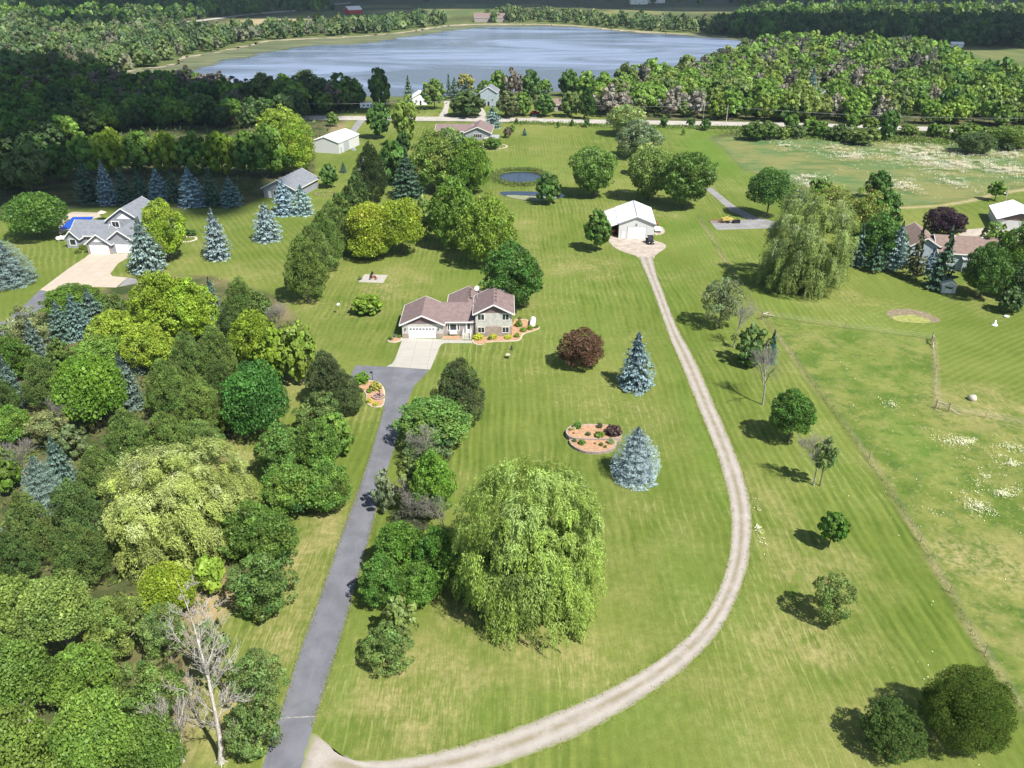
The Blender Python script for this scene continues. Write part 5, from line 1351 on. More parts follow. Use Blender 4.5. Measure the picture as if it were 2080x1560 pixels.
wm3 = MB().add([(13.9, 9.596, 4.75), (20.8, 9.596, 4.75), (17.35, 9.596, 6.5), (13.9, 9.5, 4.75), (20.8, 9.5, 4.75), (17.35, 9.5, 6.5)], [(0, 2, 1), (3, 4, 5), (0, 1, 4, 3), (1, 2, 5, 4), (2, 0, 3, 5)]); wm3.build("gable_panel", M['siding_mauve'], H)
wm2.build("gable_panel", M['siding_mauve'], H)
ws.box(13.85, 20.85, .85, 9.65, 0, 2.0)
for x0_, x1_ in ((-.05, 1.19), (6.35, 7.75)): MB().box(x0_, x1_, -.06, -.001, 0, .95).build("stone_pier", M['stone'], H)
wc.build("wall", M['siding_cream'], H); tall.build("upper_wall", M['siding_cream'], H); center.build("entry_wall", M['siding_taupe'], H); wm.build("gable_panel", M['siding_mauve'], H); ws.build("stone_base", M['stone'], H)
roof.build("roof", M['shingle_mauve'], H); trim.build("fascia", M['trim'], H)
garage_door(H, 1.32, 0, 4.9, 2.15, 8)
for x in (.62, 6.9): MB().box(x - .08, x + .08, -.2, 0, 1.75, 2.1).build("wall_lamp", M['dark'], H)
window(H, 9.0, 1.4, 1.05, 1.2, 1.25, mull=0); window(H, 8.55, 1.4, 1.05, .3, 1.2, mull=0); window(H, 10.42, 1.4, 1.05, .3, 1.2, mull=0)
MB().box(8.9, 10.3, .95, 1.4, .35, 1.0).build("bay_base", M['trim'], H)
d = MB().box(12.0, 12.95, 1.33, 1.42, .5, 2.6).build("front_door", M['trim'], H)
MB().box(12.3, 12.85, 1.30, 1.335, 1.3, 2.45).build("pane", M['glass'], d)
MB().box(12.75, 12.82, 1.26, 1.33, 1.1, 1.2).build("door_handle", M['dark'], d)
MB().box(11.5, 13.0, -.1, 1.38, 0, .48).box(11.5, 13.0, -.45, -.1, 0, .32).box(11.5, 13.0, -.8, -.45, 0, .16).build("porch_steps", M['concrete'], H)
rl = MB()
for x in (11.5, 13.0):
    for y in (-.72, .3, 1.3): rl.box(x - .05, x + .05, y - .05, y + .05, 0 if y < 0 else .48, 1.35 if y >= 0 else 1.05)
    bar(rl, (x, -.72, 1.0), (x, .3, 1.36), .07, .07); bar(rl, (x, .3, 1.36), (x, 1.3, 1.36), .07, .07)
    for k in range(8): rl.box(x - .015, x + .015, -.6 + k * .24, -.57 + k * .24, .3, 1.1 if k < 3 else 1.34)
rl.build("porch_railing", M['trim'], H)
for z, hh in ((3.35, 1.15), (.75, 1.1)):
    window(H, 14.35, .9 if z > 2 else .85, z, 1.2, hh); window(H, 19.0, .9 if z > 2 else .85, z, 1.2, hh)
vents(H, [(12.6, 9.6, 5.05), (12.5, 11.0, 5.1), (12.6, 12.6, 5.05), (17.75, 2.8, 6.5), (17.75, 4.6, 6.5), (17.75, 6.4, 6.5), (17.75, 8.2, 6.5)])
MB().tube((13.7, 6.0, 4.6), (13.7, 6.0, 5.5), .06).build("flue_pipe", M['grey_metal'], H)
dish = MB().lathe([(.02, 0), (.25, .03), (.42, .12), (.5, .2), (.46, .2), (.25, .07), (.02, .04)], (14.1, 7.4, 7.2), 14, (-.3, -.75, .45))
dd = dish.build("satellite_dish", M['tank'], H, True)
MB().tube((14.1, 7.6, 4.4), (14.1, 7.45, 7.25), .05).build("mast", M['grey_metal'], dd)

# grey house on the left
G = empty("grey_house", at(181, 515.5), R(-3), "grey two storey house with white garage doors beside the covered blue pool", "house")
wl, rf, tr, gp = MB(), MB(), MB(), MB()
gable(wl, rf, tr, 0, 5.9, 0, 7, 0, 2.7, 2.2, gab=wl)                 # front garage
gable(wl, rf, tr, 4.0, 12.2, .9, 9, 0, 2.7, 3.0, gab=wl)             # wide garage behind
gable(wl, rf, tr, 1.2, 9.8, 9.2, 20, 0, 5.9, 2.9, gab=wl)            # upper storey
gable(wl, rf, tr, -7.4, 1.2, 6.2, 14.5, 0, 2.8, 2.5, 'x')            # left wing
gable(wl, rf, tr, -7.6, -4.4, 4.2, 10.2, 0, 2.7, 1.7)                # little gable
gable(wl, rf, tr, 9.8, 15, 10, 19, 0, 2.8, 2.2, 'x')
wl.build("wall", M['siding_grey'], G); rf.build("roof", M['shingle_grey'], G); tr.build("fascia", M['trim'], G)
MB().add([(1.7, -.02, 3.05), (4.2, -.02, 3.05), (2.95, -.02, 4.0), (1.7, .0, 3.05), (4.2, .0, 3.05), (2.95, 0, 4.0)], [(0, 1, 2), (5, 4, 3), (0, 3, 4, 1), (1, 4, 5, 2), (2, 5, 3, 0)]).build("gable_panel", M['trim'], G)
MB().add([(3.6, 9.17, 6.1), (7.4, 9.17, 6.1), (5.5, 9.17, 7.4), (3.6, 9.2, 6.1), (7.4, 9.2, 6.1), (5.5, 9.2, 7.4)], [(0, 1, 2), (5, 4, 3), (0, 3, 4, 1), (1, 4, 5, 2), (2, 5, 3, 0)]).build("gable_panel", M['trim'], G)
garage_door(G, .7, 0, 4.5, 2.1); garage_door(G, 6.7, .9, 4.6, 2.1)
for x0_, x1_ in ((-.06, .5), (5.45, 5.96)): MB().box(x0_, x1_, -.08, -.001, 0, 1.2).build("stone_pier", M['stone'], G)
window(G, 2.3, 9.2, 4.0, 1.7, 1.35, mull=1, bw=.2); window(G, -6.7, 4.2, .8, 1.4, 1.4, mull=0, bw=.16); window(G, -3.4, 6.2, .9, 1.0, 1.2); window(G, -1.6, 6.2, .9, .9, 1.2)
MB().box(-.3, .6, 6.12, 6.2, 0, 2.0).build("front_door", M['trim'], G)
vents(G, [(4.3, 12 + 2 * k, 8.0) for k in range(4)] + [(6.9, 3.5 + 1.8 * k, 4.9) for k in range(3)])

# grey outbuilding
O = empty("outbuilding", at(537, 401), R(-14), "small grey outbuilding with slate roof behind two dark blue spruces", "outbuilding")
wl, rf, tr = MB(), MB(), MB()
gable(wl, rf, tr, 0, 10.5, 0, 15, 0, 3.0, 2.6, ov=.5)
wl.build("wall", M['siding_grey'], O); rf.build("roof", M['shingle_grey'], O); tr.build("fascia", M['trim'], O)
MB().box(1.5, 2.5, -.07, 0, .02, 2.1).build("door", M['trim'], O)
window(O, 3.3, 0, 1.0, 1.6, 1.2)
vents(O, [(4.4, 2 + 2.6 * k, 5.4) for k in range(5)])

# white steel shed by the road
Wd = empty("steel_shed", at(634, 309), R(-16), "plain white steel shed with a low gable roof beside the dark wood", "shed")
wl, rf, tr = MB(), MB(), MB()
gable(wl, rf, tr, 0, 11.2, 0, 17, 0, 4.0, 1.8, ov=.2, t=.1)
wl.build("wall", M['white_metal'], Wd); rf.build("roof", M['white_roof'], Wd); tr.build("fascia", M['trim'], Wd)
MB().box(11.2, 11.26, 4, 8.2, .02, 3.4).build("sliding_door", M['grey_metal'], Wd)
MB().box(11.2, 11.26, 1.2, 2.2, .02, 2.1).build("door", M['grey_metal'], Wd)
MB().box(13.2, 14.4, 6.2, 7.4, 0, .8).box(13.4, 14.2, 6.4, 7.2, .8, 1.1).build("utility_box", M['grey_metal'], None); tag(bpy.data.objects["utility_box"], "small grey utility box at the right side of the white steel shed", "utility box")
ub = bpy.data.objects["utility_box"]; ub.matrix_world = Matrix.Translation(at(634, 309)) @ Matrix.Rotation(R(-16), 4, 'Z')

# pole barn
B = empty("pole_barn", at(1256, 484), R(-4), "white pole barn with open lean-to on its left side and a large white door", "barn")
wl, rf, tr, lt = MB(), MB(), MB(), MB()
gable(wl, rf, tr, 0, 9.0, 0, 15, 0, 4.0, 1.75, ov=.35, t=.1)
k = 1.75 / 4.5
rf.slab((-4.6, -.35, 4.05 - k * 4.6), (-.36, -.35, 4.05 - k * .36), (-.36, 15.35, 4.05 - k * .36), (-4.6, 15.35, 4.05 - k * 4.6), .1)
wl.build("wall", M['white_metal'], B); rf.build("roof", M['white_roof'], B); tr.build("fascia", M['grey_metal'], B)
MB().box(-4.5, -4.4, 0, 15, 0, 2.2).box(-4.4, 0, 14.9, 15, 0, 2.6).build("lean_to_wall", M['white_metal'], B)
for y in (.1, 5, 10): MB().box(-4.4, -4.2, y, y + .2, 0, 2.35).build("post", M['wood'], B)
garage_door(B, 2.3, 0, 4.6, 3.1, surround='grey_metal')
window(B, .75, 0, .05, .85, 2.0, mull=0, mat='grey_metal', bw=.05, name='door_frame'); MB().box(.76, 1.59, -.05, -.03, .06, 2.04).build("door", M['door_white'], B)
MB().box(4.35, 4.75, -.25, 0, 3.75, 4.1).build("barn_light", M['grey_metal'], B)
MB().box(4.35, 4.65, .6, 15, 5.88, 5.94).build("ridge_cap", M['grey_metal'], B)

# mauve roofed house by the road
Mh = empty("ranch_house", at(884, 283), R(-3), "long low house with mauve roof half hidden by the ash clump near the road", "house")
wl, rf, tr = MB(), MB(), MB()
gable(wl, rf, tr, 0, 14, 3, 14, 0, 2.7, 1.7, 'x', ov=.5); gable(wl, rf, tr, 12, 22, 0, 15, 0, 2.8, 2.1, 'y', ov=.6)
wl.build("wall", M['siding_grey'], Mh); rf.build("roof", M['shingle_mauve'], Mh); tr.build("fascia", M['trim'], Mh)
window(Mh, 15.5, 0, .8, 3.2, 1.4, mull=3); MB().box(19.6, 21.4, -1.6, -.02, .0, 1.0).build("deck", M['wood_pale'], Mh)
MB().box(22.1, 25.2, 2, 9, 0, .35).build("side_deck", M['grey_metal'], Mh)

# houses at the lake
def small_house(name, p, rz, w, dpt, ze, rise, ax, wallm, roofm, label, wins=2, cat="house", door=True):
    e = empty(name, at(*p), R(rz), label, cat)
    a, b, c = MB(), MB(), MB(); gable(a, b, c, 0, w, 0, dpt, 0, ze, rise, ax, ov=.4)
    a.build("wall", M[wallm], e); b.build("roof", M[roofm], e); c.build("fascia", M['trim'], e)
    for i in range(wins): window(e, w * (i + .5) / wins - .5, 0, ze * .35, 1.0, 1.1)
    if door: MB().box(w * .5 - .45, w * .5 + .45, -.06, 0, .02, 2.05).build("door", M['dark'], e)
    return e
small_house("lake_cottage", (838, 213.5), 8, 8, 9, 3.4, 2.2, 'y', 'trim', 'white_roof', "small white cottage right of the lone blue spruce at the shore")
small_house("lake_house", (976, 215), -6, 8, 10, 6.4, 2.4, 'y', 'siding_blue', 'shingle_grey', "tall pale grey lake house behind the blue spruce", 2)
small_house("tan_lake_house", (1114, 226), 0, 14, 9, 3, 2, 'x', 'siding_taupe', 'shingle_brown', "tan roofed lake house right of the dark round tree", 3)
small_house("woods_house", (1652, 218), 6, 11, 9, 5, 2.6, 'y', 'siding_taupe', 'shingle_grey', "green grey roofed house hidden in the wood under the tall pale spruce", 2)
small_house("cabin", (1772, 246), 10, 8, 8, 3.4, 2, 'y', 'siding_grey', 'shingle_grey', "small grey cabin behind the roadside bushes", 1)
small_house("far_shore_house", (964, 45), 0, 34, 14, 5, 4, 'x', 'siding_taupe', 'shingle_mauve', "pinkish roofed house on the lake's far shore", 4)
fb = small_house("red_barn", (699, 28), -48, 12, 20, 5, 4, 'y', 'red', 'white_roof', "red barn with pale roof in the far fields", 0, "barn")
small_house("far_farmhouse", (1282, 9), 5, 26, 12, 7, 5, 'x', 'trim', 'white_roof', "left of two white farm buildings near the top of the photo", 2)
small_house("far_farm_shed", (1300, 6.5), 0, 40, 12, 6, 3, 'x', 'trim', 'white_roof', "right of two white farm buildings near the top of the photo", 0, "shed")
small_house("far_field_shed", (1932, 96), -10, 9, 6, 2.6, 1.2, 'x', 'trim', 'white_roof', "white roofed hut at the edge of the far right field", 0, "shed")
small_house("far_lake_cabin", (492, 63), 0, 10, 8, 3, 2, 'x', 'trim', 'white_roof', "white roofed cabin between trees at the far left lake shore", 1, "cabin")

# brown roofed house and sheds on the right
Rh = empty("brown_house", at(1842, 541), R(-11), "grey walled house with brown shingle roof behind a row of spruces", "house")
wl, rf, tr = MB(), MB(), MB()
gable(wl, rf, tr, 0, 6, 0, 12, 0, 5.2, 1.8, 'y'); gable(wl, rf, tr, 6.02, 23, -1, 10, 0, 4.2, 2.4, 'x')
wl.build("wall", M['siding_blue'], Rh); rf.build("roof", M['shingle_brown'], Rh); tr.build("fascia", M['trim'], Rh)
for x in (8, 12, 16): window(Rh, x, -1, 1.6, 1.4, 1.2)
vents(Rh, [(10, 4.2, 6.5), (16, 4.2, 6.5), (19, 4.2, 6.5)], 'trim')
Sr = empty("sunroom", at(1951, 553), R(-12), "narrow white lean-to building at the right end of the brown roofed house", "lean-to")
MB().box(0, 3.2, 0, 7, 0, 3.0).build("wall", M['siding_blue'], Sr); MB().slab((-.2, -.3, 3.1), (3.4, -.3, 3.1), (3.4, 7.2, 4.6), (-.2, 7.2, 4.6), .12).build("roof", M['grey_metal'], Sr)
t_ = MB(); bar(t_, (-.22, -.3, 3.15), (-.22, 7.2, 4.65), .12, .2); bar(t_, (3.42, -.3, 3.15), (3.42, 7.2, 4.65), .12, .2); t_.build("edge_board", M['trim'], Sr)
Gs = empty("garden_shed", at(1911, 595), R(-8), "little white garden shed under the largest dark spruce", "shed")
wl, rf, tr = MB(), MB(), MB(); gable(wl, rf, tr, 0, 2.9, 0, 3.2, 0, 1.9, .7, 'y', ov=.12, t=.06)
wl.build("wall", M['white_metal'], Gs); rf.build("roof", M['white_roof'], Gs); tr.build("fascia", M['trim'], Gs); MB().box(.8, 2.0, -.04, 0, .02, 1.7).build("door", M['door_white'], Gs)
Rs = empty("machine_shed", at(2022, 466), R(-20), "white machine shed with dark gable cut by the right edge", "shed")
wl, rf, tr, g2 = MB(), MB(), MB(), MB(); gable(wl, rf, tr, 0, 10, 0, 14, 0, 2.8, 2.0, 'y', ov=.4, t=.12, gab=[g2, wl])
wl.build("wall", M['white_metal'], Rs); rf.build("roof", M['white_roof'], Rs); tr.build("fascia", M['dark'], Rs); g2.build("gable_panel", M['shingle_brown'], Rs)

# ------------------------------------------------------------------ planting beds
def poly_prism(name, poly, z0, z1, mat, parent, inset=0.0, sm=1):
    p = [Vector((q.x, q.y)) for q in pts(poly, z1 if z1 > .3 else 0)]
    for _ in range(sm): p = [w for a, b in zip(p, p[1:] + p[:1]) for w in (a * .75 + b * .25, a * .25 + b * .75)]
    c = sum(p, Vector((0, 0))) / len(p)
    if inset: p = [c + (a - c) * max(0, 1 - inset / max((a - c).length, .1)) for a in p]
    area = sum(a.x * b.y - b.x * a.y for a, b in zip(p, p[1:] + p[:1]))
    if area < 0: p = p[::-1]
    return MB().prism(p, z0, z1).build(name, M[mat], parent), p
def bed(poly, label, h=.10, edge='stone_edge', name="planting_bed", wall=None, sm=1):
    e = empty(name, (0, 0, 0), 0, label, "planting bed")
    o, p = poly_prism("edging" if not wall else "retaining_wall", poly, 0, h, wall or edge, e, 0, sm)
    poly_prism("mulch", poly, h * .5, h + .035, 'mulch', e, .28, sm)
    return e
def shrub(box, col, label, z=.1, kind='bush', group="shrubs in the mulched planting beds", lod='C'):
    x0, y0, x1, y1 = box; cx, cyy = (x0 + x1) / 2, (y0 + y1) / 2
    s = scale_at(cx, cyy, z + .3); a = (x1 - x0) / 2 / s; b = min(max((y1 - y0) / 2 / s * .95, a * .55), a * 1.1)
    c = at(cx, cyy, z + b * .55)
    o = bpy.data.objects.new("shrub", crown_mesh(kind, lod, random.randrange(SPEC[kind][0]))); o.location = (c.x, c.y, z + b * .55); o.scale = (a, a, b); o.rotation_euler = (0, 0, random.uniform(0, 6))
    o.color = (*col, 1); link(o); return tag(o, label, "shrub", group)
YEL = (.34, .36, .03); LG = (.15, .22, .02)
bed([(1041, 648), (1066, 648.5), (1074, 651), (1079, 664), (1094, 662), (1097, 668), (1083, 673), (1062, 679), (1058, 692), (1040, 694), (990, 695), (979, 701), (964, 700), (959, 695), (960, 686), (1040, 685)], "curved orange mulch bed round the right corner of the split level house")
bed([(786, 692), (792, 686.5), (802, 684), (817, 684.5), (817.5, 692), (803, 696.5), (791, 696)], "small orange mulch bed at the garage's left corner")
bed([(898.5, 683), (939, 683), (939, 690.5), (898, 689)], "orange mulch strip under the bay window", sm=0)
bed([(721, 779), (733, 775), (751, 772.5), (772, 777), (782, 792), (782.5, 808), (779, 827), (758, 828), (743, 820), (745, 797), (724, 790)], "orange mulch island bed beside the asphalt turnaround")
bed([(1149, 873.5), (1156, 866), (1166, 862), (1201, 861), (1235, 862), (1254, 868), (1264, 880), (1262, 889), (1235, 891), (1189, 891), (1158, 888.5), (1150, 880)], "upper tier of the walled planting bed on the middle lawn", .75, wall='block', name="raised_bed")
bed([(1156, 890), (1157, 900), (1172, 911.5), (1195, 918), (1224, 917.5), (1247, 911), (1254, 899), (1252, 889)], "lower tier of the walled planting bed on the middle lawn", .45, wall='block', name="raised_bed")
for b_, c_, l_, z_ in [((961, 677, 983, 692), YEL, "yellow shrub left of the house's lower left window", .1), ((995, 677, 1011, 691), YEL, "yellow shrub in the middle of the house front bed", .1), ((990, 683, 998, 692), DK, "small dark shrub left of the middle yellow one", .1),
        ((1024, 679, 1040, 690), YEL, "yellow shrub at the house's right front corner", .1), ((1044, 675, 1056, 688), LG, "green shrub at the corner of the curved bed", .1), ((1046, 648, 1062, 668), (.09, .17, .02), "taller green shrub right of the tall house block", .1),
        ((1056, 664, 1070, 676), LG, "low green shrub in the curve of the bed", .1), ((1070, 660, 1084, 672), LG, "low green plant in front of the white tank", .1), ((1082, 656, 1096, 668), LG, "green plant right of the white tank", .1), ((1052, 642, 1060, 650), (.12, .18, .05), "pale small shrub behind the taller green one", .1),
        ((788, 684, 798, 692), DK, "low dark shrub in the garage corner bed", .1), ((798, 678, 808, 687), (.14, .18, .12), "grey green shrub by the garage's left wall", .1), ((806, 680, 816, 687), MID, "green shrub touching the garage's left wall", .1),
        ((718, 755, 751, 784), (.09, .18, .016), "round clipped green shrub at the top of the island bed", .1), ((750, 774, 776, 796), (.26, .26, .05), "yellowish round shrub in the island bed", .1), ((744, 788, 756, 800), MID, "green perennial below the yellowish island shrub", .1),
        ((744, 808, 756, 820), YEL, "left yellow hosta at the island bed's bottom", .1), ((757, 816, 769, 826), YEL, "right yellow hosta at the island bed's bottom", .1),
        ((1229, 862, 1264, 889), (.06, .035, .03), "large dark brown shrub on the raised bed's right end", .78), ((1164, 856, 1182, 873), (.07, .15, .02), "bright green shrub at the raised bed's left end", .78), ((1161, 866, 1170, 875), (.4, .4, .2), "pale flowering plant at the raised bed's left end", .78), ((1212, 858, 1224, 872), (.06, .07, .04), "upright grey green shrub at the raised bed's back", .78),
        ((1189, 877, 1201, 886), (.07, .11, .05), "small bluish green mound in the raised bed", .78), ((1207, 876, 1228, 889), (.11, .17, .02), "flat green mound in the upper tier", .78), ((1154, 869, 1162, 875), (.2, .2, .05), "tiny yellow plant at the upper tier's left tip", .78), ((1163, 877, 1168, 882), (.3, .16, .05), "tiny orange plant in the upper tier", .78),
        ((1162, 890, 1172, 899), (.08, .12, .04), "small dull green plant at the lower tier's left", .48), ((1174, 892, 1190, 905), (.08, .16, .02), "green shrub in the lower tier", .48), ((1217, 897, 1226, 908), (.08, .14, .02), "narrow green plant in the lower tier", .48), ((1226, 903, 1233, 911), (.1, .14, .02), "little green plant right of the narrow one", .48),
        ((1233, 889, 1249, 904), (.2, .26, .12), "pale green shrub at the lower tier's right end", .48), ((1206, 898, 1211, 903), (.2, .12, .04), "tiny rusty plant in the lower tier", .48),
        ((160, 495, 178, 510), (.11, .15, .02), "low green shrub by the grey house's walk", 0), ((151, 506, 166, 516), (.10, .14, .02), "lower green shrub at the walk's edge", 0), ((368, 466, 398, 482), (.04, .08, .015), "dark low shrub by the stone ring right of the tall maple", 0), ((143, 495, 150, 502), (.30, .04, .05), "red flowers at the grey house's left corner", 0), ((150, 497, 158, 504), (.34, .08, .12), "pink flowers at the grey house's left corner", 0)]:
    shrub(b_, c_, l_, z_)
# ring of blocks with a planter in the island bed
rg = empty("ring_planter", at(769, 808), 0, "round low block ring with pink flowers in the island bed", "planter")
MB().lathe([(1.05, 0), (1.05, .42), (.85, .42), (.85, .05)], (0, 0, 0), 22).build("block_ring", M['block'], rg)
o = bpy.data.objects.new("flowers", crown_mesh('bush', 'D', 0)); o.location = (0, 0, .38); o.scale = (.7, .7, .3); o.color = (.3, .2, .17, 1); link(o, rg)
MB().lathe([(.1, 0), (.06, .3), (.05, .9), (.16, 1.0), (.12, 1.15), (.02, 1.3)], (.25, -.2, .3), 10).build("lantern", M['dark'], rg)
def stone_ring(name, c, rx, n, label, mat='stone_edge', sy=1.0, size=.35):
    e = MB()
    for i in range(n):
        t = 6.283 * i / n; e.ball((rx * math.cos(t), rx * sy * math.sin(t), .1), size * random.uniform(.7, 1.2), 7, 4, .6)
    o = e.build(name, M[mat], None, True); o.location = c; return tag(o, label, "stone edging")
stone_ring("stone_edging", at(1002, 298), 5.2, 44, "pale stones curving round the clipped low bush", sy=.9)
stone_ring("stone_edging", at(381, 487), 2.2, 22, "ring of pale stones right of the tall yellow green maple")
stone_ring("stone_edging", at(332, 522), 2.0, 18, "ring of dark red stones round the tall maple's foot", 'mud')
stone_ring("stone_edging", at(661, 394), 3.2, 24, "oval of dull stones under the small egg shaped tree", 'mud', .7)

# ------------------------------------------------------------------ tanks, furniture, machines
def tank(p, rz, L, r, label):
    e = empty("propane_tank", p, R(rz), label, "propane tank")
    pr = [(.02, -L / 2)] + [(r * math.sin(R(a)), -L / 2 + r * .6 * (1 - math.cos(R(a)))) for a in (30, 60, 90)] + [(r * math.sin(R(a)), L / 2 - r * .6 * (1 - math.cos(R(a)))) for a in (90, 60, 30)] + [(.02, L / 2)]
    MB().lathe(pr, (0, 0, r + .2), 18, (1, 0, 0)).build("tank_shell", M['tank'], e, True)
    MB().lathe([(.22, 0), (.24, .12), (.18, .22), (.02, .26)], (0, 0, 2 * r + .17), 12).build("valve_cap", M['tank'], e, True)
    for x in (-L * .28, L * .28): MB().box(x - .1, x + .1, -r * .7, r * .7, 0, .32).build("foot", M['grey_metal'], e)
tank(at(1082, 661), 86, 3.6, .56, "white propane tank standing end on in the curved mulch bed")
tank(at(126, 489), 28, 2.6, .5, "white propane tank on the lawn left of the grey house")
def wheel(par, x, y, r, w, z=None):
    z = r if z is None else z
    o = MB().lathe([(r * .55, -w / 2), (r * .95, -w / 2), (r, -w * .3), (r, w * .3), (r * .95, w / 2), (r * .55, w / 2)], (x, y, z), 16, (1, 0, 0)).build("wheel", M['dark'], par, False)
    MB().lathe([(r * .15, -w * .4), (r * .54, -w * .35), (r * .54, w * .35), (r * .15, w * .4)], (x, y, z), 12, (1, 0, 0)).build("rim", M['grey_metal'], o)
M['black_paint'] = simple("black_paint", (.018, .018, .022), .7, .2)
U = empty("utility_vehicle", at(1320, 494), R(4), "small black utility vehicle parked at the barn's right front corner", "utility vehicle")
MB().box(-.75, .75, -1.45, -.55, .45, .95).box(-.7, .7, -.55, .55, .35, .6).box(-.6, .6, -1.6, -1.45, .5, .8).build("body", M['black_paint'], U, bevel=.05)
MB().box(-.78, .78, .55, 1.6, .6, .68).box(-.78, .78, .55, .6, .68, 1.0).box(-.78, .78, 1.55, 1.6, .68, 1.0).box(-.78, -.73, .6, 1.55, .68, 1.0).box(.73, .78, .6, 1.55, .68, 1.0).build("cargo_bed", M['black_paint'], U)
cg = MB()
for x in (-.7, .7): bar(cg, (x, -.6, .9), (x, -.35, 1.85), .06, .06); bar(cg, (x, -.35, 1.85), (x, .55, 1.85), .06, .06); bar(cg, (x, .55, 1.85), (x, .55, .7), .06, .06)
bar(cg, (-.7, .55, 1.85), (.7, .55, 1.85), .06, .06); bar(cg, (-.7, -.35, 1.85), (.7, -.35, 1.85), .06, .06); cg.build("roll_cage", M['black_paint'], U)
MB().box(-.78, .78, -.45, .65, 1.88, 1.95).build("canopy", M['black_paint'], U)
MB().box(-.66, .66, .1, .5, .6, .8).box(-.66, .66, .42, .52, .8, 1.25).build("seat", M['dark'], U)
MB().slab((-.68, -.62, .95), (.68, -.62, .95), (.68, -.38, 1.8), (-.68, -.38, 1.8), .02).build("windscreen", M['dark'], U)
for x in (-.5, .5): MB().box(x - .12, x + .12, -1.64, -1.6, .62, .76).build("headlight", M['tank'], U)
for x in (-.68, .68):
    for y in (-1.05, 1.1): wheel(U, x, y, .33, .24)
def trailer(p, rz, w, L, label, mat='tank', wz=.3, name="trailer"):
    e = empty(name, p, R(rz), label, "trailer")
    MB().box(-w / 2, w / 2, -L / 2, L / 2, .5, .6).build("deck", M[mat], e)
    sd = MB().box(-w / 2, -w / 2 + .05, -L / 2, L / 2, .6, .85).box(w / 2 - .05, w / 2, -L / 2, L / 2, .6, .85).box(-w / 2 + .05, w / 2 - .05, L / 2 - .05, L / 2, .6, .85); sd.build("side_rail", M[mat], e)
    t = MB(); bar(t, (-.4, -L / 2, .45), (0, -L / 2 - 1.2, .45), .07, .07); bar(t, (.4, -L / 2, .45), (0, -L / 2 - 1.2, .45), .07, .07); t.build("tow_bar", M['dark'], e)
    for x in (-w / 2 - .12, w / 2 + .12): wheel(e, x, .2, wz, .2)
    return e
trailer(at(1336, 470), 2, 1.9, 2.6, "white flat trailer standing right of the pole barn")
def tractor(p, rz, label, mat='red', k=1.0, name="tractor", cat="tractor"):
    e = empty(name, p, R(rz), label, cat); e.scale = (k, k, k)
    MB().box(-.35, .35, -1.6, -.1, .7, 1.3).box(-.28, .28, -.1, .9, .6, .95).build("hood", M[mat], e, bevel=.06)
    MB().box(-.95, -.55, .1, 1.2, 1.2, 1.28).box(.55, .95, .1, 1.2, 1.2, 1.28).build("mudguard", M[mat], e)
    MB().box(-.25, .25, .35, .8, 1.0, 1.15).box(-.25, .25, .75, .85, 1.15, 1.55).build("seat", M['dark'], e)
    sw = MB(); sw.tube((0, -.1, 1.1), (0, .15, 1.5), .025); sw.lathe([(.2, -.015), (.23, 0), (.2, .015)], (0, .15, 1.5), 14, (0, .5, .8)); sw.build("steering_wheel", M['dark'], e)
    MB().tube((.2, -1.0, 1.3), (.2, -1.0, 1.9), .04).build("exhaust", M['dark'], e)
    for x in (-.75, .75): wheel(e, x, .65, .68, .34)
    for x in (-.55, .55): wheel(e, x, -1.25, .38, .2)
tractor(at(1245, 474), 0, "red tractor in the shade of the barn's lean-to")
tractor(at(1331, 457), 15, "small red riding mower beside the barn's right wall", k=.6, name="riding_mower", cat="riding mower")
cn = MB().lathe([(.28, 0), (.28, .03), (.17, .04), (.04, .62), (.02, .64)], (0, 0, 0), 12).build("traffic_cone", simple("cone_paint", (.55, .22, .16), .6), None); cn.location = at(1243, 480); tag(cn, "pinkish cone in front of the lean-to", "cone")
M['yellow'] = simple("yellow_paint", (.40, .31, .07), .5, .4, .15)
M['rust'] = simple("rusty_iron", (.30, .11, .05), .85, .2, .4, 3)
Y_ = empty("baler", at(1477, 452), R(10), "yellow farm machine parked on the old asphalt pad", "farm machine")
MB().box(-1.6, 1.5, -.7, .7, .7, 1.2).build("housing", M['yellow'], Y_, bevel=.08); MB().slab((-1.6, -.7, 1.2), (.2, -.7, 1.6), (.2, .7, 1.6), (-1.6, .7, 1.2), .1).build("hood", M['yellow'], Y_)
t = MB(); bar(t, (-1.6, 0, .7), (-3.2, .1, .5), .1, .1); t.build("tow_bar", M['dark'], Y_)
for x, y in ((0, -.85), (0, .85)):
    o = MB().lathe([(.2, -.1), (.38, -.1), (.38, .1), (.2, .1)], (x, y, .38), 14, (0, 1, 0)).build("wheel", M['dark'], Y_)
Hr = empty("harrow", at(1458, 451), R(-12), "rusty red harrow with tines at the pad's left end", "harrow")
fr = MB(); bar(fr, (-2, -.8, .5), (2, -.8, .5), .1, .1); bar(fr, (-2, .8, .5), (2, .8, .5), .1, .1)
for x in (-2, -.7, .7, 2): bar(fr, (x, -.8, .5), (x, .8, .5), .08, .08)
fr.build("frame", M['rust'], Hr)
for i in range(9):
    for y in (-.8, .8): MB().tube((-1.9 + i * .475, y, .5), (-1.95 + i * .475, y - .15, 0), .035).build("tine", M['rust'], Hr)
MB().tube((0, -.8, .5), (.2, -2.4, .4), .05).build("tow_bar", M['rust'], Hr)
Bb = empty("bin", at(1495, 453), R(8), "black low bin at the right of the yellow machine", "bin")
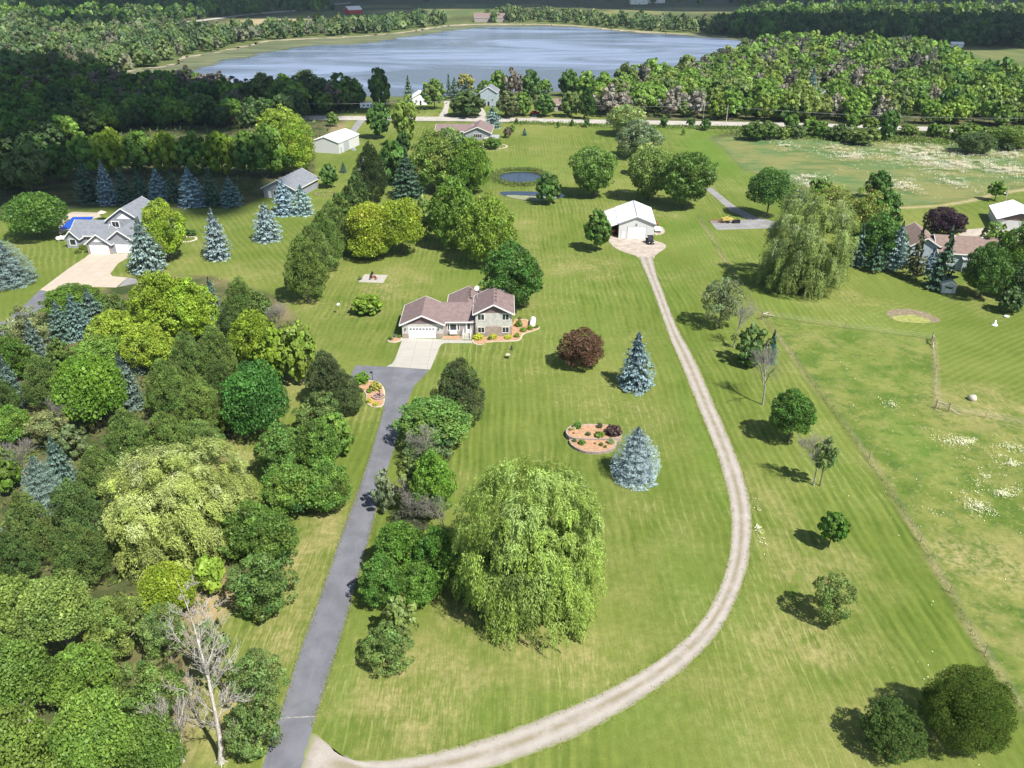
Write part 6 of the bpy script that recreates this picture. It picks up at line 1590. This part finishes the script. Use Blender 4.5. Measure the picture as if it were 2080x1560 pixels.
MB().box(-1.0, 1.0, -.5, .5, .05, .1).box(-1.0, 1.0, -.5, -.45, .1, .8).box(-1.0, 1.0, .45, .5, .1, .8).box(-1.0, -.95, -.45, .45, .1, .8).box(.95, 1.0, -.45, .45, .1, .8).build("tub", M['black_paint'], Bb); MB().box(-1.05, 1.05, -.55, -.5, .74, .82).build("rim", M['black_paint'], Bb)
def chair(p, rz, label, mat='dark'):
    e = empty("lawn_chair", p, R(rz), label, "chair", "chairs round the fire pit")
    MB().box(-.28, .28, -.28, .28, .38, .43).build("seat", M[mat], e); MB().slab((-.28, .24, .43), (.28, .24, .43), (.28, .42, .95), (-.28, .42, .95), .04).build("backrest", M[mat], e)
    for x in (-.25, .25):
        for y in (-.25, .25): MB().box(x - .02, x + .02, y - .02, y + .02, 0, .38).build("leg", M[mat], e)
fpz = at(758, 564)
o = MB().lathe([(.55, 0), (.55, .32), (.42, .32), (.42, .06)], (0, 0, .03), 18).build("fire_pit", M['rust'], None); o.location = fpz; tag(o, "round rusty fire ring in the middle of the small concrete slab", "fire pit")
chair(at(753, 568, 0) + Vector((0, 0, .03)), 200, "dark chair at the near left of the fire ring"); chair(at(764, 568) + Vector((0, 0, .03)), 160, "reddish chair at the near right of the fire ring", 'rust'); chair(at(755, 561) + Vector((0, 0, .03)), -20, "dark chair behind the fire ring"); chair(at(733, 568.5) + Vector((0, 0, .03)), 90, "dark chair at the left edge of the slab")
# camper, car, picnic table
def camper(p, rz, L, label):
    e = empty("camper", p, R(rz), label, "camper")
    b = MB(); pr = [(-L / 2, .6), (L / 2, .6), (L / 2, 1.8), (L / 2 - .4, 2.75), (-L / 2 + .3, 2.75), (-L / 2, 2.3)]
    vs = [(x, y, z) for y in (-1.15, 1.15) for x, z in pr]; n = 6
    b.add(vs, [tuple(range(n)), tuple(range(n, 2 * n))[::-1]] + [(i, i + n, (i + 1) % n + n, (i + 1) % n) for i in range(n)]); b.build("body", M['tank'], e, bevel=.05)
    for x in (-L * .3, L * .02): MB().box(x, x + 1.0, -1.18, -1.15, 1.5, 2.1).build("window", M['glass'], e)
    MB().box(L * .28, L * .28 + .7, -1.18, -1.15, .75, 2.3).build("door", M['grey_metal'], e)
    for y in (-1.0, 1.0):
        for x in (-.5, .4): MB().lathe([(.15, -.1), (.33, -.1), (.33, .1), (.15, .1)], (x, y, .34), 14, (0, 1, 0)).build("wheel", M['dark'], e)
camper(at(745, 221), 12, 6.2, "white camper trailer at the edge of the dark shore wood")
camper(at(1736, 240), -5, 4.2, "small white camper among trees of the right wood")
def car(p, rz, label, mat='red'):
    e = empty("car", p, R(rz), label, "car")
    b = MB(); pr = [(-2.2, .35), (2.2, .35), (2.2, .85), (1.2, .95), (-1.9, .98), (-2.2, .8)]
    n = 6; b.add([(x, y, z) for y in (-.88, .88) for x, z in pr], [tuple(range(n)), tuple(range(n, 2 * n))[::-1]] + [(i, i + n, (i + 1) % n + n, (i + 1) % n) for i in range(n)]); b.build("body", M[mat], e, bevel=.08)
    c = MB(); pr = [(-1.6, .97), (1.0, .95), (.4, 1.42), (-1.1, 1.42)]; n = 4
    c.add([(x, y, z) for y in (-.74, .74) for x, z in pr], [tuple(range(n)), tuple(range(n, 2 * n))[::-1]] + [(i, i + n, (i + 1) % n + n, (i + 1) % n) for i in range(n)]); c.build("cabin_glass", M['glass'], e)
    MB().box(-1.05, .35, -.7, .7, 1.42, 1.46).build("roof", M[mat], e)
    for x in (-1.4, 1.4):
        for y in (-.85, .85): MB().lathe([(.15, -.1), (.33, -.1), (.33, .1), (.15, .1)], (x, y, .33), 14, (0, 1, 0)).build("wheel", M['dark'], e)
car(at(1087, 231.5), 10, "red car under the dark round tree by the road")
pt = empty("picnic_table", at(1060, 229), R(12), "pale picnic table on the little lawn by the lake woods", "picnic table")
MB().box(-1, 1, -.4, .4, .72, .76).build("table_top", M['wood_pale'], pt)
for y in (-.75, .75): MB().box(-1, 1, y - .14, y + .14, .42, .46).build("bench", M['wood_pale'], pt)
for x in (-.7, .7):
    t = MB(); bar(t, (x, -.8, 0), (x, .35, .72), .08, .05); bar(t, (x, .8, 0), (x, -.35, .72), .08, .05); bar(t, (x, -.8, .4), (x, .8, .4), .06, .08); t.build("leg", M['wood_pale'], pt)
# swimming pool with its blue cover
pc = at(150, 452)
PL = empty("swimming_pool", (0, 0, 0), 0, "swimming pool under a bright blue cover beside the grey house", "pool")
M['pool_blue'] = simple("blue_cover", (.012, .07, .42), .35, .5, .15, .5)
poly_prism("pool_cover", [(121, 466), (148, 441.5), (190, 441), (178, 466)], .03, .12, 'pool_blue', PL, 0, 0)
poly_prism("coping", [(119, 468), (146, 440), (192, 439.6), (180, 468)], .01, .07, 'concrete_warm', PL, 0, 0)
um = empty("patio_umbrella", at(210, 447), 0, "closed pale patio umbrella behind the grey house's left roof", "umbrella")
MB().tube((0, 0, 0), (0, 0, 2.6), .03).build("pole", M['dark'], um); MB().lathe([(1.3, 2.1), (.7, 2.4), (.05, 2.7)], (0, 0, 0), 8).build("canopy", M['wood_pale'], um)

# ------------------------------------------------------------------ fences, poles, small yard things
def fence(line, step, label, h=1.25, post='wood', name="wire_fence", wires=3, r=.05, strong=()):
    P = pts(line); L = [0]
    for a, b in zip(P[:-1], P[1:]): L.append(L[-1] + (b - a).length)
    n = max(2, int(L[-1] / step)); Q = resample(P, n)
    e = empty(name, P[0], 0, label, "fence")
    for i, q in enumerate(Q):
        k = 1 + random.uniform(-.06, .1); d = q - P[0]
        MB().tube(d, d + Vector((random.uniform(-.04, .04), random.uniform(-.04, .04), h * k)), r, r * .9, 6).build("post", M[post], e)
    w = MB()
    for z in [h * (j + 1) / (wires + .4) for j in range(wires)]:
        for a, b in zip(Q[:-1], Q[1:]): w.tube(a - P[0] + Vector((0, 0, z)), b - P[0] + Vector((0, 0, z)), .012, None, 3)
    w.build("wire", M['grey_metal'], e)
    return e
fence(FENCE[:5], 3.2, "thin post fence running down from the old asphalt pad", 1.3, 'wood', r=.04)
fence([FENCE[4], (1625, 742), (1700, 845), (1765, 932)], 13, "upper stretch of the pasture's wire fence")
fence([(1765, 935), (1835, 1040), (1920, 1188), (2000, 1328), (2100, 1480)], 8.2, "lower stretch of the pasture's wire fence with sparse posts")
fence([(1552, 642), (1700, 665), (1873, 686), (1892, 690)], 20, "wire fence along the pasture's top edge")
fence([(1893, 692), (1900, 760), (1902, 826)], 12, "short wire fence between pasture and right yard")
fence([(1906, 830), (1932, 836), (2018, 852), (2100, 866)], 7, "wire fence leaving the lower corner brace to the right")
def brace(p, q, label):
    a = at(*p); b = at(*q) - a
    e = empty("corner_brace", a, 0, label, "fence brace")
    for d in (Vector((0, 0, 0)), b.normalized() * 1.9): MB().tube(d, d + Vector((0, 0, 1.75)), .11, .10, 8).build("post", M['wood'], e)
    t = MB(); bar(t, (0, 0, 1.3), tuple(b.normalized() * 1.9 + Vector((0, 0, 1.3))), .12, .12); t.build("rail", M['wood_pale'], e)
    t = MB(); bar(t, tuple(b.normalized() * .1 + Vector((0, 0, 1.4))), tuple(b.normalized() * 3.6 + Vector((0, 0, .1))), .1, .1); t.build("strut", M['wood_pale'], e)
brace((1547, 650), (1560, 646), "wooden corner brace at the pasture's upper left corner")
brace((1900, 830), (1930, 838), "wooden corner brace with a long strut at the pasture's lower gate")
brace((1893, 693), (1894, 700), "grey wooden corner post at the pasture's upper right corner")
def pole(p, top, label, arm=True, lamp=False, name="utility_pole"):
    b = at(*p); lo, hi = 1, 20
    for _ in range(30):
        h = (lo + hi) / 2
        if pix(b.x, b.y, h)[1] > top: lo = h
        else: hi = h
    e = empty(name, b, 0, label, "utility pole")
    MB().tube((0, 0, 0), (0, 0, h), .17, .11, 8).build("mast", M['wood_pale'], e)
    if arm: MB().box(-1.2, 1.2, -.06, .06, h - .7, h - .55).build("crossarm", M['wood'], e)
    if lamp: MB().tube((0, 0, h * .72), (-.9, -.3, h * .78), .04).ball((-1.0, -.35, h * .76), .22, 10, 6, .7).build("yard_lamp", M['tank'], e)
    return b + Vector((0, 0, h - .5))
p1 = pole((349, 237), 200, "utility pole in the dark wood's gap by the road"); p2 = pole((1428, 243), 210, "left of two utility poles before the right wood"); p3 = pole((1475, 248), 213, "right of two utility poles before the right wood", False)
p4 = pole((2036, 428), 380, "pale yard pole with a lamp above the white machine shed", False, True); p5 = pole((1042, 237), 196, "utility pole right of the curved lake drive with a lamp", False, True); p6 = pole((2200, 276), 236, "utility pole beyond the right edge of the photo")
w = MB()
def cable(mb, a, b, sag=1.2, r=.05, n=10):
    q = [a.lerp(b, i / n) - Vector((0, 0, sag * 4 * (i / n) * (1 - i / n))) for i in range(n + 1)]
    for u, v in zip(q[:-1], q[1:]): mb.tube(u, v, r, None, 3)
for a, b in ((p1, p5), (p5, p2), (p2, p6)):
    cable(w, a, b, 2.2)
o = w.build("overhead_cable", M['grey_metal']); tag(o, "overhead power cable strung along the main road", "cable")
def yard(name, p, label, cat, parts):
    e = empty(name, at(*p), 0, label, cat)
    for nm, mb, mat in parts: mb.build(nm, M[mat], e)
yard("bird_feeder", (689, 638), "white bird feeder on a thin pole left of the round bush", "bird feeder", [("pole", MB().tube((0, 0, 0), (0, 0, 1.9), .03), 'dark'), ("house", MB().box(-.2, .2, -.2, .2, 1.9, 2.2).add([(-.3, -.3, 2.2), (.3, -.3, 2.2), (.3, .3, 2.2), (-.3, .3, 2.2), (0, 0, 2.45)], [(0, 3, 2, 1), (0, 1, 4), (1, 2, 4), (2, 3, 4), (3, 0, 4)]), 'tank')])
yard("yard_ornament", (1039, 710), "little black yard ornament on the lawn before the house", "yard ornament", [("stand", MB().lathe([(.3, 0), (.1, .35), (.06, .5)], n=8), 'dark'), ("head", MB().ball((0, 0, .62), .18), 'dark')])  # small black statue, a ball on a stand
yard("bird_bath", (1032, 728), "low pale bird bath on the lawn right of the dark pine", "bird bath", [("pedestal", MB().lathe([(.22, 0), (.09, .12), (.08, .5), (.2, .6)], n=12), 'dark'), ("basin", MB().lathe([(.1, .6), (.42, .72), (.44, .78), (.34, .74), (.05, .66)], n=16), 'stone_edge')])
yard("lantern_post", (757, 773), "dark lantern post at the island bed's top", "lantern post", [("post", MB().tube((0, 0, 0), (0, 0, 1.5), .05), 'dark'), ("lantern", MB().box(-.35, .1, -.1, .1, 1.45, 1.7), 'dark')])  # dark post carrying a lantern
yard("stone_figure", (2020, 660), "white stone figure on the right yard's lawn", "statue", [("base", MB().lathe([(.6, 0), (.5, .15), (.2, .2)], n=12), 'tank'), ("body", MB().lathe([(.2, .2), (.28, .45), (.12, .75), (.16, .9), (.02, 1.05)], n=10), 'tank')])  # plain white figure on a round base
def rock(p, r, label, mat='stone_edge', zs=.6):
    g = np.random.default_rng(int(p[0])); m = MB().ball((0, 0, 0), r, 10, 7, zs); m.v = [tuple(np.array(v) * g.uniform(.82, 1.12)) for v in m.v]
    o = m.build("boulder", M[mat], None, True); o.location = at(*p) + Vector((0, 0, r * zs * .4)); tag(o, label, "boulder")
rock((1974, 812), .75, "pale pinkish boulder in the dry patch by the lower gate", zs=.9); rock((2044, 643), .55, "flat pale boulder below the round shrub at the right", 'tank', .35); rock((979, 578), .5, "small pale boulder at the dark tree's left foot", 'stone_edge')
yard("pond_marker", (1054, 360), "thin pole standing in the garden pond", "pole", [("pole", MB().tube((0, 0, 0), (0, 0, 1.6), .06), 'dark')])

# ------------------------------------------------------------------ growth nobody could count
def scatter(name, xy, h, w, cols, label, cat, mat='leaf', per=3, flat=False):
    n = len(xy) * per; b = np.repeat(xy, per, 0)
    g = rng
    hh = g.uniform(h[0], h[1], n); c = np.stack([b[:, 0] + g.normal(0, w * 1.5, n), b[:, 1] + g.normal(0, w * 1.5, n), hh * (1 if flat else .5)], 1)
    t = g.normal(size=(n, 3)) * ([1, 1, .1] if flat else [.35, .35, 1]) + ([0, 0, 0] if flat else [0, 0, .8]); nr = g.normal(size=(n, 3)) + ([0, 0, 2] if flat else [0, 0, .1])
    k = g.integers(0, len(cols), n); tint = np.array(cols)[k] * g.uniform(.8, 1.2, (n, 1))
    v, q, ti = leaves(c, nr, t, (np.full(n, w) if flat else hh), np.full(n, w), tint)
    o = link(bpy.data.objects.new(name, to_mesh(name, v, q, M[mat], ti))); o.color = (1, 1, 1, 1); return tag(o, label, cat, None, "stuff")
def around(cx, cyy, rx, ry, n):
    c = at(cx, cyy); ex = abs(at(cx + rx, cyy).x - c.x); ey = abs(at(cx, cyy - ry).y - c.y)
    r = np.abs(rng.normal(0, .85, n)); a = rng.uniform(0, 6.283, n)
    q = np.stack([c.x + ex * r * np.cos(a), c.y + ey * r * np.sin(a)], 1)
    from mathutils import noise as _nz
    nn = np.array([_nz.noise(Vector((x * .22, y * .45, 1))) + .7 * _nz.noise(Vector((x * .9, y * 1.3, 5))) for x, y in q])
    return q[nn > .08]
fl = np.vstack([around(*s_) for s_ in [(1968, 900, 46, 10, 900), (2048, 910, 30, 12, 300), (2055, 945, 28, 20, 600), (2035, 1002, 34, 22, 700), (1985, 1030, 26, 20, 350), (1870, 878, 30, 10, 160), (1810, 822, 16, 8, 90), (1735, 828, 6, 4, 20), (2000, 970, 60, 60, 200), (1900, 1050, 120, 60, 60), (1730, 760, 60, 30, 40), (1538, 1030, 4, 14, 60), (1540, 1075, 6, 28, 160), (1950, 1400, 120, 140, 90)]])
scatter("daisies", fl, (.15, .35), .13, [(.7, .69, .6), (.55, .56, .36), (.3, .33, .15)], "white daisies in the rough pasture grass", "flowers", per=2, flat=True)
ml = np.vstack([around(*s_) for s_ in [(1600, 298, 26, 9, 500), (1735, 318, 48, 10, 1600), (1690, 302, 20, 8, 400), (1875, 316, 70, 13, 2600), (1940, 334, 100, 14, 3400), (2045, 346, 70, 13, 2000), (1860, 303, 90, 8, 1500), (2050, 316, 60, 9, 1400), (1942, 372, 28, 13, 900), (1830, 378, 36, 13, 1100), (1640, 362, 36, 6, 500), (1642, 376, 30, 10, 600)]])
scatter("meadow_flowers", ml, (.5, 1.0), .22, [(.66, .61, .56), (.5, .47, .41), (.3, .31, .18)], "pale flowering weeds across the wet meadow", "flowers", per=5, flat=True)
c0 = at(1058, 360); ex = abs(at(1104, 360).x - c0.x); ey = abs(at(1058, 347).y - c0.y)
a_ = rng.uniform(0, 6.283, 2600); r_ = 1.03 + np.abs(rng.normal(0, .16, 2600)); ring = np.stack([c0.x + ex * r_ * np.cos(a_), c0.y + ey * r_ * np.sin(a_)], 1)
scatter("pond_reeds", ring, (.4, 1.1), .22, [(.07, .14, .02), (.10, .16, .03), (.14, .13, .05)], "tall grass ringing the garden pond", "grass", per=3)
def strip(line, half, n):
    Q = resample(pts(line), n); return np.array([(q.x + random.gauss(0, half), q.y + random.gauss(0, half)) for q in Q])
scatter("roadside_weeds", np.vstack([strip([(1040, 250), (1240, 257), (1300, 258), (1560, 262), (1800, 270), (2080, 284)], 1.6, 2600), strip([(1500, 272), (1800, 284), (2080, 296)], 4, 2600)]), (.4, 1.4), .35, [(.08, .14, .02), (.12, .15, .04), (.10, .17, .02)], "tall weeds along the roadside ditch", "weeds", per=3)
scatter("fence_grass", np.vstack([strip(FENCE[:5], .2, 260), strip(FENCE[4:], .25, 420), strip([(1898, 690), (1903, 826)], .25, 120)]), (.12, .4), .07, [(.22, .21, .09), (.17, .19, .05), (.12, .16, .03)], "pale uncut grass under the pasture fences", "grass", per=3)
edgeL = [(560, 1479), (580, 1421), (611, 1321), (656, 1198), (702, 1064), (720, 1020), (749, 937), (779, 833)]; edgeR = [(771, 1010), (766, 1033), (747, 1102), (720, 1198), (691, 1298), (670, 1364), (647, 1437), (634, 1478)]
scatter("verge_grass", np.vstack([strip(edgeL, .16, 900), strip(edgeR, .16, 700), strip(laneL[8:], .25, 900), strip(laneR[4:], .25, 900)]), (.05, .16), .09, [(.13, .16, .035), (.22, .20, .08), (.09, .13, .02)], "ragged grass edge along the asphalt and gravel drives", "grass", per=3)
gv = []
for s_ in [(120, 900, 150, 120, 1500), (300, 780, 200, 100, 1200), (60, 700, 100, 60, 500), (560, 700, 60, 60, 300), (200, 1300, 220, 120, 1800), (420, 1300, 60, 80, 250)]: gv.append(around(*s_))
gv = np.vstack(gv); gv = gv[(sdf(MOWN, gv[:, 0], gv[:, 1]) < -1) & (pix(gv[:, 0], gv[:, 1])[0] < 620)]
scatter("undergrowth", gv, (.2, .9), .3, [(.08, .13, .02), (.12, .16, .03), (.10, .10, .04)], "weeds and brush on the grove's floor", "undergrowth", per=3)
wf = np.vstack([around(*s_) for s_ in [(250, 300, 420, 40, 6000), (500, 235, 260, 14, 3000), (1700, 210, 500, 34, 6000), (1230, 215, 60, 20, 800)]])
wf = wf[(sdf(MOWN, wf[:, 0], wf[:, 1]) < -2) & (sdf(MEADOW, wf[:, 0], wf[:, 1]) < -2) & (sdf(LAKE, wf[:, 0], wf[:, 1]) < -2)]; rp_ = pix(wf[:, 0], wf[:, 1])
wf = wf[np.abs(rp_[1] - np.interp(rp_[0], [a for a, _ in roadc], [b for _, b in roadc])) > 7]
scatter("forest_floor_brush", wf, (.6, 2.4), .9, [(.05, .09, .015), (.08, .12, .025), (.06, .08, .03)], "brush under the trees of the woods", "undergrowth", per=2)

# ------------------------------------------------------------------ clouds (their shadows lie on the woods)
M['cloud'] = simple("cloud_white", (.85, .86, .88), 1.0, 0, .03, .01)
def cloud(polys, alt, cell, r):
    mb = MB(); off = sun_dir * (alt / sun_dir.z)
    for poly in polys:
        for x, y in poly_fill(poly, cell, .35):
            mb.ball((x + off.x, y + off.y, alt + random.uniform(-.2, .5) * r), r * random.uniform(.8, 1.25), 10, 6, .7)
    tag(mb.build("cloud", M['cloud'], None, True), kind="structure")
cloud([[(-700, 330), (-700, 130), (0, 140), (190, 146), (250, 170), (300, 196), (420, 206), (700, 206), (782, 214), (745, 236), (640, 238), (500, 236), (440, 262), (200, 264), (120, 300), (0, 345)],
       [(-700, 420), (-700, 330), (0, 345), (130, 352), (400, 356), (500, 352), (520, 372), (515, 415), (500, 430), (430, 430), (260, 412), (120, 418), (0, 424)]], 700, 13, 12)
cloud([[(1470, 74), (1500, 60), (1560, 46), (2100, 54), (3100, 70), (3100, 130), (2100, 100), (1900, 92), (1600, 90)]], 700, 45, 40)
cloud([[(-1800, 9), (100, 14), (240, 34), (420, 30), (560, 22), (690, 21), (700, 6), (1100, 11), (1500, 11), (3400, 16), (3400, -26), (-1800, -26)]], 900, 170, 150)
cloud([[(60, 64), (210, 66), (260, 50), (110, 46)]], 700, 24, 22)

# ------------------------------------------------------------------ haze
hz = bpy.data.materials.new("haze_air"); hz.use_nodes = True; hn = hz.node_tree; hn.nodes.clear()
ho = hn.nodes.new("ShaderNodeOutputMaterial"); hv = hn.nodes.new("ShaderNodeVolumePrincipled")
hv.inputs['Color'].default_value = (.6, .78, 1, 1); hv.inputs['Density'].default_value = .00005; hv.inputs['Anisotropy'].default_value = .0
hn.links.new(hv.outputs[0], ho.inputs['Volume'])
tag(MB().box(-9500, 9500, -350, 20500, -1.0, 68).build("haze", hz), kind="stuff")
